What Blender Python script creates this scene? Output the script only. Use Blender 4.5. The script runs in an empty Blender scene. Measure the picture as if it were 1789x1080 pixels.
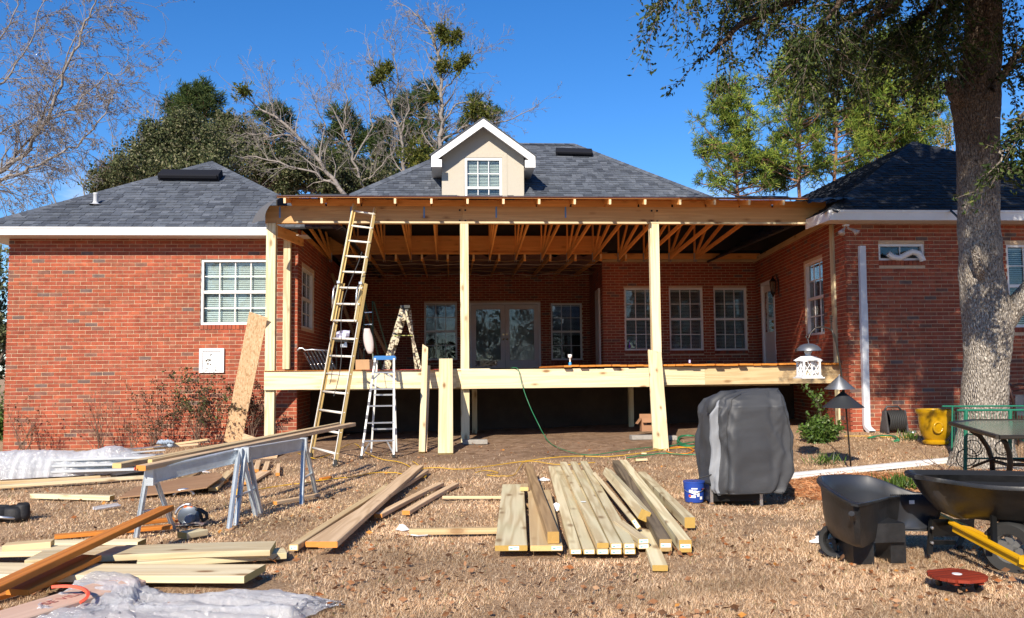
import bpy, math, random
import numpy as np
from mathutils import Vector as V, Matrix, noise as mnoise
random.seed(7)
rng = np.random.default_rng(7)
R = math.radians
scene = bpy.context.scene
COL = scene.collection

# ------------------------------------------------------------ camera, sky, sun, exposure
F = 1500.0; CX, CY = 894.5, 540.0
CAM_Z = 1.36; YAW = R(4.0); PITCH = R(4.0); ROLL = R(0.55)
cam_d = bpy.data.cameras.new('camera'); cam = bpy.data.objects.new('camera', cam_d); COL.objects.link(cam)
CAMR = Matrix.Rotation(-YAW, 3, 'Z') @ Matrix.Rotation(math.pi/2 + PITCH, 3, 'X') @ Matrix.Rotation(-ROLL, 3, 'Z')
CP = V((0, 0, CAM_Z))
cam.matrix_world = Matrix.Translation(CP) @ CAMR.to_4x4()
cam_d.sensor_width = 36; cam_d.lens = F/1789*36; cam_d.clip_start = 0.1; cam_d.clip_end = 900
scene.camera = cam

SUN_AZ, SUN_EL = R(202), R(32)
world = bpy.data.worlds.new('World'); scene.world = world; world.use_nodes = True
wn = world.node_tree.nodes; wl = world.node_tree.links
bg = wn['Background']; bg.inputs['Strength'].default_value = 0.112
sky = wn.new('ShaderNodeTexSky'); sky.sky_type = 'NISHITA'; sky.sun_disc = False
sky.sun_elevation = SUN_EL; sky.sun_rotation = SUN_AZ
sky.air_density = 1.0; sky.dust_density = 0.0; sky.ozone_density = 5.0; sky.altitude = 600
hs_ = wn.new('ShaderNodeHueSaturation'); hs_.inputs['Saturation'].default_value = 1.24; hs_.inputs['Hue'].default_value = .506; wl.new(sky.outputs[0], hs_.inputs['Color']); 
tcw = wn.new('ShaderNodeTexCoord'); mpw = wn.new('ShaderNodeMapping'); mpw.inputs['Scale'].default_value = (3, 3, 9); wl.new(tcw.outputs['Generated'], mpw.inputs['Vector'])
nw = wn.new('ShaderNodeTexNoise'); nw.inputs['Scale'].default_value = 1.3; nw.inputs['Detail'].default_value = 8; nw.inputs['Roughness'].default_value = .62; wl.new(mpw.outputs[0], nw.inputs['Vector'])
mw = wn.new('ShaderNodeMapRange'); mw.inputs[1].default_value = .50; mw.inputs[2].default_value = .72; wl.new(nw.outputs[0], mw.inputs[0])
spw = wn.new('ShaderNodeSeparateXYZ'); wl.new(tcw.outputs['Generated'], spw.inputs[0]); ew = wn.new('ShaderNodeMapRange'); ew.inputs[1].default_value = .27; ew.inputs[2].default_value = .12; wl.new(spw.outputs[2], ew.inputs[0])
pw_ = wn.new('ShaderNodeMath'); pw_.operation = 'MULTIPLY'; wl.new(mw.outputs[0], pw_.inputs[0]); wl.new(ew.outputs[0], pw_.inputs[1]); mxw = wn.new('ShaderNodeMix'); mxw.data_type = 'RGBA'
wl.new(pw_.outputs[0], mxw.inputs[0]); wl.new(hs_.outputs[0], mxw.inputs[6]); mxw.inputs[7].default_value = (6.5, 6.9, 7.6, 1); wl.new(mxw.outputs[2], bg.inputs['Color'])
sun_d = bpy.data.lights.new('sun', 'SUN'); sun_d.energy = 5.0; sun_d.angle = R(0.5); sun_d.color = (1.0, 0.90, 0.75)
sun = bpy.data.objects.new('sun', sun_d); COL.objects.link(sun)
sdir = V((math.sin(SUN_AZ)*math.cos(SUN_EL), math.cos(SUN_AZ)*math.cos(SUN_EL), math.sin(SUN_EL)))
sun.rotation_euler = sdir.to_track_quat('Z', 'Y').to_euler(); sun.location = (-10, -20, 25)
vs = scene.view_settings; vs.view_transform = 'Standard'; vs.look = 'None'; vs.exposure = 0.62; vs.gamma = 1; vs.use_curve_mapping = False

# ------------------------------------------------------------ measuring helpers (photo pixel -> real place)
def ray(px, py): return CAMR @ V(((px-CX)/F, -(py-CY)/F, -1.0))
def atD(px, py, d): return CP + ray(px, py)*d
def onY(px, py, y): r = ray(px, py); return CP + r*((y-CP.y)/r.y)
def onX(px, py, x): r = ray(px, py); return CP + r*((x-CP.x)/r.x)
def onZ(px, py, z): r = ray(px, py); return CP + r*((z-CP.z)/r.z)
def sm(a, b, t): t = min(1, max(0, (t-a)/(b-a))); return t*t*(3-2*t)
def gz(x, y):
    k = sm(10.5, 15.2, y)
    h = k*(0.09 + 0.019*max(-9, min(12, x)))
    h += 0.012*math.sin(x*1.3+.5)*math.sin(y*.9) + .008*math.sin(x*3.1+y*2.3)
    return h
def G(px, py, dz=0.0):
    z = 0
    for _ in range(12):
        p = onZ(px, py, z+dz); z = gz(p.x, p.y)
    return onZ(px, py, z+dz)

# ------------------------------------------------------------ object helpers
WM = {}; FOOT = []
def put(o, M=None, parent=None):
    M = M or Matrix.Identity(4); COL.objects.link(o) if o.name not in COL.objects else None
    if parent is not None:
        o.parent = parent; o.matrix_basis = WM[parent.name].inverted() @ M
    else: o.matrix_basis = M
    WM[o.name] = M.copy(); return o
def tag(o, label=None, cat=None, group=None, kind=None):
    if label: o['label'] = label
    if cat: o['category'] = cat
    if group: o['group'] = group
    if kind: o['kind'] = kind
    return o
def thing(name, label, cat, loc, group=None):
    o = bpy.data.objects.new(name, None); o.empty_display_size = .1
    put(o, Matrix.Translation(V(loc))); return tag(o, label, cat, group)
def me_np(name, verts, faces4, mat=None, smooth=False):
    """faces4: (n,3) or (n,4) int array"""
    me = bpy.data.meshes.new(name); verts = np.asarray(verts, dtype=np.float32); f = np.asarray(faces4, dtype=np.int32)
    n, k = f.shape
    me.vertices.add(len(verts)); me.vertices.foreach_set('co', verts.ravel())
    me.loops.add(n*k); me.loops.foreach_set('vertex_index', f.ravel())
    me.polygons.add(n); me.polygons.foreach_set('loop_start', np.arange(0, n*k, k, dtype=np.int32))
    me.polygons.foreach_set('loop_total', np.full(n, k, dtype=np.int32))
    me.polygons.foreach_set('use_smooth', np.full(n, smooth, dtype=bool))
    me.update(calc_edges=True)
    if mat: me.materials.append(mat)
    return me
class MB:
    def __init__(s): s.v = []; s.f = []
    def add(s, vs_, fs):
        b = len(s.v); s.v += [tuple(q) for q in vs_]; s.f += [tuple(i+b for i in f) for f in fs]; return s
    def box(s, c, size, M=None):
        hx, hy, hz = size[0]/2, size[1]/2, size[2]/2; c = V(c)
        p = [V((x, y, z)) for x in (-hx, hx) for y in (-hy, hy) for z in (-hz, hz)]
        if M is not None: p = [M @ q for q in p]
        return s.add([c+q for q in p], [(0,1,3,2),(4,6,7,5),(0,4,5,1),(2,3,7,6),(0,2,6,4),(1,5,7,3)])
    def bar(s, A, B, w, t, up=(0,0,1), c=0.0):
        A, B = V(A), V(B); x = (B-A); L = x.length; x.normalize(); up = V(up)
        if abs(x.dot(up)) > .999: up = V((0,1,0))
        y = up.cross(x).normalized(); z = x.cross(y)
        if c <= 0: prof = [(-w/2,-t/2),(w/2,-t/2),(w/2,t/2),(-w/2,t/2)]
        else:
            a, b = w/2, t/2
            prof = [(-a+c,-b),(a-c,-b),(a,-b+c),(a,b-c),(a-c,b),(-a+c,b),(-a,b-c),(-a,-b+c)]
        n = len(prof)
        vs_ = [A+y*p+z*q for p, q in prof]+[B+y*p+z*q for p, q in prof]
        return s.add(vs_, [(i,(i+1)%n,(i+1)%n+n,i+n) for i in range(n)]+[tuple(range(n))[::-1], tuple(range(n, 2*n))])
    def tube(s, pts, r, n=8, caps=True):
        pts = [V(p) for p in pts]; rs = r if isinstance(r, (list, tuple)) else [r]*len(pts)
        N = None; rings = []
        for i, p in enumerate(pts):
            d = (pts[min(i+1, len(pts)-1)]-pts[max(i-1, 0)])
            if d.length < 1e-9: d = V((0,0,1))
            d.normalize()
            if N is None:
                N = d.cross(V((0,0,1)) if abs(d.z) < .9 else V((1,0,0))).normalized()
            else:
                N = (N - d*N.dot(d)); N = N.normalized() if N.length > 1e-6 else d.orthogonal().normalized()
            Bn = d.cross(N)
            rings.append([p + (N*math.cos(a)+Bn*math.sin(a))*rs[i] for a in [2*math.pi*k/n for k in range(n)]])
        vs_ = [q for rg in rings for q in rg]; fs = []
        for i in range(len(pts)-1):
            for k in range(n): fs.append((i*n+k, i*n+(k+1)%n, (i+1)*n+(k+1)%n, (i+1)*n+k))
        if caps: fs += [tuple(range(n))[::-1], tuple(range((len(pts)-1)*n, len(pts)*n))]
        return s.add(vs_, fs)
    def lathe(s, c, prof, n=24, axis='z'):
        c = V(c); vs_ = []
        for r, z in prof:
            for k in range(n):
                a = 2*math.pi*k/n
                q = V((r*math.cos(a), r*math.sin(a), z))
                if axis == 'y': q = V((q.x, q.z, q.y))
                if axis == 'x': q = V((q.z, q.x, q.y))
                vs_.append(c+q)
        fs = [(i*n+k, i*n+(k+1)%n, (i+1)*n+(k+1)%n, (i+1)*n+k) for i in range(len(prof)-1) for k in range(n)]
        return s.add(vs_, fs)
    def loft(s, rings, close=True, cap0=False, cap1=False):
        n = len(rings[0]); vs_ = [q for r_ in rings for q in r_]
        fs = [(i*n+k, i*n+(k+1)%n, (i+1)*n+(k+1)%n, (i+1)*n+k) for i in range(len(rings)-1) for k in range(n if close else n-1)]
        if cap0: fs.append(tuple(range(n))[::-1])
        if cap1: fs.append(tuple(range((len(rings)-1)*n, len(rings)*n)))
        return s.add(vs_, fs)
    def prism(s, poly, d):
        n = len(poly); d = V(d); a = [V(p) for p in poly]
        return s.add(a+[p+d for p in a], [tuple(range(n))[::-1], tuple(range(n, 2*n))]+[(i,(i+1)%n,(i+1)%n+n,i+n) for i in range(n)])
    def mesh(s, name, mat, smooth=False, M=None):
        me = bpy.data.meshes.new(name)
        vs_ = s.v if M is None else [tuple(M.inverted() @ V(q)) for q in s.v]
        me.from_pydata(vs_, [], s.f); me.update()
        if mat: me.materials.append(mat)
        if smooth: me.polygons.foreach_set('use_smooth', [True]*len(me.polygons))
        return me
    def build(s, name, mat, parent=None, smooth=False, M=None, angle=None):
        """vertices are in world space; M gives the object's own frame"""
        if M is None and parent is None and s.v:
            vv = np.array(s.v); M = Matrix.Translation(V((float(vv[:,0].mean()), float(vv[:,1].mean()), float(vv[:,2].min()))))
        me = s.mesh(name, mat, smooth, M)
        if angle: me.set_sharp_from_angle(angle=R(angle))
        o = bpy.data.objects.new(name, me); return put(o, M, parent)
def frame(A, B, up):
    A, B = V(A), V(B); x = (B-A).normalized(); up = V(up)
    if abs(x.dot(up)) > .999: up = V((0,1,0))
    y = up.cross(x).normalized(); z = x.cross(y); c = (A+B)/2
    return Matrix(((x.x,y.x,z.x,c.x),(x.y,y.y,z.y,c.y),(x.z,y.z,z.z,c.z),(0,0,0,1)))
def board(name, A, B, w, t, mat, parent=None, up=(0,0,1), c=0.003, warp=0.0, cutA=0, cutB=0, label=None, cat=None, group=None):
    """a sawn board as an object of its own, its length along its own x axis"""
    A, B = V(A), V(B); M = frame(A, B, up); L = (B-A).length
    n = 1 if warp == 0 else 6
    a, b = w/2, t/2; prof = [(-a+c,-b),(a-c,-b),(a,-b+c),(a,b-c),(a-c,b),(-a+c,b),(-a,b-c),(-a,-b+c)]
    vs_ = []; fs = []
    for i in range(n+1):
        u = i/n
        for p, q in prof:
            x = -L/2+L*u
            if i == 0: x += cutA*p
            if i == n: x += cutB*p
            vs_.append((x, p, q+warp*4*u*(1-u)))
    for i in range(n):
        for k in range(8): fs.append((i*8+k, i*8+(k+1)%8, (i+1)*8+(k+1)%8, (i+1)*8+k))
    fs += [tuple(range(8))[::-1], tuple(range(n*8, n*8+8))]
    me = bpy.data.meshes.new(name); me.from_pydata(vs_, [], fs); me.update(); me.materials.append(mat)
    o = put(bpy.data.objects.new(name, me), M, parent); return tag(o, label, cat, group)

# ------------------------------------------------------------ materials
def newmat(name):
    m = bpy.data.materials.new(name); m.use_nodes = True; nt = m.node_tree
    return m, nt, nt.nodes['Principled BSDF'], nt.nodes, nt.links
def ramp(nodes, stops, interp='LINEAR'):
    r = nodes.new('ShaderNodeValToRGB'); cr = r.color_ramp; cr.interpolation = interp
    while len(cr.elements) < len(stops): cr.elements.new(.5)
    for e, (p, c) in zip(cr.elements, stops): e.position = p; e.color = (*c, 1)
    return r
def plain(name, col, rough=.6, metal=0, bump=0.0, bscale=30, var=0.0, spec=None, coat=0):
    m, nt, b, N, L = newmat(name)
    b.inputs['Base Color'].default_value = (*col, 1); b.inputs['Roughness'].default_value = rough; b.inputs['Metallic'].default_value = metal
    if spec is not None: b.inputs['Specular IOR Level'].default_value = spec
    if coat: b.inputs['Coat Weight'].default_value = coat; b.inputs['Coat Roughness'].default_value = .15
    tc = N.new('ShaderNodeTexCoord')
    if bump or var:
        no = N.new('ShaderNodeTexNoise'); no.inputs['Scale'].default_value = bscale; no.inputs['Detail'].default_value = 6
        L.new(tc.outputs['Object'], no.inputs['Vector'])
        if bump:
            bp = N.new('ShaderNodeBump'); bp.inputs['Strength'].default_value = bump; bp.inputs['Distance'].default_value = .02
            L.new(no.outputs[0], bp.inputs['Height']); L.new(bp.outputs[0], b.inputs['Normal'])
        if var:
            n2 = N.new('ShaderNodeTexNoise'); n2.inputs['Scale'].default_value = bscale*.2; n2.inputs['Detail'].default_value = 8; n2.inputs['Roughness'].default_value = .7
            L.new(tc.outputs['Object'], n2.inputs['Vector'])
            r = ramp(N, [(.3, tuple(c*(1-var) for c in col)), (.7, tuple(min(1, c*(1+var)) for c in col))]); L.new(n2.outputs[0], r.inputs[0]); L.new(r.outputs[0], b.inputs['Base Color'])
    return m
def wood(name, light, dark, knots=.5, rough=.65, endc=None, stain=None, grain=1.0):
    m, nt, b, N, L = newmat(name); b.inputs['Roughness'].default_value = rough
    b.inputs['Specular IOR Level'].default_value = .3
    tc = N.new('ShaderNodeTexCoord'); oi = N.new('ShaderNodeObjectInfo')
    off = N.new('ShaderNodeVectorMath'); off.operation = 'ADD'
    sc = N.new('ShaderNodeMath'); sc.operation = 'MULTIPLY'; sc.inputs[1].default_value = 37.0; L.new(oi.outputs['Random'], sc.inputs[0])
    cmb = N.new('ShaderNodeCombineXYZ'); [L.new(sc.outputs[0], cmb.inputs[i]) for i in range(3)]
    L.new(tc.outputs['Object'], off.inputs[0]); L.new(cmb.outputs[0], off.inputs[1])
    mp = N.new('ShaderNodeMapping'); mp.inputs['Scale'].default_value = (.35, 7, 7); L.new(off.outputs[0], mp.inputs['Vector'])
    n1 = N.new('ShaderNodeTexNoise'); n1.inputs['Scale'].default_value = 1.1; n1.inputs['Detail'].default_value = 2; L.new(mp.outputs[0], n1.inputs['Vector'])
    # growth rings: bands of the slow noise
    mu = N.new('ShaderNodeMath'); mu.operation = 'MULTIPLY'; mu.inputs[1].default_value = 34; L.new(n1.outputs[0], mu.inputs[0])
    fr = N.new('ShaderNodeMath'); fr.operation = 'SINE'; L.new(mu.outputs[0], fr.inputs[0])
    mr = N.new('ShaderNodeMapRange'); mr.inputs[1].default_value = -1; mr.inputs[2].default_value = 1; L.new(fr.outputs[0], mr.inputs[0])
    r1 = ramp(N, [(0.0, light), (.55, tuple(l*.75+d*.25 for l, d in zip(light, dark))), (1, tuple(l*(1-.55*grain)+d*.55*grain for l, d in zip(light, dark)))]); L.new(mr.outputs[0], r1.inputs[0])
    # broad patches
    n2 = N.new('ShaderNodeTexNoise'); n2.inputs['Scale'].default_value = 2.2; n2.inputs['Detail'].default_value = 4
    mp2 = N.new('ShaderNodeMapping'); mp2.inputs['Scale'].default_value = (.6, 2, 2); L.new(off.outputs[0], mp2.inputs['Vector']); L.new(mp2.outputs[0], n2.inputs['Vector'])
    st = stain or dark
    mx = N.new('ShaderNodeMix'); mx.data_type = 'RGBA'; mr2 = N.new('ShaderNodeMapRange'); mr2.inputs[1].default_value = .45; mr2.inputs[2].default_value = .8; mr2.inputs[4].default_value = .6
    L.new(n2.outputs[0], mr2.inputs[0]); L.new(mr2.outputs[0], mx.inputs[0]); L.new(r1.outputs[0], mx.inputs[6]); mx.inputs[7].default_value = (*st, 1)
    # knots
    vo = N.new('ShaderNodeTexVoronoi'); vo.inputs['Scale'].default_value = 1.0; mp3 = N.new('ShaderNodeMapping'); mp3.inputs['Scale'].default_value = (2.4, 6, 6)
    L.new(off.outputs[0], mp3.inputs['Vector']); L.new(mp3.outputs[0], vo.inputs['Vector'])
    r3 = ramp(N, [(.0, (1,1,1)), (.12, (.8,.8,.8)), (.16, (.35,.35,.35)), (.26, (0,0,0))]); L.new(vo.outputs['Distance'], r3.inputs[0])
    mk = N.new('ShaderNodeMath'); mk.operation = 'MULTIPLY'; mk.inputs[1].default_value = knots; L.new(r3.outputs[0], mk.inputs[0])
    mx2 = N.new('ShaderNodeMix'); mx2.data_type = 'RGBA'; L.new(mk.outputs[0], mx2.inputs[0]); L.new(mx.outputs[2], mx2.inputs[6])
    mx2.inputs[7].default_value = (dark[0]*.45, dark[1]*.33, dark[2]*.25, 1)
    # overall value per board
    hv = N.new('ShaderNodeHueSaturation'); vv = N.new('ShaderNodeMapRange'); vv.inputs[3].default_value = .82; vv.inputs[4].default_value = 1.12
    L.new(oi.outputs['Random'], vv.inputs[0]); L.new(vv.outputs[0], hv.inputs['Value']); L.new(mx2.outputs[2], hv.inputs['Color'])
    last = hv.outputs[0]
    if endc:
        sep = N.new('ShaderNodeSeparateXYZ'); L.new(tc.outputs['Normal'], sep.inputs[0])
        ab = N.new('ShaderNodeMath'); ab.operation = 'ABSOLUTE'; L.new(sep.outputs[0], ab.inputs[0])
        gt = N.new('ShaderNodeMath'); gt.operation = 'GREATER_THAN'; gt.inputs[1].default_value = .7; L.new(ab.outputs[0], gt.inputs[0])
        mx4 = N.new('ShaderNodeMix'); mx4.data_type = 'RGBA'; L.new(gt.outputs[0], mx4.inputs[0]); L.new(last, mx4.inputs[6]); mx4.inputs[7].default_value = (*endc, 1); last = mx4.outputs[2]
    L.new(last, b.inputs['Base Color'])
    bp = N.new('ShaderNodeBump'); bp.inputs['Strength'].default_value = .3; bp.inputs['Distance'].default_value = .004; L.new(mr.outputs[0], bp.inputs['Height']); L.new(bp.outputs[0], b.inputs['Normal'])
    return m
def pieces(name, stops, rough=.85, bump=.5, bscale=60, blend='CONSTANT', spec=.3, trans=0.0, mottled=.25, mscale=12):
    """each island / each object gets its own colour out of the stops"""
    m, nt, b, N, L = newmat(name); b.inputs['Roughness'].default_value = rough; b.inputs['Specular IOR Level'].default_value = spec
    ge = N.new('ShaderNodeNewGeometry'); oi = N.new('ShaderNodeObjectInfo'); tc = N.new('ShaderNodeTexCoord')
    ad = N.new('ShaderNodeMath'); L.new(ge.outputs['Random Per Island'], ad.inputs[0]); L.new(oi.outputs['Random'], ad.inputs[1])
    fr = N.new('ShaderNodeMath'); fr.operation = 'FRACT'; L.new(ad.outputs[0], fr.inputs[0])
    r = ramp(N, stops, blend); L.new(fr.outputs[0], r.inputs[0])
    no = N.new('ShaderNodeTexNoise'); no.inputs['Scale'].default_value = mscale; no.inputs['Detail'].default_value = 5; L.new(ge.outputs['Position'], no.inputs['Vector'])
    hv = N.new('ShaderNodeHueSaturation'); mr = N.new('ShaderNodeMapRange'); mr.inputs[1].default_value = .3; mr.inputs[2].default_value = .7
    mr.inputs[3].default_value = 1-mottled; mr.inputs[4].default_value = 1+mottled; L.new(no.outputs[0], mr.inputs[0]); nl_ = N.new('ShaderNodeTexNoise'); nl_.inputs['Scale'].default_value = .9; nl_.inputs['Detail'].default_value = 7; nl_.inputs['Roughness'].default_value = .65; L.new(ge.outputs['Position'], nl_.inputs['Vector'])
    ml_ = N.new('ShaderNodeMapRange'); ml_.inputs[1].default_value = .35; ml_.inputs[2].default_value = .65; ml_.inputs[3].default_value = .84; ml_.inputs[4].default_value = 1.10; L.new(nl_.outputs[0], ml_.inputs[0])
    mm_ = N.new('ShaderNodeMath'); mm_.operation = 'MULTIPLY'; L.new(mr.outputs[0], mm_.inputs[0]); L.new(ml_.outputs[0], mm_.inputs[1])
    L.new(mm_.outputs[0], hv.inputs['Value']); L.new(r.outputs[0], hv.inputs['Color'])
    L.new(hv.outputs[0], b.inputs['Base Color'])
    if bump:
        n2 = N.new('ShaderNodeTexNoise'); n2.inputs['Scale'].default_value = bscale; n2.inputs['Detail'].default_value = 4; L.new(ge.outputs['Position'], n2.inputs['Vector'])
        bp = N.new('ShaderNodeBump'); bp.inputs['Strength'].default_value = bump; bp.inputs['Distance'].default_value = .004; L.new(n2.outputs[0], bp.inputs['Height']); L.new(bp.outputs[0], b.inputs['Normal'])
    if trans:
        out = N['Material Output']; tr = N.new('ShaderNodeBsdfTranslucent'); ms = N.new('ShaderNodeMixShader'); ms.inputs[0].default_value = trans
        L.new(hv.outputs[0], tr.inputs['Color']); L.new(b.outputs[0], ms.inputs[1]); L.new(tr.outputs[0], ms.inputs[2]); L.new(ms.outputs[0], out.inputs['Surface'])
    return m
def glassmat(name, tint=(.85,.9,.9), rough=.02, refl=1.0):
    m, nt, b, N, L = newmat(name); out = N['Material Output']; N.remove(b)
    tr = N.new('ShaderNodeBsdfTransparent'); tr.inputs[0].default_value = (*tint, 1)
    gl = N.new('ShaderNodeBsdfGlossy'); gl.inputs['Roughness'].default_value = rough
    fr = N.new('ShaderNodeFresnel'); fr.inputs['IOR'].default_value = 1.5
    ad = N.new('ShaderNodeMath'); ad.operation = 'MULTIPLY_ADD'; ad.inputs[1].default_value = 1.2*refl; ad.inputs[2].default_value = .02*refl; L.new(fr.outputs[0], ad.inputs[0])
    no = N.new('ShaderNodeTexNoise'); no.inputs['Scale'].default_value = 3; ge = N.new('ShaderNodeNewGeometry'); L.new(ge.outputs['Position'], no.inputs['Vector'])
    bp = N.new('ShaderNodeBump'); bp.inputs['Strength'].default_value = .12; bp.inputs['Distance'].default_value = .02; L.new(no.outputs[0], bp.inputs['Height']); L.new(bp.outputs[0], gl.inputs['Normal'])
    ms = N.new('ShaderNodeMixShader'); L.new(ad.outputs[0], ms.inputs[0]); L.new(tr.outputs[0], ms.inputs[1]); L.new(gl.outputs[0], ms.inputs[2]); L.new(ms.outputs[0], out.inputs['Surface'])
    return m

M_BRICK = pieces('brick', [(0,(.32,.076,.038)),(.18,(.28,.064,.033)),(.34,(.345,.088,.043)),(.50,(.265,.064,.036)),(.64,(.305,.074,.042)),(.76,(.265,.082,.047)),(.86,(.30,.088,.05)),(.945,(.19,.085,.062)),(.975,(.15,.092,.08))], bump=.6, bscale=90, mottled=.22, mscale=9)
M_MORTAR = plain('mortar', (.58,.42,.28), .95, bump=.6, bscale=80, var=.18)
M_SHINGLE = pieces('shingle', [(0,(.078,.090,.112)),(.25,(.098,.112,.136)),(.5,(.058,.067,.085)),(.7,(.114,.128,.154)),(.88,(.084,.096,.12))], rough=.85, bump=.6, bscale=220, mottled=.2, mscale=30)
M_SHINGLE2 = pieces('dark_shingle', [(0,(.020,.023,.030)),(.3,(.028,.031,.038)),(.6,(.015,.018,.024)),(.85,(.036,.039,.046))], rough=.75, bump=.8, bscale=220, mottled=.3, mscale=5)
M_FELT = plain('roofing_felt', (.022,.025,.032), .55, bump=.3, bscale=12, var=.3)
M_WHITE = plain('white_paint', (.78,.78,.78), .45, bump=.05, bscale=20, var=.05)
M_SOFFIT = plain('soffit_vinyl', (.62,.57,.52), .6, var=.06)
M_STUCCO = plain('beige_stucco', (.47,.43,.36), .9, bump=.35, bscale=160, var=.05)
M_FRAMEW = plain('window_vinyl', (.74,.72,.70), .4, var=.03)
M_GLASS = glassmat('window_glass', refl=.65)
M_BLIND = plain('blind_slats', (.80,.80,.78), .5)
M_ROOM = plain('room_dark', (.03,.028,.026), .9); M_UNDERSHADE = plain('under_deck_shade', (.060,.042,.030), .95, bump=.4, bscale=6, var=.4); M_SUBF = plain('subfloor_plywood', (.50,.34,.19), .8, var=.15)  # the near-black and the dark brown put unlit depth into the colour
M_DOOR = plain('door_paint', (.66,.60,.56), .45, var=.04)
M_BRASS = plain('brass', (.5,.36,.13), .3, metal=1)
M_BLACKMETAL = plain('black_metal', (.018,.018,.018), .4, metal=.6)
M_ALU = plain('aluminium', (.62,.63,.65), .32, metal=.9, bump=.05, bscale=40, var=.08)
M_GALV = plain('galvanised_steel', (.48,.53,.58), .42, metal=.45, bump=.1, bscale=30, var=.18)
M_TREATED = wood('treated_pine', (.76,.66,.43), (.44,.31,.15), knots=.8, endc=(.42,.27,.07), stain=(.60,.58,.36), grain=1.1)
M_PINE = wood('fresh_pine', (.64,.49,.28), (.44,.26,.11), knots=.7, endc=(.6,.42,.18), stain=(.58,.43,.22), grain=.8)
M_PALE = wood('pale_pine', (.70,.58,.37), (.46,.31,.14), knots=1.0, endc=(.45,.36,.14), stain=(.58,.54,.38), grain=.8)
M_DRYPINE = wood('sun_dried_pine', (.78,.56,.35), (.44,.27,.13), knots=.4, endc=(.62,.24,.05), stain=(.58,.40,.24), grain=.9)
M_CEDAR = wood('orange_cedar', (.62,.22,.035), (.30,.085,.012), knots=.2, endc=(.55,.2,.03), stain=(.48,.15,.02), grain=.9)
M_BROWN = wood('brown_timber', (.40,.26,.13), (.14,.08,.035), knots=.3, endc=(.40,.24,.07), stain=(.20,.13,.07), grain=.9)
M_GREY = wood('weathered_timber', (.25,.19,.12), (.08,.058,.038), knots=.2, endc=(.36,.24,.10), stain=(.16,.13,.10), grain=1.2)
M_FRAMING = wood('framing_lumber', (.82,.40,.12), (.52,.21,.05), knots=.5, endc=(.80,.62,.38), stain=(.62,.29,.09), grain=.5)
M_HEADER = wood('header_lumber', (.62,.38,.17), (.36,.17,.06), knots=.9, endc=(.6,.4,.2), stain=(.50,.28,.11), grain=.6)
M_PLY = wood('brown_plywood', (.34,.20,.11), (.22,.12,.06), knots=.1, endc=(.4,.26,.12), grain=.3)
def osb():
    m, nt, b, N, L = newmat('strand_board'); b.inputs['Roughness'].default_value = .8; tc = N.new('ShaderNodeTexCoord')
    mp = N.new('ShaderNodeMapping'); mp.inputs['Scale'].default_value = (24, 60, 60); L.new(tc.outputs['Object'], mp.inputs['Vector'])
    no = N.new('ShaderNodeTexNoise'); no.inputs['Scale'].default_value = 3; L.new(tc.outputs['Object'], no.inputs['Vector']); ad = N.new('ShaderNodeVectorMath'); L.new(mp.outputs[0], ad.inputs[0]); L.new(no.outputs['Color'], ad.inputs[1])
    v = N.new('ShaderNodeTexVoronoi'); v.inputs['Scale'].default_value = 1.0; L.new(ad.outputs[0], v.inputs['Vector']); sp = N.new('ShaderNodeSeparateColor'); L.new(v.outputs['Color'], sp.inputs[0])
    r = ramp(N, [(0,(.46,.28,.14)),(.25,(.62,.41,.23)),(.7,(.70,.49,.29)),(1,(.76,.56,.35))]); L.new(sp.outputs[0], r.inputs[0]); L.new(r.outputs[0], b.inputs['Base Color']); return m
M_OSB = osb()
M_OUTLINE = plain('stapled_label', (.75,.80,.82), .5)
M_TAPE = plain('blue_tape', (.10,.25,.55), .6)
M_CONC = plain('concrete_block', (.30,.28,.25), .95, bump=.5, bscale=60, var=.2)
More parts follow.
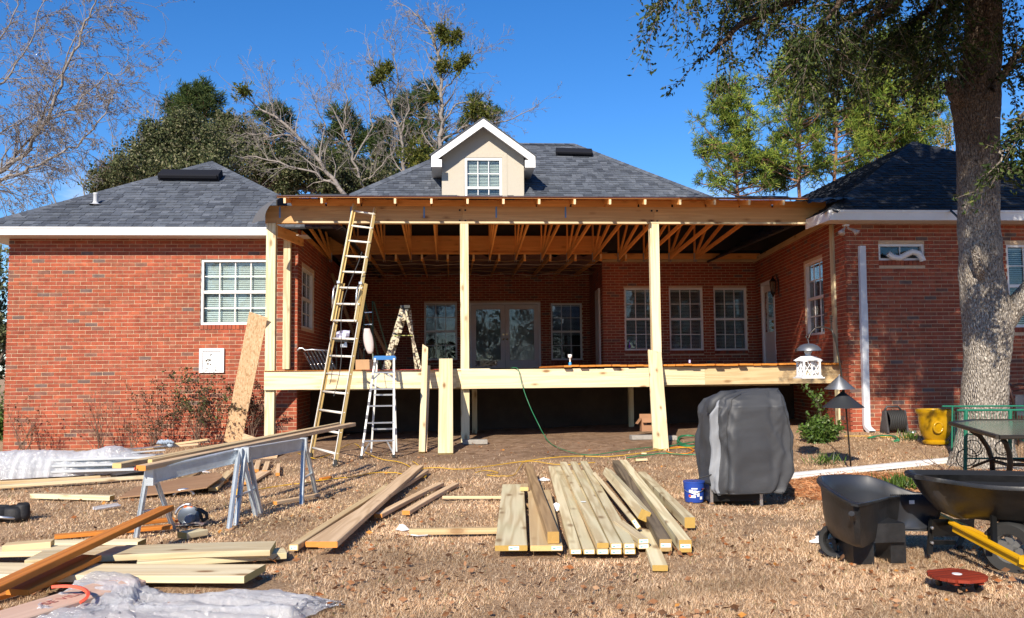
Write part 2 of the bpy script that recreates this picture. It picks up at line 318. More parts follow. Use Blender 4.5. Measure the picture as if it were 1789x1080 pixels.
# ------------------------------------------------------------ ground
def build_ground():
    xs = np.concatenate([np.linspace(-400,-20,14), np.linspace(-18,18,150), np.linspace(20,400,14)])
    ys = np.concatenate([np.linspace(-300,-4,10), np.linspace(-2,20,120), np.linspace(22,40,10), np.linspace(60,600,12)])
    vv = []
    for y in ys:
        for x in xs:
            z = gz(x, y) if -2 < y < 60 else gz(x, min(y, 60))
            if 2 < y < 20 and abs(x) < 18: z += .010*mnoise.noise(V((x*2.2, y*2.2, 0))) + .006*mnoise.noise(V((x*7, y*7, 3)))
            vv.append((x, y, z-.012))
    nx = len(xs); f = [(j*nx+i, j*nx+i+1, (j+1)*nx+i+1, (j+1)*nx+i) for j in range(len(ys)-1) for i in range(nx-1)]
    m, nt, b, N, L = newmat('lawn_soil'); b.inputs['Roughness'].default_value = .97; b.inputs['Specular IOR Level'].default_value = .1
    ge = N.new('ShaderNodeNewGeometry')
    def noise_(s, d=6, r=.6):
        n = N.new('ShaderNodeTexNoise'); n.inputs['Scale'].default_value = s; n.inputs['Detail'].default_value = d; n.inputs['Roughness'].default_value = r
        L.new(ge.outputs['Position'], n.inputs['Vector']); return n
    na = noise_(38, 8, .75); nb = noise_(1.1, 5); nc = noise_(7, 6); nd = noise_(90, 4, .7)
    grass = ramp(N, [(.30,(.18,.10,.056)),(.43,(.35,.22,.13)),(.54,(.50,.34,.21)),(.68,(.62,.44,.29))]); L.new(na.outputs[0], grass.inputs[0])
    dirt = ramp(N, [(.3,(.19,.115,.068)),(.5,(.30,.195,.125)),(.7,(.40,.275,.185))]); L.new(nc.outputs[0], dirt.inputs[0])
    straw = ramp(N, [(.3,(.13,.040,.018)),(.5,(.33,.115,.045)),(.7,(.45,.19,.085))]); L.new(na.outputs[0], straw.inputs[0])
    sep = N.new('ShaderNodeSeparateXYZ'); L.new(ge.outputs['Position'], sep.inputs[0])
    def M_(op, a, c, d=None):
        n = N.new('ShaderNodeMath'); n.operation = op
        for i, q in enumerate((a, c, d)):
            if q is None: continue
            if hasattr(q, 'is_output'): L.new(q, n.inputs[i])
            else: n.inputs[i].default_value = q
        return n.outputs[0]
    def mask(y0, y1, src):      # soft step of src
        n = N.new('ShaderNodeMapRange'); n.inputs[1].default_value = y0; n.inputs[2].default_value = y1; L.new(src, n.inputs[0]); return n.outputs[0]
    wob = M_('MULTIPLY_ADD', nb.outputs[0], 3.0, -1.5); wob2 = M_('MULTIPLY_ADD', nc.outputs[0], 1.6, -.8)
    yy = M_('ADD', M_('ADD', sep.outputs[1], wob), wob2)
    md = M_('MULTIPLY', mask(12.2, 12.9, yy), M_('MULTIPLY', mask(-4.4, -3.6, sep.outputs[0]), mask(5.6, 4.6, sep.outputs[0])))
    mx = N.new('ShaderNodeMix'); mx.data_type = 'RGBA'; L.new(md, mx.inputs[0]); L.new(grass.outputs[0], mx.inputs[6]); L.new(dirt.outputs[0], mx.inputs[7])
    # rusty pine straw round the tree
    dx = M_('SUBTRACT', sep.outputs[0], 5.9); dy = M_('SUBTRACT', sep.outputs[1], 9.3)
    dd = M_('SQRT', M_('ADD', M_('MULTIPLY', M_('MULTIPLY', dx, dx), .30), M_('MULTIPLY', dy, dy)), 0)
    mm = mask(1.45, 1.05, M_('ADD', dd, wob2))
    mx2 = N.new('ShaderNodeMix'); mx2.data_type = 'RGBA'; L.new(mm, mx2.inputs[0]); L.new(mx.outputs[2], mx2.inputs[6]); L.new(straw.outputs[0], mx2.inputs[7])
    hv = N.new('ShaderNodeHueSaturation'); L.new(mask(.25, .75, nb.outputs[0]), hv.inputs['Value'])
    pv = N.new('ShaderNodeMapRange'); pv.inputs[1].default_value = .3; pv.inputs[2].default_value = .7; pv.inputs[3].default_value = .78; pv.inputs[4].default_value = 1.1
    L.new(nb.outputs[0], pv.inputs[0]); L.new(pv.outputs[0], hv.inputs['Value']); L.new(mx2.outputs[2], hv.inputs['Color']); L.new(hv.outputs[0], b.inputs['Base Color'])
    bp = N.new('ShaderNodeBump'); bp.inputs['Strength'].default_value = .9; bp.inputs['Distance'].default_value = .03; L.new(M_('ADD', na.outputs[0], M_('MULTIPLY', nd.outputs[0], .5)), bp.inputs['Height']); L.new(bp.outputs[0], b.inputs['Normal'])
    me = me_np('ground', vv, f, m, smooth=True); o = put(bpy.data.objects.new('ground', me)); tag(o, 'brown winter lawn with bare dirt along the house', kind='structure')
build_ground()

# ------------------------------------------------------------ the brick house
house = thing('brick_house', 'red brick one-storey house with dark shingle roofs and white dormer', 'house', (2, 20, 0))
Z0 = -0.25
COURSE, PITCHB = .0712, .222
class Wall:
    def __init__(s, A, B, outward):
        s.O = V((A[0], A[1], 0)); d = V((B[0]-A[0], B[1]-A[1], 0)); s.L = d.length; s.u = d.normalized(); n = V((s.u.y, -s.u.x, 0))
        s.n = n if n.dot(V((*outward, 0))) > 0 else -n
    def P(s, u, z, d=0): return s.O + s.u*u + s.n*d + V((0,0,z))
    def hit(s, px, py, d=0):
        r = ray(px, py); t = (s.O + s.n*d - CP).dot(s.n)/r.dot(s.n); q = CP + r*t
        return (q-s.O).dot(s.u), q.z
    def M(s, u, z, d=0):
        c = s.P(u, z, d); X, Y_, Z_ = s.u, -s.n, V((0,0,1))
        return Matrix(((X.x,Y_.x,Z_.x,c.x),(X.y,Y_.y,Z_.y,c.y),(X.z,Y_.z,Z_.z,c.z),(0,0,0,1)))
    def box(s, mb, u0, u1, z0, z1, d0, d1):
        q = [s.P(u, z, d) for u in (u0, u1) for z in (z0, z1) for d in (d0, d1)]
        mb.add(q, [(0,1,3,2),(4,6,7,5),(0,4,5,1),(2,3,7,6),(0,2,6,4),(1,5,7,3)])
def brick_wall(W, z0, z1, holes=(), singles=0, sel=None, brick=True, thick=.14, name='wall'):
    mb = MB(); us = sorted({0, W.L, *[h[0] for h in holes], *[h[1] for h in holes]}); us = [u for u in us if 0 <= u <= W.L]
    for a, b in zip(us[:-1], us[1:]):
        if a == 0: a = .03
        hz = sorted([(h[2], h[3]) for h in holes if h[0] <= a+1e-6 and h[1] >= b-1e-6]); z = z0
        for p, q in hz:
            if p > z: W.box(mb, a, b, z, p, -thick, 0)
            z = max(z, q)
        if z < z1: W.box(mb, a, b, z, z1, -thick, 0)
    wall = mb.build(name, M_MORTAR, house)
    if not brick: return wall
    full = MB(); bl, bh, pr = PITCHB-.0105, COURSE-.0115, .007
    full.box((0, 0, 0), (bl, .02, bh)); fm = full.mesh('brick', M_BRICK)
    verts = []; n = 0; sc = 0; k = 0; z = z0
    while z < z1-.01:
        zt = min(z+bh, z1-.002); u = -PITCHB*(.5 if k % 2 else 0) - .01
        while u < W.L:
            a, b = max(u, 0.0), min(u+bl, W.L); u += PITCHB
            segs = [(a, b)]
            for h in holes:
                if h[2] < zt and h[3] > z:
                    ns = []
                    for p, q in segs:
                        if q <= h[0] or p >= h[1]: ns.append((p, q)); continue
                        if p < h[0]-.02: ns.append((p, h[0]))
                        if q > h[1]+.02: ns.append((h[1], q))
                    segs = ns
            for p, q in segs:
                if q-p < .02: continue
                jd = pr + random.uniform(-.0018, .0022); jz = random.uniform(-.001, .001); ju = random.uniform(-.0015, .0015)
                if sc < singles and q-p > bl*.98 and zt-z > bh*.98 and sel((p+q)/2, z):
                    o = bpy.data.objects.new('brick', fm); put(o, W.M((p+q)/2+ju, (z+zt)/2+jz, jd-.01), wall); sc += 1; continue
                base = len(verts)
                for uu in (p+ju, q+ju):
                    for zz in (z+jz, zt+jz):
                        for dd in (-.004, jd): verts.append(tuple(W.P(uu, zz, dd)))
        z += COURSE; k += 1
    nb = len(verts)//8; F_ = np.array([(1,3,7,5),(0,4,5,1),(2,3,7,6),(0,2,3,1),(4,5,7,6)])
    fa = (F_[None]+np.arange(nb)[:, None, None]*8).reshape(-1, 4)
    me = me_np('brickwork', verts, fa, M_BRICK)
    import bmesh
    bm = bmesh.new(); bm.from_mesh(me); bmesh.ops.recalc_face_normals(bm, faces=bm.faces); bm.to_mesh(me); bm.free()
    o = put(bpy.data.objects.new('brickwork', me), None, wall); o['kind'] = 'stuff'
    return wall
def rowlock(W, u0, u1, ztop, wall, h=.088):
    n = max(1, round((u1-u0)/.075)); w = (u1-u0)/n; mb = MB()
    for i in range(n):
        W.box(mb, u0+i*w+.004, u0+(i+1)*w-.004, ztop-h, ztop-.002, -.02, .014+random.uniform(-.002, .002))
    o = mb.build('sill_bricks', M_BRICK, wall); o['kind'] = 'stuff'
def window(W, u0, u1, z0, z1, cols, rows, blinds=True, d=-.06, mat=M_FRAMEW, fw=.05, blindtop=1.0, open_=.6, sashes=2, pname='window'):
    """frame, panes, muntins, blind, all set back into the wall"""
    mb = MB()
    W.box(mb, u0, u0+fw, z0, z1, d-.05, d+.03); W.box(mb, u1-fw, u1, z0, z1, d-.05, d+.03)
    W.box(mb, u0+fw, u1-fw, z1-fw, z1, d-.05, d+.029); W.box(mb, u0+fw, u1-fw, z0, z0+fw*.9, d-.05, d+.034)
    zm = (z0+z1)/2
    if sashes == 2: W.box(mb, u0+fw, u1-fw, zm-.028, zm+.028, d-.045, d+.012)
    fr = mb.build(pname, mat, house)
    mu = MB(); a, b = u0+fw, u1-fw; pw = (b-a)/cols
    spans = [(z0+fw*.9, zm-.028), (zm+.028, z1-fw)] if sashes == 2 else [(z0+fw*.9, z1-fw)]
    for (p, q) in spans:
        for i in range(1, cols): W.box(mu, a+i*pw-.009, a+i*pw+.009, p, q, d-.026, d-.006)
        ph = (q-p)/rows
        for j in range(1, rows): W.box(mu, a, b, p+j*ph-.0088, p+j*ph+.0088, d-.0245, d-.0075)
        pm = MB(); pm.box((0, 0, 0), (pw-.002, .004, ph-.002)); me = pm.mesh('pane', M_GLASS)
        for i in range(cols):
            for j in range(rows):
                put(bpy.data.objects.new('pane', me), W.M(a+(i+.5)*pw, p+(j+.5)*ph, d-.034), fr)
    mu.build('muntin', mat, fr)
    if blinds:
        bb = MB(); z = z1-fw-.01; zb = z1-(z1-z0)*blindtop+fw
        W.box(bb, a+.005, b-.005, z-.03, z, d-.11, d-.07); z -= .05
        while z > zb:
            tlt = -.0125*open_
            q = [W.P(a+.008, z+tlt, d-.075), W.P(b-.008, z+tlt, d-.075), W.P(b-.008, z-tlt, d-.110), W.P(a+.008, z-tlt, d-.110)]
            q2 = [p-V((0,0,.0025)) for p in q]; bb.add(q+q2, [(0,1,2,3),(7,6,5,4),(0,4,5,1),(2,6,7,3),(1,5,6,2),(3,7,4,0)]); z -= .036
        o = bb.build('blind', M_BLIND, fr)
    rm = MB(); W.box(rm, u0-.05, u1+.05, z0-.05, z1+.05, -.62, -.60); rm.build('dark_room_panel', M_ROOM, fr)  # near-black sheet painted to stand for the unlit room
    return fr

LWY, RWY, MWY, BWY, HDY = 16.7, 14.75, 21.57, 25.3, 15.3
xl = onY(11, 600, LWY).x; xlc = onY(519, 600, LWY).x; xrc = onY(1482, 600, RWY).x
xm0 = onY(1053, 520, MWY).x; xm1 = onY(1320, 520, MWY).x; xb0 = xlc-.02; xb1 = onY(1031, 560, BWY).x
WL = Wall((xl, LWY), (xlc, LWY), (0,-1)); WLS = Wall((xlc, LWY), (xb0, BWY), (1,0)); WB = Wall((xb0, BWY), (xb1, BWY), (0,-1))
WRet = Wall((xm0, MWY), (xb1, BWY), (-1,0)); WM_ = Wall((xm0, MWY), (xm1, MWY), (0,-1)); WRS = Wall((xrc, RWY), (xm1, MWY), (-1,0)); WR = Wall((xrc, RWY), (13.0, RWY), (0,-1))
ZT = 4.02
# left wing wall
u0, z1w = WL.hit(351, 453); u1, z0w = WL.hit(468, 567)
wl = brick_wall(WL, Z0, onY(250, 411, LWY-.45).z+.02, [(u0, u1, z0w-.09, z1w)], 300, lambda u, z: 1.12 < z < 2.9 and .2 < u < u0+.1)
rowlock(WL, u0, u1, z0w, wl); window(WL, u0, u1, z0w, z1w, 4, 2, blinds=True, open_=1.44, d=-.055)
# left porch side wall
a, zt_ = WLS.hit(527, 463); b, _ = WLS.hit(549, 478); _, zb_ = WLS.hit(527, 572)
brick_wall(WLS, Z0, 4.12, [(a, b, zb_, zt_)]); window(WLS, a, b, zb_, zt_, 3, 2)
# back wall with windows and french doors
hb = []
wins = []
for (x0, x1, y0, y1) in ((741, 799, 529, 629), (962, 1018, 530, 629)):
    a, zt_ = WB.hit(x0, y0); b, zb_ = WB.hit(x1, y1); hb.append((a, b, zb_-.08, zt_)); wins.append((a, b, zb_, zt_))
da, dzt = WB.hit(820, 529); db, _ = WB.hit(944, 529); hb.append((da, db, 1.3, dzt))
wb = brick_wall(WB, Z0, 4.34, hb)
for w in wins: window(WB, *w, 3, 2, open_=.5, blindtop=.6); rowlock(WB, w[0], w[1], w[2], wb)
# french doors
fd = MB(); WB.box(fd, da, da+.06, 1.38, dzt, -.1, .02); WB.box(fd, db-.06, db, 1.38, dzt, -.1, .02); WB.box(fd, da+.06, db-.06, dzt-.06, dzt, -.1, .019)
fdo = fd.build('door_frame', M_FRAMEW, house); dm = (da+db)/2
for s, (p, q) in enumerate(((da+.065, dm-.004), (dm+.004, db-.065))):
    leaf = MB(); gu0, gu1, gz0, gz1 = p+.13, q-.13, 1.62, dzt-.20
    WB.box(leaf, p, gu0, 1.39, dzt-.07, -.075, -.03); WB.box(leaf, gu1, q, 1.39, dzt-.07, -.075, -.03)
    WB.box(leaf, gu0, gu1, gz1, dzt-.07, -.075, -.031); WB.box(leaf, gu0, gu1, 1.39, gz0, -.075, -.031)
    lo = leaf.build('door', M_DOOR, house)
    g = MB(); WB.box(g, gu0, gu1, gz0, gz1, -.060, -.055); g.build('glass', M_GLASS, lo)
    bl_ = MB(); z = gz1-.02
    while z > gz0: WB.box(bl_, gu0+.01, gu1-.01, z-.004, z+.006, -.10, -.085); z -= .03
    bl_.build('blind', M_BLIND, lo)
    hn = MB(); hu = q-.05 if s == 0 else p+.05; c = WB.P(hu, 1.38+.86, .0); hn.lathe(c, [(0,-.06),(.022,-.05),(.028,-.03),(.012,-.01),(.012,.02)], 10, 'y'); hn.box(WB.P(hu, 1.38+1.0, -.02), (.04, .02, .04)); hn.build('handle', M_BRASS, lo)
rm = MB(); WB.box(rm, da, db, 1.3, dzt, -.62, -.60); rm.build('dark_room_panel', M_ROOM, fdo)  # the same painted darkness behind the door glass
# return wall with a white door seen edge on
brick_wall(WRet, Z0, 4.34, [])
dr = MB(); a, zz_ = WRet.hit(1040, 520); WRet.box(dr, .6, 1.6, 1.38, 3.45, 0.004, .05); dro = dr.build('door', M_DOOR, house)
# middle wall: three windows
hm = []; wm_ = []
for (x0, x1) in ((1090, 1151), (1168, 1230), (1246, 1307)):
    a, zt_ = WM_.hit(x0, 503); b, zb_ = WM_.hit(x1, 612); hm.append((a, b, zb_-.09, zt_)); wm_.append((a, b, zb_, zt_))
wmid = brick_wall(WM_, Z0, 4.1, hm)
for w in wm_: window(WM_, *w, 3, 2, open_=.7); rowlock(WM_, w[0], w[1], w[2], wmid)
vase = MB(); uu, zz = WM_.hit(1099, 612); vase.lathe(WM_.P(uu+.02, zz+.05, -.02), [(0,0),(.03,0),(.034,.05),(.014,.11),(.011,.17),(.017,.19)], 10)
o = vase.build('bottle', plain('purple_glass', (.16,.03,.42), .15), smooth=True); tag(o, 'small purple glass bottle on the sill of the first rear window', 'bottle')
# right side wall: door, window, lantern
a, zt_ = WRS.hit(1404, 462); b, _ = WRS.hit(1437, 452); _, zb_ = WRS.hit(1404, 588)
if a > b: a, b = b, a
pa, pzt = WRS.hit(1330, 496); pb, _ = WRS.hit(1353, 494)
if pa > pb: pa, pb = pb, pa
wrs = brick_wall(WRS, Z0, 4.12, [(a, b, zb_-.09, zt_), (pa, pb, 1.3, pzt)]); window(WRS, a, b, zb_, zt_, 3, 2); rowlock(WRS, a, b, zb_, wrs)
sd = MB(); WRS.box(sd, pa, pa+.09, 1.38, pzt, -.08, .02); WRS.box(sd, pb-.09, pb, 1.38, pzt, -.08, .02); WRS.box(sd, pa+.09, pb-.09, pzt-.08, pzt, -.08, .019)
sdo = sd.build('door_frame', M_FRAMEW, house)
sl = MB(); WRS.box(sl, pa+.095, pb-.095, 1.39, pzt-.085, -.075, -.03); slo = sl.build('door', M_DOOR, house)
g = MB(); WRS.box(g, pa+.22, pb-.22, 2.2, pzt-.25, -.03, -.018); g.build('glass', M_GLASS, slo)
hn = MB()
for zz in (2.28, 2.42): hn.lathe(WRS.P(pa+.17, zz, .01), [(0,-.045),(.03,-.03),(.03,.0),(.012,.02)], 10, 'x')
hn.build('handle', M_BRASS, slo)
lu, lz = WRS.hit(1352, 500, .12); lc = WRS.P(lu, lz, .14)
ln = MB(); ln.lathe(lc, [(0,.26),(.012,.22),(.02,.19),(.08,.12),(.085,.11)], 8); ln.lathe(lc, [(.03,-.2),(.05,-.17),(.055,-.14),(0,-.26)], 8)
for k in range(6):
    an = k*math.pi/3; ln.tube([lc+V((.05*math.cos(an), .05*math.sin(an), -.15)), lc+V((.08*math.cos(an), .08*math.sin(an), .115))], .006, 4)
ln.tube([lc+V((0,0,.2)), WRS.P(lu, lz+.28, .07), WRS.P(lu, lz+.1, .02), WRS.P(lu, lz-.2, .01)], .012, 6); WRS.box(ln, lu-.04, lu+.04, lz-.14, lz+.16, .0075, .02)
lo = ln.build('wall_lantern', M_BLACKMETAL, house)
gl = MB(); gl.lathe(lc, [(.045,-.15),(.075,.11)], 6); gl.build('glass', glassmat('lantern_glass', (.7,.68,.6)), lo)
# right wing wall
a, zt_ = WR.hit(1534, 426); b, zb_ = WR.hit(1616, 455); a2, zt2 = WR.hit(1757, 427); _, zb2 = WR.hit(1757, 572)
wr = brick_wall(WR, Z0, 4.25, [(a, b, zb_-.09, zt_), (a2, a2+1.05, zb2-.09, zt2)])
rowlock(WR, a, b, zb_, wr); rowlock(WR, a2, a2+1.05, zb2, wr)
window(WR, a, b, zb_, zt_, 2, 1, blinds=False, sashes=1, d=-.05, fw=.045)
window(WR, a2, a2+1.05, zb2, zt2, 3, 2, d=-.055)
vent = MB(); c0 = WR.hit(1556, 444, .05); pts = []
for px, py in ((1552, 443), (1560, 449), (1572, 451), (1583, 445), (1594, 440), (1604, 442), (1611, 450), (1613, 456)):
    uu, zz = WR.hit(px, py, .06); pts.append(WR.P(uu, zz, .045))
vent.tube(pts, [.045,.05,.05,.05,.05,.05,.052,.055], 12); vo_ = vent.build('vent_duct', M_WHITE, house, smooth=True)
rb_ = MB()
for i in range(len(pts)-1):
    for t in (.0, .33, .66):
        q = pts[i].lerp(pts[i+1], t); rb_.tube([q, q+(pts[i+1]-pts[i]).normalized()*.008], .054, 12)
rb_.build('duct_ribs', M_WHITE, vo_)
# other walls that close the house off
for W in (Wall((xl, LWY), (xl, 27), (-1,0)), Wall((xl, 27), (13, 27), (0,1)), Wall((13, RWY), (13, 27), (1,0))): brick_wall(W, Z0, 4.1, brick=False)
# access panel
cp_ = MB(); a, zt_ = WL.hit(349.5, 609); b, zb_ = WL.hit(392, 651)
WL.box(cp_, a, b, zb_, zt_, .0, .030); po = cp_.build('access_panel', M_WHITE, house)
rb_ = MB(); WL.box(rb_, a, b, zt_-.05, zt_, .031, .05); WL.box(rb_, a, b, zb_, zb_+.045, .031, .05); WL.box(rb_, a, a+.06, zb_+.045, zt_-.05, .031, .05); WL.box(rb_, b-.05, b, zb_+.045, zt_-.05, .031, .05); rb_.build('panel_trim', M_WHITE, po)

# ------------------------------------------------------------ roofs
def shingle_plane(poly, mat, singles=0, sel=None, expo=.143, deck=True, tabw=(.14, .34), name='roof', thick=.03):
    poly = [V(p) for p in poly]; n = (poly[1]-poly[0]).cross(poly[2]-poly[0]).normalized()
    if n.z < 0: n = -n
    e = V((0,0,1)).cross(n).normalized() if abs(n.z) < .9999 else V((1,0,0)); s = n.cross(e)
    if s.z < 0: s = -s; e = -e
    O = poly[0]; P2 = [((p-O).dot(e), (p-O).dot(s)) for p in poly]
    dk = MB(); dk.prism([p+n*.0 for p in poly], -n*thick); deck_o = dk.build(name, M_FELT, house)
    def span(y):
        xs = []
        for i in range(len(P2)):
            (xa, ya), (xb, yb) = P2[i], P2[(i+1) % len(P2)]
            if (ya <= y < yb) or (yb <= y < ya): xs.append(xa+(xb-xa)*(y-ya)/(yb-ya))
        return (min(xs), max(xs)) if len(xs) > 1 else None
    smin, smax = min(p[1] for p in P2), max(p[1] for p in P2)
    y = smin+1e-4; verts = []; sc = 0; single_me = {}
    while y < smax-.01:
        yt = min(y+expo+.012, smax-1e-4); A = span(y); B = span(yt) or (A and ((A[0]+A[1])/2,)*2)
        if A is None: break
        lo, hi = min(A[0], B[0]), max(A[1], B[1]); x = lo-random.uniform(0, .3); lam = True
        while x < hi:
            w = random.choice((.11, .15, .15, .19, .24)); h = (.015 if lam else .004)+random.uniform(0, .002); lam = random.random() < .5 or not lam
            x0, x1 = x+.002, x+w-.002; x += w
            c = [min(max(x0, A[0]), A[1]), min(max(x1, A[0]), A[1]), min(max(x1, B[0]), B[1]), min(max(x0, B[0]), B[1])]
            if c[1]-c[0] < .01 and c[2]-c[3] < .01: continue
            full = abs(c[1]-c[0]-(x1-x0)) < 1e-6 and abs(c[2]-c[3]-(x1-x0)) < 1e-6
            if full and sc < singles and sel(O+e*x+s*y):
                key = (w, h > .007)
                if key not in single_me:
                    L_ = yt-y; hh = .0155 if key[1] else .0045; q = MB(); ww = w-.004
                    q.add([(-ww/2,0,-.001),(ww/2,0,-.001),(ww/2,L_,-.001),(-ww/2,L_,-.001),(-ww/2,0,hh+.004),(ww/2,0,hh+.004),(ww/2,L_,.002),(-ww/2,L_,.002)],
                          [(4,5,6,7),(0,1,5,4),(1,2,6,5),(3,0,4,7)]); single_me[key] = q.mesh('shingle', mat)
                c0 = O+e*((x0+x1)/2)+s*y; Mx = Matrix(((e.x,s.x,n.x,c0.x),(e.y,s.y,n.y,c0.y),(e.z,s.z,n.z,c0.z),(0,0,0,1)))
                put(bpy.data.objects.new('shingle', single_me[key]), Mx, deck_o); sc += 1; continue
            b3 = [O+e*c[0]+s*y, O+e*c[1]+s*y, O+e*c[2]+s*yt, O+e*c[3]+s*yt]
            verts += [tuple(p-n*.001) for p in b3]+[tuple(b3[0]+n*(h+.004)), tuple(b3[1]+n*(h+.004)), tuple(b3[2]+n*.002), tuple(b3[3]+n*.002)]
        y += expo
    nb = len(verts)//8; F_ = np.array([(4,5,6,7),(0,1,5,4),(1,2,6,5),(3,0,4,7)]); fa = (F_[None]+np.arange(nb)[:, None, None]*8).reshape(-1, 4)
    o = put(bpy.data.objects.new('shingles', me_np('shingles', verts, fa, mat)), None, deck_o); o['kind'] = 'stuff'
    return deck_o
def hip_cap(A, B, mat, w=.15, parent=None):
    A, B = V(A), V(B); L = (B-A).length; n = int(L/.14); d = (B-A)/n; side = d.cross(V((0,0,1))).normalized(); up = side.cross(d).normalized(); verts = []
    for i in range(n):
        a = A+d*i+up*.016; b = A+d*(i+1.08)+up*.010
        for c, k in ((a, 1), (b, 1)): verts += [tuple(c-side*w-V((0,0,w*.46))), tuple(c+up*.01), tuple(c+side*w-V((0,0,w*.46)))]
        verts += [tuple(a-side*w-V((0,0,w*.46+.02))), tuple(a-up*.014), tuple(a+side*w-V((0,0,w*.46+.02)))]
    F_ = np.array([(0,1,4,3),(1,2,5,4),(6,7,1,0),(7,8,2,1)]); fa = (F_[None]+np.arange(n)[:, None, None]*9).reshape(-1, 4)
    o = put(bpy.data.objects.new('hip_cap', me_np('hip_cap', verts, fa, mat)), None, parent or house); o['kind'] = 'stuff'; return o
def apex_fit(c, sgn, px, py):
    """plan 45 degree hip from corner c: find run d and pitch so that the apex falls on the ray"""
    r = ray(px, py); # CP + r t ; x = c.x + sgn*d ; y = c.y + d
    k = r.x/r.y; d = (k*(c.y-CP.y)-(c.x-CP.x))/(sgn-k); y = c.y+d; z = CP.z+r.z/r.y*(y-CP.y); return d, (z-c.z)/d
LFY = LWY-.45; e = onY(240, 397, LFY); zeL = e.z; cL = V((xl-.45, LFY, zeL)); dL, pL = apex_fit(cL, 1, 370, 283)
apL = V((cL.x+dL, LFY+dL, zeL+pL*dL)); rL = V((apL.x+dL, LFY, zeL)); print('left roof', dL, pL, apL)
ridgeLb = V((apL.x, 27.4-dL, apL.z)); bl = V((cL.x, 27.4, zeL)); br = V((rL.x, 27.4, zeL))
rf1 = shingle_plane([cL, rL, apL], M_SHINGLE, 300, lambda p: p.z < zeL+1.3 and p.x < xlc+.3)
shingle_plane([cL, apL, ridgeLb, bl], M_SHINGLE); shingle_plane([rL, br, ridgeLb, apL], M_SHINGLE); shingle_plane([bl, ridgeLb, br], M_SHINGLE)
hip_cap(cL, apL, M_SHINGLE); hip_cap(rL, apL, M_SHINGLE); hip_cap(apL, ridgeLb, M_SHINGLE)
RFY = RWY-.42; cR = onY(1449, 367, RFY); zeR = cR.z; dR, pR = apex_fit(cR, 1, 1594, 249); apR = V((cR.x+dR, RFY+dR, zeR+pR*dR)); rR = V((apR.x+dR, RFY, zeR)); print('right roof', dR, pR, apR)
bR1 = V((cR.x, 27.4, zeR)); bR2 = V((rR.x, 27.4, zeR)); rgR = V((apR.x, 27.4-dR, apR.z))
shingle_plane([cR, rR, apR], M_SHINGLE2); shingle_plane([cR, apR, rgR, bR1], M_SHINGLE2); shingle_plane([rR, bR2, rgR, apR], M_SHINGLE2)
hip_cap(cR, apR, M_SHINGLE2); hip_cap(rR, apR, M_SHINGLE2)
# fascias, soffits
def trim(name, pts, mat, parent=house): m = MB(); [m.box(*q) for q in pts]; return m.build(name, mat, parent)
fb = onY(240, 411, LFY).z; x0 = cL.x+.002; x1 = onY(466, 400, LFY).x+.3
trim('fascia', [(((x0+x1)/2, LFY-.012, (zeL+fb)/2), (x1-x0, .024, zeL-fb)), (((x0+x1)/2, LFY-.032, zeL-.018), (x1-x0, .016, .03)), ((x0-.012, LFY+3, (zeL+fb)/2), (.024, 6, zeL-fb))], M_WHITE)
trim('soffit', [(((x0+x1)/2+.2, LFY+.23, fb+.006), (x1-x0+.5, .44, .01)), ((x0+.22, LFY+3, fb+.007), (.42, 6, .01))], M_SOFFIT)
fbR = onY(1600, 385, RFY).z; x0 = cR.x+.01; x1 = 13.4
trim('fascia', [(((x0+x1)/2, RFY-.012, (zeR+fbR)/2), (x1-x0, .024, zeR-fbR)), (((x0+x1)/2, RFY-.032, zeR-.022), (x1-x0, .016, .04)), ((x0-.012, RFY+.5, (zeR+fbR)/2), (.024, 1.0, zeR-fbR))], M_WHITE)
so = MB()
x = x0+.01
while x < x1: so.box((x+.048, RFY+.215, fbR+.008), (.088, .41, .012)); x += .1
so.box(((x0+x1)/2, RFY+.215, fbR+.019), (x1-x0, .41, .006)); so.build('soffit', M_SOFFIT, house)
# main roof
PRS = .2; zE = 4.355; YE = 14.80
def porch_z(y): return zE+PRS*(y-YE)
YH = 20.5; zh = porch_z(YH)-.02; hR = onY(1254, 342, YH).x; hL = onY(598, 338, YH).x
rYp = ray(1003, 252); k = rYp.z/rYp.y
# choose pitch so that the hip reaches (1003,252) with a 45 degree plan line
dM = ((rYp.x/rYp.y)*(YH)-hR)/(-1-(rYp.x/rYp.y)); YR = YH+dM; zR = CAM_Z+k*YR; print('main roof', dM, YR, zR, (zR-zh)/dM)
rgA = V((hL+dM, YR, zR)); rgB = V((hR-dM, YR, zR)); eA = V((hL, YH, zh)); eB = V((hR, YH, zh)); YBk = YR+(YR-YH)
shingle_plane([eA, eB, rgB, rgA], M_SHINGLE, expo=.143); shingle_plane([eB, V((hR, YBk, zh)), rgB], M_SHINGLE); shingle_plane([eA, rgA, V((hL, YBk, zh))], M_SHINGLE); shingle_plane([rgA, rgB, V((hR, YBk, zh)), V((hL, YBk, zh))], M_SHINGLE)
hip_cap(eA, rgA, M_SHINGLE); hip_cap(eB, rgB, M_SHINGLE); hip_cap(rgA, rgB, M_SHINGLE)
def ridge_vent(A, B, w, h, up):
    m = MB(); A, B = V(A), V(B); m.bar(A+V((0,0,h*.25)), B+V((0,0,h*.25)), w, h, up, c=.03); m.bar(A+V((.03,-w*.3,h*.1)), B+V((-.03,-w*.3,h*.1)), w*.6, h*.5, up, c=.012)
    return m.build('roof_vent', plain('vent_plastic', (.012,.013,.018), .8, spec=.15), house)
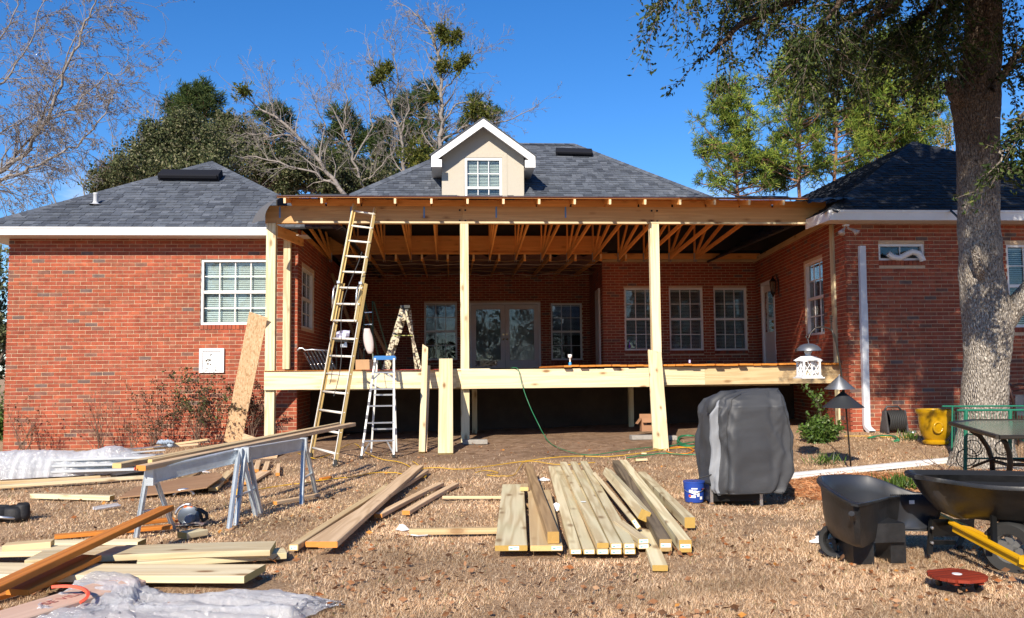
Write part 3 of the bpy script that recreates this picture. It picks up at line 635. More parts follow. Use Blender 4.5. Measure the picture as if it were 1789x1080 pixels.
# long low black vents on the slopes
def onPlane(px, py, p0, n): r = ray(px, py); return CP+r*((p0-CP).dot(n)/r.dot(n))
nL = V((0,-pL,1)).normalized(); nM = V((0,-(zR-zh)/dM,1)).normalized()
ridge_vent(onPlane(281, 313, apL, nL)+nL*.05, onPlane(386, 314, apL, nL)+nL*.05, .36, .16, nL)
ridge_vent(onPlane(971, 270, rgB, nM)+nM*.05, onPlane(1034, 272, rgB, nM)+nM*.05, .3, .14, nM)
pp = onPlane(167, 358, apL, nL); m = MB(); m.lathe(pp, [(.045,-.05),(.045,.21),(.05,.215),(.05,.235),(.03,.235),(.03,.1)], 14); m.lathe(pp, [(.13,.0),(.055,.03),(.05,.06)], 14); m.build('vent_pipe', plain('grey_pipe', (.5,.52,.55), .5), house, smooth=True)
# the low slope of the new porch roof (sheathing, felt, a first course of shingles)
xe0 = onY(484, 345, YE).x; xe1 = onY(1412, 348, YE).x
pr_poly = [V((xe0, YE, zE)), V((xe1, YE, zE)), V((7.95, YH+.1, porch_z(YH+.1))), V((hL-.6, YH+.1, porch_z(YH+.1)))]
M_SHEATH = wood('roof_sheathing', (.50,.23,.08), (.30,.11,.03), knots=.3, grain=.5)
m = MB(); nP = V((0,-PRS,1)).normalized(); m.prism([p-nP*.005 for p in pr_poly], -nP*.014); m.build('roof_sheathing', M_SHEATH, house)
m = MB(); m.bar((xe0-.01, YE-.004, zE+.006), (xe1+.01, YE-.004, zE+.005), .03, .008); m.build('drip_edge', plain('red_felt_edge', (.10,.015,.012), .7), house)
shingle_plane(pr_poly, M_SHINGLE, thick=.004)
# flat dark vents lying on it
for (a_, b_) in ((527, 608), (1290, 1368)):
    A = onY(a_, 338, 18.0); B = onY(b_, 338, 18.0); m = MB(); m.bar((A.x, 18, porch_z(18)+.02), (B.x, 18, porch_z(18)+.02), .5, .08, nP, c=.02); m.build('roof_vent', M_FELT, house)
# right end flashing: crumpled felt from the porch roof up on to the wing
m = MB(); A = onY(1411, 349, YE); B = onY(1500, 349, RFY-.01); 
ring = []
for i in range(13):
    t = i/12; x = xe1-.02+(B.x-xe1)*t; ring.append([V((x, YE-.03-.4*min(1, t*2.2), zE-.10+.02*math.sin(i*1.7)+.02*t)), V((x, YE+.05-.2*min(1, t*2), zE-.01+.012*math.sin(i*2.3))), V((x, YE+.5, zE+.075+.012*math.sin(i*3))), V((x+.1, YE+1.6, zE+.30))])
m.loft(ring, close=False); m.build('roof_felt', M_FELT, house, smooth=True)
# left end: felt hanging over the header end in a curve
m = MB(); ring = []
for i in range(9):
    a = i/8*math.pi*.5; py = 343+42*(1-math.cos(a)); px = 506-44*math.sin(a)
    q = onY(px, py, 14.95); q2 = onY(px-20*(i/8)**.7-2, py+2+4*i/8, 15.5); ring.append([q, q.lerp(q2, .5)+V((0,0,.01)), q2])
m.loft(ring, close=False); m.build('roof_felt', plain('grey_felt', (.10,.10,.105), .8, bump=.2), house, smooth=True)

# ------------------------------------------------------------ dormer
DY = 20.62; x0 = onY(772, 330, DY).x; x1 = onY(915.5, 330, DY).x; xc = (x0+x1)/2; zb_ = zh-.3; zev = onY(770, 283, DY-.35).z; ztop = onY(843, 206, DY-.4).z
hw = (x1-x0)/2; ohw = (onY(934, 280, DY-.4).x-onY(752, 280, DY-.4).x)/2; zr_e = onY(752, 271, DY-.4).z; sl_ = (ztop-zr_e)/ohw
m = MB(); zwall = ztop-.12-sl_*hw
wz = [onY(812, 276, DY), onY(877, 346, DY)]; wx0, wx1, wzt, wzb = wz[0].x, wz[1].x, wz[0].z, zh-.1
# wall with window opening
poly_l = [V((x0, DY, zb_)), V((wx0, DY, zb_)), V((wx0, DY, wzt)), V((xc, DY, wzt)), V((xc, DY, ztop-.12)), V((x0, DY, zwall))]
poly_r = [V((wx1, DY, zb_)), V((x1, DY, zb_)), V((x1, DY, zwall)), V((xc, DY, ztop-.12)), V((xc, DY, wzt)), V((wx1, DY, wzt))]
m.prism(poly_l, (0,.12,0)); m.prism(poly_r, (0,.12,0)); m.box((x0+.06, DY+1.62, (zb_+zwall)/2), (.118, 2.99, zwall-zb_)); m.box((x1-.06, DY+1.62, (zb_+zwall)/2), (.118, 2.99, zwall-zb_))
m.build('dormer_wall', M_STUCCO, house)
WD = Wall((x0, DY), (x1, DY), (0,-1)); m = MB()
WD.box(m, wx0-x0-.13, wx0-x0-.012, zb_, wzt+.13, 0, .012); WD.box(m, wx1-x0+.012, wx1-x0+.13, zb_, wzt+.13, 0, .012); WD.box(m, wx0-x0-.012, wx1-x0+.012, wzt+.012, wzt+.13, 0, .0115); m.build('stucco_band', M_STUCCO, house)
window(WD, wx0-x0, wx1-x0, wzt-1.46, wzt, 3, 2, d=-.03, fw=.055, mat=M_WHITE, open_=1.2)
# rakes (box ends), roof planes and side soffits
RY = DY-.38; m = MB(); tk = .20
for s in (-1, 1):
    A = V((xc+s*ohw, RY, zr_e)); T = V((xc, RY, ztop)); m.prism([A, T, T-V((0,0,tk)), A-V((0,0,tk))] if s < 0 else [T, A, A-V((0,0,tk)), T-V((0,0,tk))], (0, .04, 0))
    bx = ohw-hw; m.box((xc+s*(ohw-bx*.5), RY+.02, zr_e-tk+.012), (bx*1.02, .038, .18))
m.build('rake_board', M_WHITE, house)
m = MB()
for s in (-1, 1):
    A = V((xc+s*ohw, RY+.04, zr_e-.10)); T = V((xc, RY+.04, ztop-.12)); d_ = V((0, 3.3, 0)); m.prism([A, T, T-V((0,0,.012)), A-V((0,0,.012))], V((0,.34,0)))
    m.box((xc+s*(hw+(ohw-hw)/2), RY+1.7, zr_e-tk-.06), ((ohw-hw)*.98, 3.3, .01)); m.box((xc+s*(ohw-.01), RY+1.7, zr_e-tk/2-.04), (.02, 3.3, tk*.9))
m.build('dormer_soffit', M_SOFFIT, house)
for s in (-1, 1):
    A = V((xc+s*(ohw+.03), RY-.02, zr_e+.0)); T = V((xc, RY-.02, ztop+.02)); A2 = A+V((0,3.4,0)); T2 = T+V((0,3.4,0)); shingle_plane([A, A2, T2, T] if s > 0 else [A, T, T2, A2], M_SHINGLE, expo=.13, thick=.02)
# ------------------------------------------------------------ unfinished porch
porch = thing('porch', 'unfinished timber porch with open trusses, posts and raised deck on the brick house', 'porch', (1.5, 17, 0))
tailx = [497.8, 562, 625.6, 691.4, 754.4, 817, 881, 943.9, 1005, 1066.4, 1128.6, 1189, 1249.7, 1309.5, 1368]
X_T = [onY(p, 354, YE).x for p in tailx]; SP = (X_T[-1]-X_T[0])/14; X_T = [X_T[0]+SP*i for i in range(15)]
hz1 = onY(900, 361, HDY).z; hz0 = onY(900, 391, HDY).z; hxs = [onY(463.5, 370, HDY).x, onY(808, 370, HDY).x, onY(1143, 370, HDY).x, onY(1448, 370, HDY).x]
for a_, b_ in zip(hxs[:-1], hxs[1:]):
    h = board('header_beam', (a_+.001, HDY+.05, (hz0+hz1)/2), (b_-.001, HDY+.05, (hz0+hz1)/2), hz1-hz0, .10, M_HEADER, porch, up=(0,-1,0))
# bolt heads at the header joints
for x in hxs[1:3]:
    for dx in (-.05, .05):
        for z in (hz0+.05, hz1-.07):
            m = MB(); m.lathe((x+dx, HDY-.006, z), [(0,-.006),(.018,-.004),(.018,.008)], 8, 'y'); m.build('bolt', M_BLACKMETAL, porch)
board('ledger', (hxs[0]+.55, HDY-.012, hz0+.018), (hxs[3]-.35, HDY-.012, hz0+.018), .036, .022, M_PALE, porch, up=(0,-1,0))
for i in range(14):   # blocking between the truss tails
    x0_, x1_ = X_T[i]+.021, X_T[i+1]-.021; board('blocking', (x0_, HDY+.02, hz1+.06), (x1_, HDY+.02, hz1+.06), .12, .035, M_FRAMING, porch, up=(0,-1,0))
board('blocking', (X_T[-1]+.021, HDY+.02, hz1+.06), (hxs[3]-.05, HDY+.02, hz1+.06), .12, .035, M_FRAMING, porch, up=(0,-1,0))
for px in (489, 613.5, 741, 867, 988):
    q = onY(px, 372, HDY); m = MB(); m.box((q.x, HDY-.003, onY(px, 371, HDY).z), (.028, .004, .20)); m.build('blue_strap', M_TAPE, porch)
NY, NZ = 20.45, 3.98
for i, x in enumerate(X_T):
    t = thing('truss', None, None, (x, 17, 4.2)); del_ = t
    t.parent = porch; t.matrix_basis = WM[porch.name].inverted() @ WM[t.name]
    ty = .089
    cz = lambda y: porch_z(y)-.028-ty/2
    board('top_chord', (x, YE-.035, cz(YE-.035)), (x, NY, cz(NY)), .038, ty, M_FRAMING, t)
    node = V((x, NY, NZ))
    for (y_, k) in ((HDY+.15, 1), (17.1, 1), (18.7, 1), (20.40, 0)):
        tgt = V((x+.001*k, y_, cz(y_)-.02)); board('web', node+V((0,0,.03)), tgt, .037, .085 if k else .075, M_FRAMING, t)
    m = MB(); m.box((x-.021, NY-.05, NZ+.05), (.002, .14, .22)); m.box((x+.021, NY-.05, NZ+.05), (.002, .14, .22)); m.build('connector_plate', M_GALV, t)
# laminated beam and ledger at the old eave, left two thirds
xb = X_T[11]-.4
board('laminated_beam', (xlc+.02, 20.62, 4.38), (xb, 20.62, 4.38), .40, .09, M_FRAMING, porch, up=(0,-1,0))
board('ledger', (xlc+.02, 20.56, 4.15), (xb, 20.56, 4.15), .05, .04, M_FRAMING, porch, up=(0,-1,0))
board('laminated_beam', (xb+.1, 21.2, 4.16), (xm1, 21.2, 4.16), .14, .09, M_FRAMING, porch, up=(0,-1,0))
board('trim_board', (xm0, MWY-.03, 4.10), (xm1, MWY-.03, 4.10), .10, .025, M_PINE, porch, up=(0,-1,0))
q0, q1 = WRS.P(.9, 4.09, .03), WRS.P(WRS.L-.02, 4.09, .03); board('trim_board', q0, q1, .12, .025, M_PINE, porch, up=tuple(WRS.n))
q0, q1 = WLS.P(.3, 4.07, .03), WLS.P(4.0, 4.07, .03); board('trim_board', q0, q1, .10, .025, M_FRAMING, porch, up=tuple(WLS.n))
for x in X_T[:12]:
    board('ceiling_joist', (x+.25, 20.75, 4.10), (x+.25, BWY-.03, 4.12), .038, .11, M_FRAMING, porch)
    board('stud', (x+.25, 20.80, 3.99), (x+.25, 20.80, 4.38), .06, .038, M_FRAMING, porch)
M_BATT = plain('insulation', (.22,.12,.10), .95, bump=.6, bscale=14, var=.35)
m = MB(); rr = []
for j in range(7):
    y = 20.9+j*.72; rr.append([V((xlc+.05+i*.14, y, 4.17+.05*math.sin(i*1.1+j)+.03*math.sin(i*2.7))) for i in range(48)])
m.loft(rr, close=False); o = m.build('insulation', M_BATT, porch, smooth=True)
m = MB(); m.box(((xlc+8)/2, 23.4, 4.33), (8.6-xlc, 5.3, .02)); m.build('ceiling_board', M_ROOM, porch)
for j in range(6):   # loose wires slung below the ceiling
    m = MB(); y = 21.0+j*.6; z = 4.02-.02*j; pts = []
    for i in range(40):
        x = xlc+.2+i*.17; pts.append(V((x, y+.05*math.sin(i*.8+j), z+.045*abs(math.sin(x*math.pi/SP/2+j))-.02)))
    m.tube(pts, .008, 4); m.build('wire', plain('wire_%d' % j, [(.35,.24,.12),(.5,.42,.34),(.32,.18,.07)][j % 3], .6), porch)
# dark sheets added above the trusses and at both sides to block daylight leaks
m = MB(); m.box(((xlc+8)/2, 20.75, 4.97), (8.9-xlc, .02, .84)); m.box((5.9, 20.74, 4.6), (6.2, .02, .70)); m.build('daylight_block', M_ROOM, porch)
m = MB(); m.prism([V((xlc-.4, LWY-.1, 3.95)), V((xlc-.4, YH+.2, 3.95)), V((xlc-.4, YH+.2, porch_z(YH)-.03)), V((xlc-.4, LWY-.1, porch_z(LWY)-.03))], (.02,0,0)); m.build('daylight_block', M_ROOM, porch)
m = MB(); m.prism([WRS.P(.6, 4.02, -.16), WRS.P(WRS.L, 4.02, -.16), WRS.P(WRS.L, porch_z(MWY)-.2, -.16), WRS.P(.6, porch_z(RWY+.6)-.03, -.16)], (.02,0,0)); m.build('daylight_block', M_ROOM, porch)
# posts
def post(px, ytop, pybot, w=.155, y=HDY+.05, zt=None, mat=M_TREATED, d=None):
    c = onY(px, ytop, y); zt = zt if zt is not None else c.z; b = onY(px, pybot, y); x = c.x; zb = gz(x, y)-.12 if pybot is None else b.z
    return board('post', (x, y, zb), (x, y, zt), w, d or .14, mat, porch, up=(0,-1,0))
board('post', (onY(474, 500, HDY+.05).x, HDY+.05, gz(-3, HDY)-.1), (onY(474, 500, HDY+.05).x, HDY+.05, hz0-.002), .165, .14, M_TREATED, porch, up=(0,-1,0))
x = onY(811.5, 500, HDY+.05).x; board('post', (x, HDY+.05, gz(x, HDY)-.05), (x, HDY+.05, hz0-.002), .15, .14, M_TREATED, porch, up=(0,-1,0))
x = onY(1144, 500, HDY+.05).x; board('post', (x, HDY+.05, gz(x, HDY)-.05), (x, HDY+.05, hz0-.002), .165, .14, M_TREATED, porch, up=(0,-1,0))
x = onY(1460.5, 500, HDY+.05).x; board('post', (x, HDY+.05, gz(x, HDY)-.05), (x, HDY+.05, hz0-.002), .13, .14, M_TREATED, porch, up=(0,-1,0))
x = onY(502, 500, LWY-.1).x; board('post', (x, LWY-.1, 1.4), (x, LWY-.1, 3.98), .13, .14, M_TREATED, porch, up=(0,-1,0))
board('side_header', (onY(474, 500, HDY).x+.06, HDY+.11, 3.86), (onY(474, 500, HDY).x+.3, LWY-.02, 3.86), .04, .2, M_FRAMING, porch)
for (px, y) in ((829, 17.4), (1102, 17.6)):
    x = onY(px, 700, y).x; board('post', (x, y, gz(x, y)-.05), (x, y, 1.1), .10, .10, M_TREATED, porch, up=(0,-1,0))
# deck rim beams
rz0 = onY(900, 679, HDY-.06).z+.02; rz1 = 1.362
rx = [onY(462, 660, HDY-.06).x, onY(797, 660, HDY-.06).x, onY(806, 660, HDY-.1).x, onY(1231, 660, HDY-.06).x, onY(1482, 660, HDY-.06).x]
board('rim_beam', (rx[0], HDY-.06, (rz0+rz1)/2), (rx[1], HDY-.06, (rz0+rz1)/2), rz1-rz0, .045, M_TREATED, porch, up=(0,-1,0), c=.005)
board('rim_beam', (rx[1]-.6, HDY-.01, (rz0+rz1)/2+.01), (rx[1]+.6, HDY-.01, (rz0+rz1)/2+.01), rz1-rz0, .05, M_TREATED, porch, up=(0,-1,0), c=.005)
board('rim_beam', (rx[2], HDY-.105, (rz0+rz1)/2-.01), (onY(1142, 660, HDY-.1).x, HDY-.105, (rz0+rz1)/2-.01), rz1-rz0+.01, .045, M_PALE, porch, up=(0,-1,0), c=.005)
board('rim_beam', (onY(1143, 660, HDY-.06).x, HDY-.06, (rz0+rz1)/2+.012), (rx[3], HDY-.06, (rz0+rz1)/2+.012), rz1-rz0, .045, M_TREATED, porch, up=(0,-1,0), c=.005)
board('rim_beam', (rx[3]+.002, HDY-.06, (rz0+rz1)/2+.012), (rx[4]-.03, HDY-.06, (rz0+rz1)/2+.012), rz1-rz0, .045, M_PINE, porch, up=(0,-1,0), c=.005)
m = MB()
x = rx[0]+.3
while x < 7.0: 
    m.box((x, 18.4, 1.21), (.038, 6.1, .23)); x += .41
o = m.build('floor_joist', M_TREATED, porch); o['kind'] = 'stuff'
for y in (17.4,): board('floor_beam', (rx[0]+.2, y, 1.03), (6.95, y, 1.03), .09, .12, M_TREATED, porch)
m = MB(); m.box(((xlc+7.4)/2+.0, 20.2, 1.345), (7.3-xlc, 9.9, .016)); m.build('subfloor', M_SUBF, porch)
# cedar deck boards laid loose on the joists, their ends sticking out unevenly over the rim
x = onY(984, 638, HDY-.15).x; xe = onY(1472, 638, HDY-.15).x; n = 0
while x < xe:
    w = .138; dy = random.uniform(-.12, .02); dz = random.uniform(0, .012); sk = random.uniform(-.03, .03)
    board('deck_board', (x+w/2, HDY-.13+dy, rz1+.034+dz), (x+w/2+sk, min(21.4, HDY+4.2+random.uniform(-.3, .3)), rz1+.030), w, .032, M_CEDAR, porch, c=.004); x += w+.006; n += 1
# old red membrane strip along the left rim
m = MB(); m.box(((onY(640, 647, HDY).x+onY(782, 647, HDY).x)/2, HDY-.07, rz1+.006), (onY(782, 647, HDY).x-onY(640, 647, HDY).x, .14, .008)); m.build('red_membrane', plain('red_membrane', (.35,.03,.03), .6), porch)
m = MB(); m.box(((rx[0]+onY(640, 647, HDY).x)/2, HDY-.05, rz1+.005), (onY(640, 647, HDY).x-rx[0], .12, .009)); m.build('rim_cap', M_CEDAR, porch)
# floodlights under the right eave
fl = MB(); c = onY(1478, 393, RWY-.2); fl.lathe(c, [(.0,.0),(.06,.0),(.06,-.02),(0,-.025)], 12); flo = fl.build('floodlight', M_WHITE, house, smooth=True)
for s in (-1, 1):
    m = MB(); e_ = c+V((s*.09, -.07, -.10)); m.tube([c+V((s*.02,0,-.02)), c+V((s*.04,-.01,-.07)), e_], [.014,.018,.025], 8)
    d_ = V((s*.5, -.5, -.6)).normalized(); m.tube([e_, e_+d_*.04, e_+d_*.10], [.028,.035,.062], 12); m.build('lamp_head', plain('lamp_shell', (.5,.42,.38), .3), flo, smooth=True)
# downspout with two seams and a kicked-out foot
m = MB(); T = onY(1505.5, 430, RWY-.05); B = onY(1514, 742, RWY-.07)
def rect(c, w, d, ang=0): ca, sa = math.cos(ang), math.sin(ang); return [c+V((x, y*ca, y*sa)) for x, y in ((-w,-d),(w,-d),(w,d),(-w,d))]
M_DSP = plain('painted_downspout', (.60,.62,.66), .4, var=.04)
m.loft([rect(T, .056, .036), rect(T.lerp(B, .33), .056, .036)], cap0=True); m.loft([rect(T.lerp(B, .325), .060, .040), rect(T.lerp(B, .60), .060, .040)], cap0=True); m.loft([rect(T.lerp(B, .595), .056, .036), rect(B, .056, .036), rect(B+V((.0,-.03,-.05)), .056, .036, -.5), rect(B+V((.02,-.16,-.13)), .058, .036, -1.1)])
m.build('downspout', M_DSP, house)

m = MB(); m.box(((xlc+7.3)/2, 18.3, .62), (7.5-xlc, .04, 1.1)); m.build('under_deck_shade_sheet', M_UNDERSHADE, porch)  # dark brown sheet added to paint the deep shade under the deck
# ------------------------------------------------------------ plants
def tri_tubes(segs, sides=3):
    """segs: array (n,8): ax ay az ra bx by bz rb -> verts, quads"""
    S = np.asarray(segs, dtype=np.float64); A, ra, B, rb = S[:, 0:3], S[:, 3:4], S[:, 4:7], S[:, 7:8]
    d = B-A; L = np.linalg.norm(d, axis=1, keepdims=True)+1e-9; d /= L
    ref = np.where(np.abs(d[:, 2:3]) < .9, np.array([[0, 0, 1.0]]), np.array([[1.0, 0, 0]])); n1 = np.cross(d, ref); n1 /= np.linalg.norm(n1, axis=1, keepdims=True); n2 = np.cross(d, n1)
    vs_ = []
    for P_, r in ((A, ra), (B, rb)):
        for k in range(sides):
            a = 2*math.pi*k/sides; vs_.append(P_+(n1*math.cos(a)+n2*math.sin(a))*r)
    vv = np.stack(vs_, axis=1).reshape(-1, 3); n = len(S)
    F_ = np.array([(k, (k+1) % sides, sides+(k+1) % sides, sides+k) for k in range(sides)]); fa = (F_[None]+np.arange(n)[:, None, None]*2*sides).reshape(-1, 4)
    return vv, fa
def leaf_mesh(name, pts, dirs, size, width, mat, parent=None, fold=.25, M=None, curl=0):
    """one folded leaf (4 corners, 2 triangles) at each point"""
    P_ = np.asarray(pts, dtype=np.float64); D = np.asarray(dirs, dtype=np.float64); n = len(P_)
    D /= np.linalg.norm(D, axis=1, keepdims=True)+1e-9
    rnd = rng.normal(size=(n, 3)); s = np.cross(D, rnd); s /= np.linalg.norm(s, axis=1, keepdims=True)+1e-9; up = np.cross(s, D)
    sz = np.asarray(size).reshape(-1, 1) if np.ndim(size) else np.full((n, 1), size); wd = sz*width
    a = P_; c = P_+D*sz+up*curl*sz; mid = P_+D*sz*.5+up*sz*fold*.4; b = mid+s*wd; e = mid-s*wd
    vv = np.stack([a, b, c, e], axis=1).reshape(-1, 3)
    F_ = np.array([(0, 1, 2), (0, 2, 3)]); fa = (F_[None]+np.arange(n)[:, None, None]*4).reshape(-1, 3)
    Mi = M or (WM[parent.name] if parent is not None else Matrix.Identity(4)); off = np.array(Mi.translation)
    return put(bpy.data.objects.new(name, me_np(name, vv-off, fa, mat)), Matrix.Translation(V(off)), parent)
def tube_obj(name, segs, mat, parent, sides=3, smooth=True):
    o = tube_obj_(name, segs, mat, parent, sides, smooth)
    if name in ('branches', 'twigs', 'limbs', 'clump_stems', 'stems', 'twig_stems') : o['kind'] = 'stuff'
    return o
def tube_obj_(name, segs, mat, parent, sides=3, smooth=True):
    vv, fa = tri_tubes(segs, sides); off = np.array(WM[parent.name].translation)
    return put(bpy.data.objects.new(name, me_np(name, vv-off, fa, mat, smooth=smooth)), Matrix.Translation(V(off)), parent)
def unit(v): return v/(np.linalg.norm(v)+1e-9)
def grow(segs, p, d, L, r, depth, droop=0.0, spread=.6, kink=.16, nseg=6, tips=None, upb=.0, ratio=.62, kids=4, rmin=.004):
    """a branch with recursive side branches; everything appended to segs"""
    p = np.array(p, dtype=float); d = unit(np.array(d, dtype=float)); step = L/nseg
    for i in range(nseg):
        d = unit(d+rng.normal(size=3)*kink+np.array([0, 0, upb-droop*(i/nseg)])); q = p+d*step; r0 = max(r*(1-i/nseg*.75), rmin); r1 = max(r*(1-(i+1)/nseg*.75), rmin)
        segs.append((*p, r0, *q, r1))
        if depth > 0 and i >= 1:
            for _ in range(max(1, int(round(kids/nseg*1.4+rng.random()*.7-.2)))):
                if rng.random() < kids/nseg:
                    nd = unit(d*(1-spread*.3)+unit(np.cross(d, rng.normal(size=3)))*spread*1.2)
                    grow(segs, p+(q-p)*rng.random(), nd, L*ratio*rng.uniform(.65, 1.1)*(1-i/nseg*.35), r1*.6, depth-1, droop, spread, kink, max(3, nseg-1), tips, upb, ratio, kids, rmin)
        p = q
        if tips is not None and depth <= 1: tips.append((*p, *d))
M_BARKG = plain('pale_bark', (.23,.20,.18), .9, bump=.5, bscale=20, var=.3)
M_BARKD = plain('grey_brown_bark', (.17,.135,.11), .9, bump=.5, bscale=20, var=.3)
M_TWIG = plain('dry_twig', (.16,.10,.07), .9)
M_MIST = pieces('mistletoe_leaf', [(0,(.10,.12,.02)),(.4,(.15,.15,.025)),(.7,(.06,.085,.015)),(.9,(.22,.20,.04))], bump=0, trans=.35)
M_NEEDLE = pieces('pine_needle', [(0,(.16,.235,.035)),(.35,(.27,.33,.05)),(.6,(.08,.145,.025)),(.85,(.40,.43,.08))], bump=0, trans=.35, mottled=.35, mscale=.8)
M_NEEDLED = pieces('dark_pine_needle', [(0,(.045,.075,.02)),(.35,(.075,.11,.03)),(.6,(.03,.055,.015)),(.85,(.12,.15,.04))], bump=0, trans=.3, mottled=.35, mscale=.6)
M_EVER = pieces('evergreen_leaf', [(0,(.085,.10,.04)),(.3,(.13,.14,.06)),(.55,(.05,.07,.028)),(.8,(.21,.20,.11)),(.93,(.28,.26,.16))], bump=0, trans=.25, mottled=.3, mscale=.7)
M_OAK = pieces('oak_leaf', [(0,(.035,.055,.015)),(.35,(.055,.08,.02)),(.6,(.022,.038,.010)),(.82,(.09,.12,.03)),(.95,(.16,.17,.05))], bump=0, trans=.3, mottled=.3, mscale=3, rough=.6, spec=.2)
M_DRYLEAF = pieces('withered_leaf', [(0,(.10,.055,.03)),(.3,(.16,.085,.045)),(.55,(.06,.035,.02)),(.8,(.24,.12,.06))], bump=0, trans=.2)
M_BUSH = pieces('bush_leaf', [(0,(.07,.13,.02)),(.4,(.11,.19,.035)),(.7,(.04,.08,.015)),(.9,(.20,.27,.07))], bump=0, trans=.3, rough=.4, spec=.5)

def bare_tree(label, limbs, base, mat, group, kids=4, depth=3, droop=0., upb=.02, leaves=None, mist=(), side_len=1.0, seed=1, r0=.14, kink=.15, ratio=.62):
    """limbs: list of pixel paths at a distance, each (points, distance, radius)"""
    global rng
    rng = np.random.default_rng(seed)
    t = thing('bare_tree', label, 'tree', base, group); trunk = []; segs = []; tips = []
    for pts, dist, rad in limbs:
        rad *= .44
        ps = [atD(px, py, dist+dz) for px, py, dz in [(p+(0,))[:3] for p in pts]]
        fine = []
        for i in range(len(ps)-1):
            for k in range(4): fine.append(ps[i].lerp(ps[i+1], k/4)+V(rng.normal(size=3)*.035*(1 if i+k else 0)))
        fine.append(ps[-1]); n = len(fine)
        for i in range(n-1):
            ra, rb = rad*(1-.8*i/n), rad*(1-.8*(i+1)/n); trunk.append((*fine[i], ra, *fine[i+1], rb))
            if i > 1:
                for _ in range(2 if rng.random() < .8 else 1):
                    d = np.array(fine[i+1]-fine[i]); nd = unit(unit(d)*.7+unit(np.cross(d, rng.normal(size=3)))*.8)
                    grow(segs, fine[i], nd, side_len*rng.uniform(.5, 1.15)*(1-.4*i/n), max(rb*.5, .009), depth, droop, .6, kink, 6, tips, upb, ratio, kids, rmin=.005)
        d = np.array(fine[-1]-fine[-2]); grow(segs, fine[-1], d, side_len*.9, rad*.2, depth, droop, .6, kink, 6, tips, upb, ratio, kids, rmin=.005)
    tube_obj('trunk', trunk, mat, t, 7); tube_obj('branches', segs, mat, t, 3)
    if leaves:
        T = np.array(tips); idx = rng.integers(0, len(T), leaves[0]); P_ = T[idx, :3]+rng.normal(size=(leaves[0], 3))*.04
        leaf_mesh('leaves', P_, T[idx, 3:6]+rng.normal(size=(leaves[0], 3))*.7, rng.uniform(.6, 1.3, leaves[0])*leaves[1], .28, leaves[2], t)
    for (px, py, rp, dist) in mist:
        c = np.array(atD(px, py, dist)); rr = rp*dist/1500; n = int(620*max(.5, (rp/18)**2)); v = rng.normal(size=(n, 3)); v /= np.linalg.norm(v, axis=1, keepdims=True)
        v *= (rng.random((n, 1))**.75)*1.15; lump = .85+.55*np.sin(v[:, :1]*4+px)*np.cos(v[:, 2:3]*5+py)
        leaf_mesh('mistletoe_clump', c+v*rr*lump, v+rng.normal(size=(n, 3))*.5, rng.uniform(.08, .17, n), .22, M_MIST, t)['kind'] = 'stuff'
        cs = [(*c, .01, *(c+v[k]*rr*.9), .004) for k in range(30)]; tube_obj('clump_stems', cs, M_BARKD, t)
    return t
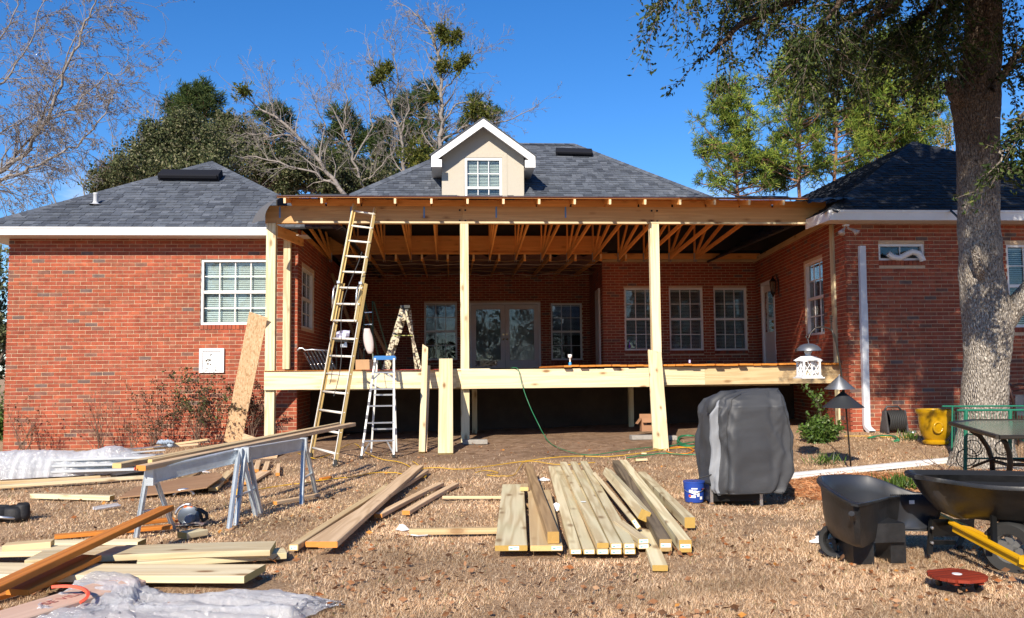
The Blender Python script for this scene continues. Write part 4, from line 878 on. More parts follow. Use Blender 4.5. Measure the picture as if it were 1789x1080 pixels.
def pine(label, px, ytop, ybase, dist, prof, group, mat=M_NEEDLE, seed=1, rtrunk=.16, tuft=.27, dens=1.0, lean=0, nneed=16):
    """prof: list of (y pixel, left half width px, right half width px) for the crown"""
    r_ = np.random.default_rng(seed); base = atD(px, ybase, dist); base.z = 0
    t = thing('pine_tree', label, 'tree', base, group); top = atD(px+lean, ytop, dist); mid = atD(px, ybase, dist); segs = []; N = 16; pts = []
    for i in range(N+1):
        f = i/N; p = V(base).lerp(mid, 1) if False else None
        z = base.z+(top.z-base.z)*f; f2 = max(0, (z-mid.z)/(top.z-mid.z+1e-6)); pts.append(V((mid.x+(top.x-mid.x)*f2+.05*math.sin(i*1.3+seed), mid.y+(top.y-mid.y)*f2, z)))
    for i in range(N): segs.append((*pts[i], rtrunk*(1-.85*i/N), *pts[i+1], rtrunk*(1-.85*(i+1)/N)))
    tube_obj('trunk', segs, M_PBARK, t, 8)
    br = []; tp = []; ys = [p[0] for p in prof]; lw = [p[1] for p in prof]; rw = [p[2] for p in prof]
    y = prof[0][0]; nb = 0; scale = dist/1500
    while y < prof[-1][0]:
        for k in range(max(2, int(round(3.4*dens)))):
            a = r_.uniform(0, 2*math.pi); yy = y+r_.uniform(-4, 4)
            wl_, wr_ = np.interp(yy, ys, lw), np.interp(yy, ys, rw); ca = math.cos(a); w = (wr_ if ca > 0 else wl_)*scale*r_.uniform(.5, 1.15)
            o = atD(px+lean*(1-(yy-ytop)/(ybase-ytop+1e-6)), yy, dist); L = max(.25, w); d = np.array([math.cos(a), math.sin(a), r_.uniform(.05, .35)])
            p = np.array(o)-np.array([0, 0, L*.25]); n = max(4, int(L/.22)); q0 = p
            for i in range(n):
                d = unit(d+r_.normal(size=3)*.13+np.array([0, 0, .06])); q = q0+d*(L/n); br.append((*q0, .035*(1-i/n)+.008, *q, .035*(1-(i+1)/n)+.008))
                if i >= n*.35:
                    for _ in range(3 if i < n-1 else 5):
                        sd = unit(d*.5+r_.normal(size=3)*.8+np.array([0, 0, .3])); e_ = q+sd*r_.uniform(.10, .45); br.append((*q, .010, *e_, .006)); tp.append((*e_, *sd))
                q0 = q
        y += 6.5/dens
    tube_obj('branches', br, M_PBARK, t, 3)
    T = np.array(tp); n = len(T); k = nneed; P_ = np.repeat(T[:, :3], k, 0); D = np.repeat(T[:, 3:6], k, 0)*.35+r_.normal(size=(n*k, 3))*.6+np.array([0, 0, .22])
    P_ = P_-D/(np.linalg.norm(D, axis=1, keepdims=True))*0+r_.normal(size=(n*k, 3))*.03
    D /= np.linalg.norm(D, axis=1, keepdims=True); s = np.cross(D, r_.normal(size=(n*k, 3))); s /= np.linalg.norm(s, axis=1, keepdims=True); L_ = r_.uniform(.6, 1.1, (n*k, 1))*tuft; w = .017*(dist/30)
    vv = np.stack([P_-s*w*.6, P_+s*w*.6, P_+D*L_*.9+s*w*.5, P_+D*L_-s*w*.5], axis=1).reshape(-1, 3); off = np.array(WM[t.name].translation)
    o = put(bpy.data.objects.new('crown', me_np('crown', vv-off, np.arange(n*k*4).reshape(-1, 4), mat)), Matrix.Translation(V(off)), t)
    return t
M_PBARK = plain('pine_bark', (.24,.13,.085), .9, bump=.6, bscale=14, var=.35)
def leafy_mass(label, cat, name, blobs, base, mat, nl, size, group, seed=1, width=.32, stems=40, trunkmat=None):
    """evergreen crown: leaf clusters in lobes given as (px, py, rx px, ry px, distance)"""
    r_ = np.random.default_rng(seed); t = thing(name, label, cat, base, group); P_ = []; segs = []
    tot = sum(b[2]*b[3] for b in blobs); base = np.array(base, dtype=float)
    for (px, py, rx, ry, dist) in blobs:
        c = np.array(atD(px, py, dist)); sx, sz = rx*dist/1500, ry*dist/1500; n = int(nl*rx*ry/tot); nc = max(8, n//45)
        v = r_.normal(size=(nc, 3)); v /= np.linalg.norm(v, axis=1, keepdims=True); v *= r_.uniform(.25, 1.22, (nc, 1)); cc = c+v*np.array([sx, sx*.8, sz])*(1+.25*np.sin(v[:, :1]*6+px))
        m_ = np.repeat(cc, 45, 0)+r_.normal(size=(nc*45, 3))*np.array([.16, .16, .13])*max(1, sx*.55); P_.append(m_)
        for k in range(min(nc, stems)):
            mid_ = (cc[k]+c)/2-np.array([0, 0, .2]); segs.append((*(c-np.array([0, 0, sz*.8])), .05, *mid_, .03)); segs.append((*mid_, .03, *cc[k], .008))
        segs.append((*base, .16, *(c-np.array([0, 0, sz*.8])), .05))
    P_ = np.concatenate(P_); tube_obj('trunk', segs, trunkmat or M_BARKD, t, 5)
    leaf_mesh('crown', P_, r_.normal(size=P_.shape)+np.array([0, -.1, .35]), r_.uniform(.6, 1.4, len(P_))*size, width, mat, t); return t

TG = 'bare trees behind the house'
bare_tree('pale leafless tree leaning left behind the porch, a mistletoe ball at its left tip', [([(606,345),(560,285),(520,235),(480,203),(450,190),(424,165,-.5)], 33, .20), ([(520,235),(470,238),(430,232),(385,245,-1)], 33, .09), ([(480,203),(470,165),(455,145)], 33, .06), ([(590,325),(540,300),(470,280),(420,272),(370,275)], 32, .10), ([(560,285),(566,220),(548,180),(560,150)], 33, .07)], (-6.5,33,0), M_BARKG, TG, seed=11, mist=[(425,160,15,32.5)], side_len=1.6, kids=3, upb=.05)
bare_tree('thin whitish leafless tree between the leaning tree and the tall mistletoe tree', [([(640,345),(618,280),(600,230),(606,180),(600,148)], 35, .13), ([(618,280),(650,220),(645,175),(640,150)], 35, .09), ([(600,230),(575,180),(580,150)], 35, .07), ([(632,320),(660,300),(690,255),(688,215)], 35, .08)], (-4.5,35,0), M_BARKG, TG, seed=12, side_len=1.5, kids=3, upb=.08)
bare_tree('pale forked leafless tree left of the dormer with one mistletoe ball on its left branch', [([(712,345),(704,290),(700,235),(683,190),(668,150),(655,115),(645,95)], 34, .17), ([(700,235),(715,190),(708,155),(690,140)], 34, .08), ([(683,190),(695,140),(690,85),(685,60)], 34, .08), ([(704,290),(735,240),(760,215)], 34, .07)], (-3,34,0), M_BARKG, TG, seed=13, mist=[(666,130,17,33.5),(678,118,10,33.7),(655,140,9,33.4)], side_len=1.5, kids=3, upb=.06)
bare_tree('tallest leafless tree above the dormer holding several dark mistletoe balls', [([(745,345),(768,270),(773,215),(770,160),(766,100),(757,65),(738,35),(722,22)], 33, .22), ([(766,100),(772,70),(775,40),(768,25)], 33, .08), ([(768,110),(785,75),(790,60)], 33, .06), ([(773,215),(800,182),(838,180),(858,190)], 33, .09), ([(770,250),(806,226),(850,215),(882,212),(935,187,-.6)], 33, .11), ([(772,160),(800,130),(832,95),(842,88)], 33, .07), ([(757,345),(790,270),(815,235)], 33, .12), ([(772,190),(745,150),(735,115)], 33, .06)], (-1.8,33,0), M_BARKG, TG, seed=14,
          mist=[(772,53,15,32.6),(776,68,9,32.7),(791,70,14,32.5),(798,60,8,32.5),(778,112,16,32.6),(770,118,10,32.8),(812,106,15,32.4),(800,118,10,32.5),(826,190,18,32.4),(846,200,13,32.4),(757,172,9,32.8),(727,270,28,33),(740,285,20,33)], side_len=1.35, kids=3, upb=.03)
# left edge: big drooping bare tree
bare_tree('large drooping leafless tree reaching in over the left roof from the left edge', [([(-120,420),(-60,340),(0,300),(48,262),(90,190),(120,110),(150,40),(170,-10)], 21, .15), ([(0,300),(60,235),(98,200),(130,188),(190,130),(215,128)], 21, .07), ([(-60,330),(20,310),(60,290),(110,265),(150,240),(190,180),(200,160)], 20.5, .09), ([(-40,180),(20,130),(60,60),(75,-20)], 21.5, .07), ([(-80,250),(0,230),(60,205),(70,190)], 20.5, .05), ([(60,235),(90,170),(130,70),(170,20),(210,0)], 21.2, .05), ([(-60,120),(0,75),(30,10),(40,-40)], 22, .06), ([(-100,380),(-20,320),(30,330),(60,345)], 20.5, .05), ([(-90,60),(-10,140),(60,135),(150,138)], 21.4, .04)],
          (-16,20.5,0), M_BARKG, 'bare trees at the left edge', seed=15, side_len=1.45, kids=3.6, droop=.24, upb=0, leaves=(3600, .045, M_DRYLEAF), kink=.14)
bare_tree('faint twiggy leafless tree low behind the left roof, beside the small grey pipe', [([(205,360),(195,320),(200,260),(190,215)], 38, .10), ([(150,350),(140,310),(120,280)], 38, .08), ([(232,350),(240,290),(262,230),(272,180)], 38, .10), ([(100,360),(85,320),(95,290)], 38, .08)], (-16,38,0), M_BARKG, 'bare trees at the left edge', seed=16, side_len=1.5, kids=3, upb=.08)
# evergreens behind the left roof
leafy_mass('grey-green evergreen broadleaf tree rising behind the left roof slope', 'tree', 'evergreen_tree', [(205,312,38,24,31),(250,285,34,40,31),(300,262,38,48,31.5),(350,262,40,44,31.5),(300,305,100,34,31),(262,235,16,24,31),(325,215,22,26,31.5),(180,332,24,16,31)], (-11.5,31.5,0), M_EVER, 44000, .105, 'evergreens behind the house', seed=21)
leafy_mass('tangled olive evergreen tree behind the gap between left roof and porch', 'tree', 'evergreen_tree', [(415,250,40,42,36),(470,300,70,36,35),(545,308,60,34,35),(640,310,50,34,37),(600,325,60,24,36),(395,215,18,16,36)], (-9,36,0), M_EVER, 36000, .12, 'evergreens behind the house', seed=22)
pine('dark pine top poking above the evergreen behind the left roof', 350, 158, 300, 40, [(160,10,10),(175,32,26),(200,45,42),(230,50,50),(260,40,50)], 'dark pines behind the house', M_NEEDLED, 31, dens=1.1, tuft=.34)
pine('short dark pine just left of the dark pine top', 312, 178, 300, 40, [(180,8,8),(195,20,18),(225,28,24),(260,30,30)], 'dark pines behind the house', M_NEEDLED, 32, tuft=.32)
pine('dark round pine behind the leaning pale tree', 478, 190, 345, 42, [(194,14,14),(215,40,36),(260,52,50),(300,55,60),(340,50,50)], 'dark pines behind the house', M_NEEDLED, 33, tuft=.34)
pine('dark dense pine behind the thin whitish tree', 600, 198, 345, 41, [(200,12,10),(218,34,32),(250,46,46),(290,50,50),(335,50,50)], 'dark pines behind the house', M_NEEDLED, 34, tuft=.34)
pine('small dark pine between the whitish and the forked tree', 664, 222, 345, 41, [(224,10,10),(245,26,24),(280,34,34),(330,40,40)], 'dark pines behind the house', M_NEEDLED, 35, tuft=.32)
pine('dark pine crown directly left of the dormer roof', 738, 160, 345, 42, [(162,18,24),(185,42,40),(220,48,52),(260,50,50),(300,48,40)], 'dark pines behind the house', M_NEEDLED, 36, tuft=.34)
pine('low dark pine showing at the right side of the dormer gable', 838, 178, 300, 42, [(180,12,12),(200,26,30),(230,30,40)], 'dark pines behind the house', M_NEEDLED, 37, tuft=.3)
# right pines
PG = 'tall pines behind the right wing'
pine('slim light green pine standing alone left of the other pines', 1292, 146, 345, 30, [(150,20,18),(175,34,30),(200,40,24),(225,20,34),(238,72,20),(262,88,22),(285,66,28),(310,86,46),(332,70,60)], PG, M_NEEDLE, 41, rtrunk=.13, tuft=.25, dens=.95, lean=-18)
pine('second pine from the left, its bare trunk forking above the porch roof', 1398, 82, 345, 30, [(85,26,26),(115,58,38),(140,74,40),(160,34,40),(190,74,46),(215,60,50),(245,42,40),(285,80,40),(312,90,50)], PG, M_NEEDLE, 42, rtrunk=.13, tuft=.25, dens=.9, lean=-6)
pine('third pine with a straight reddish trunk seen below the oak foliage', 1459, 70, 345, 31, [(72,30,30),(120,50,40),(190,45,40),(240,40,44),(290,46,48),(325,40,50)], PG, M_NEEDLE, 43, rtrunk=.14, tuft=.25, dens=.7)
pine('broad bright green pine rising behind the right roof peak', 1555, 62, 330, 32, [(66,30,24),(100,60,70),(150,70,90),(190,90,100),(230,90,96),(265,90,70),(300,80,60)], PG, M_NEEDLE, 44, rtrunk=.15, tuft=.25, dens=1.25, lean=10)
pine('small low pine beyond the porch roof at the foot of the light green pine', 1345, 278, 345, 31, [(280,12,12),(300,26,28),(330,30,32)], PG, M_NEEDLED, 45, rtrunk=.06, tuft=.25)
bare_tree('yellowish twiggy sapling between the right roof peak and the oak trunk', [([(1650,300),(1648,265),(1650,230)], 28, .05), ([(1662,300),(1664,262),(1660,235)], 28, .04)], (14,28,0), plain('tan_twig', (.42,.30,.12), .9), 'saplings behind the right wing', seed=51, side_len=.8, kids=3, upb=.08, depth=2, leaves=(500,.08,M_MIST))

# ------------------------------------------------------------ the big oak on the right
oak = thing('oak_tree', 'large live oak with mottled grey bark standing before the right brick wing', 'tree', tuple(G(1716, 818)), None)
TD = 11.6
prof = [(826,1650,1792),(812,1660,1778),(790,1668,1769),(755,1677,1763),(700,1683,1758),(640,1688,1760),(590,1689,1766),(560,1686,1766),(530,1683,1762),(480,1679,1750),(400,1677,1744),(320,1675,1743),(250,1674,1742),(205,1668,1742),(180,1664,1742),(150,1668,1743),(100,1684,1745),(40,1688,1748),(-60,1690,1744),(-200,1694,1738),(-400,1700,1730)]
m = MB(); rings = []; NS = 40
for j, (py, xa, xb_) in enumerate(prof):
    c = atD((xa+xb_)/2, py, TD); r_ = (xb_-xa)/2*TD/1500; ring = []
    for k in range(NS):
        a = 2*math.pi*k/NS; f = 1+.035*math.sin(a*5+j*.3)+.02*math.sin(a*9-j*.5)
        if py > 740: f *= 1+.10*max(0, math.sin(a*4+1))*(py-740)/80
        ring.append(c+V((math.cos(a)*r_*f, math.sin(a)*r_*f, 0)))
    rings.append(ring)
# resample for relief
fine = []
for j in range(len(rings)-1):
    st = 8
    for s in range(st):
        t_ = s/st; ring = []
        for k in range(NS):
            p = rings[j][k].lerp(rings[j+1][k], t_); cc = atD((prof[j][1]+prof[j][2])/2, prof[j][0], TD).lerp(atD((prof[j+1][1]+prof[j+1][2])/2, prof[j+1][0], TD), t_)
            n_ = (p-cc); n_.z = 0; n_.normalize(); dsp = .018*mnoise.noise(V((p.x*5, p.y*5, p.z*3.0)))+.010*mnoise.noise(V((p.x*16, p.y*16, p.z*6)))+.006*mnoise.noise(V((p.x*40, p.y*40, p.z*13)))
            ring.append(p+n_*dsp)
        fine.append(ring)
m.loft(fine)
def bark():
    mt, nt, b, N, L = newmat('oak_bark'); b.inputs['Roughness'].default_value = .92; b.inputs['Specular IOR Level'].default_value = .15
    ge = N.new('ShaderNodeNewGeometry'); mp = N.new('ShaderNodeMapping'); mp.inputs['Scale'].default_value = (1, 1, .42); L.new(ge.outputs['Position'], mp.inputs['Vector'])
    v1 = N.new('ShaderNodeTexVoronoi'); v1.feature = 'DISTANCE_TO_EDGE'; v1.inputs['Scale'].default_value = 34; L.new(mp.outputs[0], v1.inputs['Vector'])
    n0 = N.new('ShaderNodeTexNoise'); n0.inputs['Scale'].default_value = 55; n0.inputs['Detail'].default_value = 6; n0.inputs['Roughness'].default_value = .7; L.new(mp.outputs[0], n0.inputs['Vector'])
    n1 = N.new('ShaderNodeTexNoise'); n1.inputs['Scale'].default_value = 4; n1.inputs['Detail'].default_value = 6; L.new(ge.outputs['Position'], n1.inputs['Vector'])
    r = ramp(N, [(.33,(.085,.065,.05)),(.43,(.26,.22,.18)),(.53,(.46,.41,.35)),(.66,(.66,.60,.53))]); L.new(n0.outputs[0], r.inputs[0])
    r2 = ramp(N, [(0,(.35,.35,.35)),(.06,(.8,.8,.8)),(.16,(1,1,1))]); L.new(v1.outputs['Distance'], r2.inputs[0])
    mx = N.new('ShaderNodeMix'); mx.data_type = 'RGBA'; mx.blend_type = 'MULTIPLY'; mx.inputs[0].default_value = .8; L.new(r.outputs[0], mx.inputs[6]); L.new(r2.outputs[0], mx.inputs[7])
    # crown shade painted into the upper bark as darker brown, broken by noise patches
    sp = N.new('ShaderNodeSeparateXYZ'); L.new(ge.outputs['Position'], sp.inputs[0]); mr = N.new('ShaderNodeMapRange'); mr.inputs[1].default_value = 3.1; mr.inputs[2].default_value = 4.4; L.new(sp.outputs[2], mr.inputs[0])
    ad = N.new('ShaderNodeMath'); ad.operation = 'MULTIPLY_ADD'; ad.inputs[1].default_value = .9; L.new(n1.outputs[0], ad.inputs[0]); sb = N.new('ShaderNodeMath'); sb.operation = 'SUBTRACT'; L.new(mr.outputs[0], sb.inputs[0]); sb.inputs[1].default_value = .42; L.new(sb.outputs[0], ad.inputs[2])
    mx2 = N.new('ShaderNodeMix'); mx2.data_type = 'RGBA'; mx2.blend_type = 'MULTIPLY'; mx2.clamp_factor = True; L.new(ad.outputs[0], mx2.inputs[0]); L.new(mx.outputs[2], mx2.inputs[6]); mx2.inputs[7].default_value = (.36,.29,.25,1)
    L.new(mx2.outputs[2], b.inputs['Base Color'])
    h = N.new('ShaderNodeMath'); h.operation = 'MULTIPLY_ADD'; L.new(v1.outputs['Distance'], h.inputs[0]); h.inputs[1].default_value = 3; L.new(n0.outputs[0], h.inputs[2])
    bp = N.new('ShaderNodeBump'); bp.inputs['Strength'].default_value = 1; bp.inputs['Distance'].default_value = .02; L.new(h.outputs[0], bp.inputs['Height']); L.new(bp.outputs[0], b.inputs['Normal']); return mt
M_OAKB = bark()
# fork to the right, the old branch stub, the swollen knot
def limb(mb, pts, rad, n=14): mb.tube(pts, rad, n)
q = [atD(1738, 600, TD-.02), atD(1752, 566, TD-.05), atD(1772, 538, TD-.1), atD(1800, 505, TD-.15), atD(1850, 440, TD-.3), atD(1900, 300, TD-.5)]
limb(m, q, [.16,.15,.14,.125,.11,.09]); limb(m, [atD(1722, 520, TD-.1), atD(1712, 470, TD-.27), atD(1704, 436, TD-.36), atD(1701, 430, TD-.37)], [.02,.075,.06,.03])
limb(m, [atD(1700, 205, TD-.05), atD(1672, 165, TD-.1), atD(1660, 142, TD-.12), atD(1662, 134, TD-.12)], [.10,.12,.08,.02])
tr = m.build('trunk', M_OAKB, oak, smooth=True)
limbs = [([(1700,-180),(1600,-90),(1480,-40),(1380,0),(1300,40),(1240,95)], 11.2, .13), ([(1700,-120),(1600,-30),(1530,30),(1480,75),(1452,130)], 11.0, .11), ([(1700,-60),(1640,10),(1590,40),(1562,75)], 11.5, .10), ([(1700,-260),(1500,-160),(1330,-90),(1220,-40),(1150,-8)], 10.5, .13),
         ([(1720,150),(1752,125),(1775,100),(1840,20)], 11.7, .07), ([(1725,170),(1765,110),(1800,60)], 11.3, .06), ([(1900,60),(1850,120),(1800,190),(1760,250),(1745,300)], 9.2, .04), ([(1880,180),(1820,230),(1790,290)], 9.0, .03), ([(1700,-100),(1570,-80),(1430,-70),(1330,-40),(1290,20)], 12.2, .10), ([(1700,-200),(1780,-100),(1880,-40)], 11.4, .10), ([(1700,-60),(1560,-10),(1500,20),(1405,80),(1392,120)], 12.3, .08), ([(1700,-80),(1660,-10),(1652,40),(1636,75)], 11.0, .06),
         ([(1700,-230),(1560,-150),(1440,-60),(1340,-20),(1290,0)], 11.8, .08), ([(1700,-20),(1640,40),(1602,70),(1600,105)], 12.4, .06), ([(1715,60),(1670,90),(1642,105),(1625,125)], 11.9, .05), ([(1700,-140),(1560,-60),(1470,0),(1432,50),(1414,95)], 10.4, .06)]
rng = np.random.default_rng(77); bsegs = []; tw = []; LP = []; LD = []
def leafy_twig(p, d, L, n, droop=.35):
    d = unit(np.array(d)); p = np.array(p); k = 7
    for i in range(k):
        d = unit(d+rng.normal(size=3)*.16+np.array([0, 0, -droop*.35])); q = p+d*L/k; tw.append((*p, .006*(1-i/k)+.002, *q, .006*(1-(i+1)/k)+.002))
        m_ = max(1, int(n/k))
        for _ in range(m_):
            s_ = rng.random(); LP.append(p+(q-p)*s_+rng.normal(size=3)*.035); LD.append(d*.5+rng.normal(size=3)*.6)
        if i > 0 and rng.random() < .75:
            e_ = unit(d+rng.normal(size=3)*.7+np.array([0, 0, -.2])); q2 = p+e_*L*.38; tw.append((*p, .004, *q2, .002))
            for _ in range(int(m_*1.1)): LP.append(p+(q2-p)*rng.random()+rng.normal(size=3)*.03); LD.append(e_*.5+rng.normal(size=3)*.6)
        p = q
for li, (pts, dist, rad) in enumerate(limbs):
    ps = [np.array(atD(x, y, dist)) for x, y in pts]; fine_ = []
    for i in range(len(ps)-1):
        for k in range(6): fine_.append(ps[i]*(1-k/6)+ps[i+1]*k/6+rng.normal(size=3)*.02)
    fine_.append(ps[-1]); n = len(fine_)
    for i in range(n-1):
        bsegs.append((*fine_[i], rad*(1-.85*i/n), *fine_[i+1], rad*(1-.85*(i+1)/n)))
        f = i/n; cnt = (1.75 if li not in (4,5,6,7,13,14) else .9)*(.4+f)*(.7 if li in (0,3,12) and f > .5 else 1)
        for _ in range(int(cnt+rng.random())):
            if f < .12: continue
            dd = unit(fine_[i+1]-fine_[i])*.55+rng.normal(size=3)*.65+np.array([0, 0, -.25]); leafy_twig(fine_[i], dd, rng.uniform(.45, 1.0)*(1 if li not in (6,7) else .6), 52)
# the part of the crown above the picture
for k in range(260):
    a = rng.uniform(0, 2*math.pi); rr = 5.6*math.sqrt(rng.random()); x = 7.6+rr*math.cos(a); y = 11.4+rr*.85*math.sin(a); z = 6.9+3.2*rng.random()-.06*rr*rr*.3
    if z < CAM_Z+y*.50+.25 and y > 0: z = CAM_Z+y*.50+.35+rng.random()*1.5
    o_ = np.array([x, y, z])
    if k % 3 == 0: bsegs.append((*np.array(atD(1715, -330, TD)), .07, *((np.array(atD(1715, -330, TD))+o_)/2+np.array([0,0,.5])), .05)); bsegs.append((*((np.array(atD(1715, -330, TD))+o_)/2+np.array([0,0,.5])), .05, *o_, .01))
    for _ in range(4): leafy_twig(o_, rng.normal(size=3), rng.uniform(.6, 1.1), 56)
for k in range(760):   # the boughs that reach over towards the sun and shade the right wing
    wx, wy, wz = (rng.uniform(7.2, 13), 14.75, rng.uniform(0.1, 3.9)) if k % 3 else (rng.uniform(8, 13), rng.uniform(14.3, 18), rng.uniform(4.2, 6))
    if k % 7 == 0: wx, wy, wz = rng.uniform(9.2, 13), rng.uniform(13, 14.6), 0
    zz_ = rng.uniform(6.2, 8.8); tt = (zz_-wz)/sdir.z; o_ = np.array([wx+sdir.x*tt, wy+sdir.y*tt, zz_])
    if o_[2] < CAM_Z+o_[1]*.50+.25: continue
    t2 = (11.6-o_[1])/(-sdir.y); xx_, zz2 = o_[0]-sdir.x*t2, o_[2]-sdir.z*t2
    if t2 > 0 and abs(xx_-6.65) < .62 and zz2 < 3.0: continue
    for _ in range(3): leafy_twig(o_, rng.normal(size=3), rng.uniform(.5, .9), 44)
hub = np.array(atD(1715, -300, TD))
for k in range(9):
    e_ = np.array([rng.uniform(3.5, 9), rng.uniform(5.5, 9), rng.uniform(6.8, 8.2)]); m1 = (hub+e_)/2+np.array([0, 0, .7]); bsegs += [(*hub, .09, *m1, .06), (*m1, .06, *e_, .015)]
tube_obj('limbs', bsegs, M_OAKB, oak, 9); tube_obj('twigs', tw, M_BARKD, oak, 3)
LP = np.array(LP); print('oak leaves', len(LP)); leaf_mesh('crown', LP, np.array(LD), rng.uniform(.045, .085, len(LP)), .22, M_OAK, oak)

# ------------------------------------------------------------ shrubs
def bare_shrub(label, px, py, d, stems, h, spread, seed, leaves=120, lm=M_DRYLEAF, lsize=.045):
    global rng
    rng = np.random.default_rng(seed); b = onY(px, py, d); b.z = gz(b.x, b.y); t = thing('shrub', label, 'shrub', tuple(b), 'shrubs along the left brick wall'); s = []; tips = []
    for i in range(stems):
        a = rng.uniform(-1, 1); dr = np.array([a*spread, rng.uniform(-.4, .15), 1.0]); grow(s, np.array(b)+rng.normal(size=3)*np.array([.05,.04,0]), dr, h*rng.uniform(.65, 1.05), .008, 2, 0, .55, .12, 6, tips, .03, .5, 3.2, rmin=.0022)
    tube_obj('stems', s, M_TWIG, t, 3)
    T = np.array(tips); idx = rng.integers(0, len(T), leaves); leaf_mesh('leaves', T[idx, :3]+rng.normal(size=(leaves, 3))*.03, rng.normal(size=(leaves, 3)), rng.uniform(.6, 1.3, leaves)*lsize, .32, lm, t); return t
bare_shrub('low twiggy shrub at the left corner of the brick wall', 42, 790, LWY-.45, 12, .85, .55, 61, 120)
bare_shrub('tall leafless shrub of slanting stems in front of the left brick wall', 175, 785, LWY-.45, 12, 1.15, .50, 62, 50)
bare_shrub('shrub with clumps of withered leaves under the white access panel', 270, 790, LWY-.5, 13, 1.15, .55, 63, 600)
bare_shrub('sparse brown twiggy shrub between the two taller wall shrubs', 235, 790, LWY-.4, 8, .75, .7, 64, 90)
bare_shrub('tall shrub with dark olive leaves beside the leaning strand board', 345, 790, LWY-.5, 14, 1.45, .5, 65, 1100, pieces('olive_leaf', [(0,(.07,.06,.03)),(.4,(.11,.10,.04)),(.7,(.05,.04,.02)),(.9,(.10,.15,.05))], bump=0, trans=.2), .055)
bare_shrub('dark leafed shrub half hidden between strand board and left post', 438, 785, LWY-.45, 9, 1.1, .35, 66, 700, pieces('dark_leaf', [(0,(.05,.04,.025)),(.5,(.09,.05,.03))], bump=0, trans=.2), .05)
# green bush by the right wing
rng = np.random.default_rng(70); b = G(1438, 775); t = thing('green_bush', 'glossy green bush with one tall shoot beside the downspout', 'bush', tuple(b), None); s = []; P_ = []
for i in range(46):
    dr = np.array([rng.uniform(-1.5, 1.0), rng.uniform(-.8, .3), 1.0]); h = rng.uniform(.2, .42) if i > 2 else rng.uniform(.7, .85)
    if i <= 2: dr = np.array([-.12+rng.normal()*.05, 0, 1])
    tips = []; grow(s, b, dr, h, .006, 1, 0, .5, .1, 6, tips, 0, .5, 3, rmin=.002); P_ += [q_[:3] for q_ in tips for _ in range(5)]
P_ = np.array(P_); tube_obj('stems', s, M_TWIG, t); leaf_mesh('leaves', P_+rng.normal(size=P_.shape)*.035, rng.normal(size=P_.shape)+np.array([0,-.2,.4]), rng.uniform(.04, .075, len(P_)), .34, M_BUSH, t)
b2 = V((b.x-.45, b.y-.1, b.z)); P2 = b2+V((0,0,.1))
leafy_mass('dense green hedge bush at the far left edge behind the brick corner', 'bush', 'green_bush', [(-12,745,22,48,19)], tuple(onY(-12, 790, 19)), M_BUSH, 5000, .06, None, seed=71)
# distant trees on both sides beyond the house
leafy_mass('dark wooded thicket seen past the left corner of the house', 'tree', 'evergreen_tree', [(-60,520,110,110,60),(-10,600,60,60,58)], (-38,60,0), M_EVER, 9000, .3, 'distant trees', seed=81)
for k, (x, y, s_) in enumerate(((-14,-26,1), (-3,-30,1.15), (7,-27,.95), (17,-31,1.1), (27,-27,1.0), (-25,-30,1.1))):   # the far side of the yard, seen only as reflections
    t = thing('bare_tree', ('short','tall','wide','leaning','forked','thin')[k]+' leafless tree on the far side of the yard', 'tree', (x, y, 0), 'trees across the yard'); s = []; rng = np.random.default_rng(90+k)
    for i in range(5): grow(s, (x, y, 0), np.array([rng.normal()*.25, rng.normal()*.25, 1]), 7.5*s_, .14, 3, 0, .6, .1, 8, None, .03, .6, 4, rmin=.012)
    tube_obj('trunk', s, M_BARKG, t, 3)
leafy_mass('evergreen thicket on the far side of the yard', 'tree', 'evergreen_tree', [(p_, 770, 190, 110, -42) for p_ in (-500,-200,100,400,700,1000,1300,1600,1900,2200)]+[(p_, 900, 130, 80, -44) for p_ in (0,350,900,1400,1800)], (0,-42,0), M_EVER, 22000, .55, None, seed=88)

# ------------------------------------------------------------ ladders
def foot(A, B, hw): FOOT.append((A[0], A[1], B[0], B[1], hw))
M_LADCREAM = plain('cream_fibreglass', (.62,.47,.20), .45, var=.12)
M_LADFACE = plain('worn_aluminium', (.72,.69,.62), .45, metal=.05, var=.08, bump=.05)
M_RUBBER = plain('black_rubber', (.02,.02,.02), .7)
def rail_pair(t, L0, L1, R0, R1, w, dpt, mat, name='rail'):
    L0, L1, R0, R1 = map(V, (L0, L1, R0, R1)); lat = (R0-L0).normalized(); out = []
    for A, B, s in ((L0, L1, 1), (R0, R1, -1)):
        n = lat.cross(B-A).normalized(); m = MB()
        m.bar(A, B, dpt, .006, up=lat); m.bar(A+n*dpt*.5+lat*s*.014, B+n*dpt*.5+lat*s*.014, .006, w, up=lat); m.bar(A-n*dpt*.5+lat*s*.014, B-n*dpt*.5+lat*s*.014, .006, w, up=lat)
        out.append(m.build(name, mat, t))
    return out
el = thing('extension_ladder', 'long extension ladder leaning on the porch header above the left deck', 'ladder', tuple(G(564, 806)))
FL, FR = G(542.5, 801), G(586, 814); TL, TR = onY(624.5, 359, HDY-.10), onY(662, 366, HDY-.10)
fwd = (FR-FL).cross(TL-FL).normalized(); fwd = fwd if fwd.y < 0 else -fwd
ML, MR = FL.lerp(TL, .66), FR.lerp(TR, .66)
rail_pair(el, FL, ML, FR, MR, .020, .046, plain('dull_gold_rail', (.40,.28,.11), .5, var=.15))
FmL, FmR = FL.lerp(TL, .50)+fwd*.06, FR.lerp(TR, .50)+fwd*.06; ins = (FR-FL).normalized()*.018
rail_pair(el, FmL+ins, TL+ins+fwd*.06, FmR-ins, TR-ins+fwd*.06, .022, .055, M_LADCREAM, 'fly_rail')
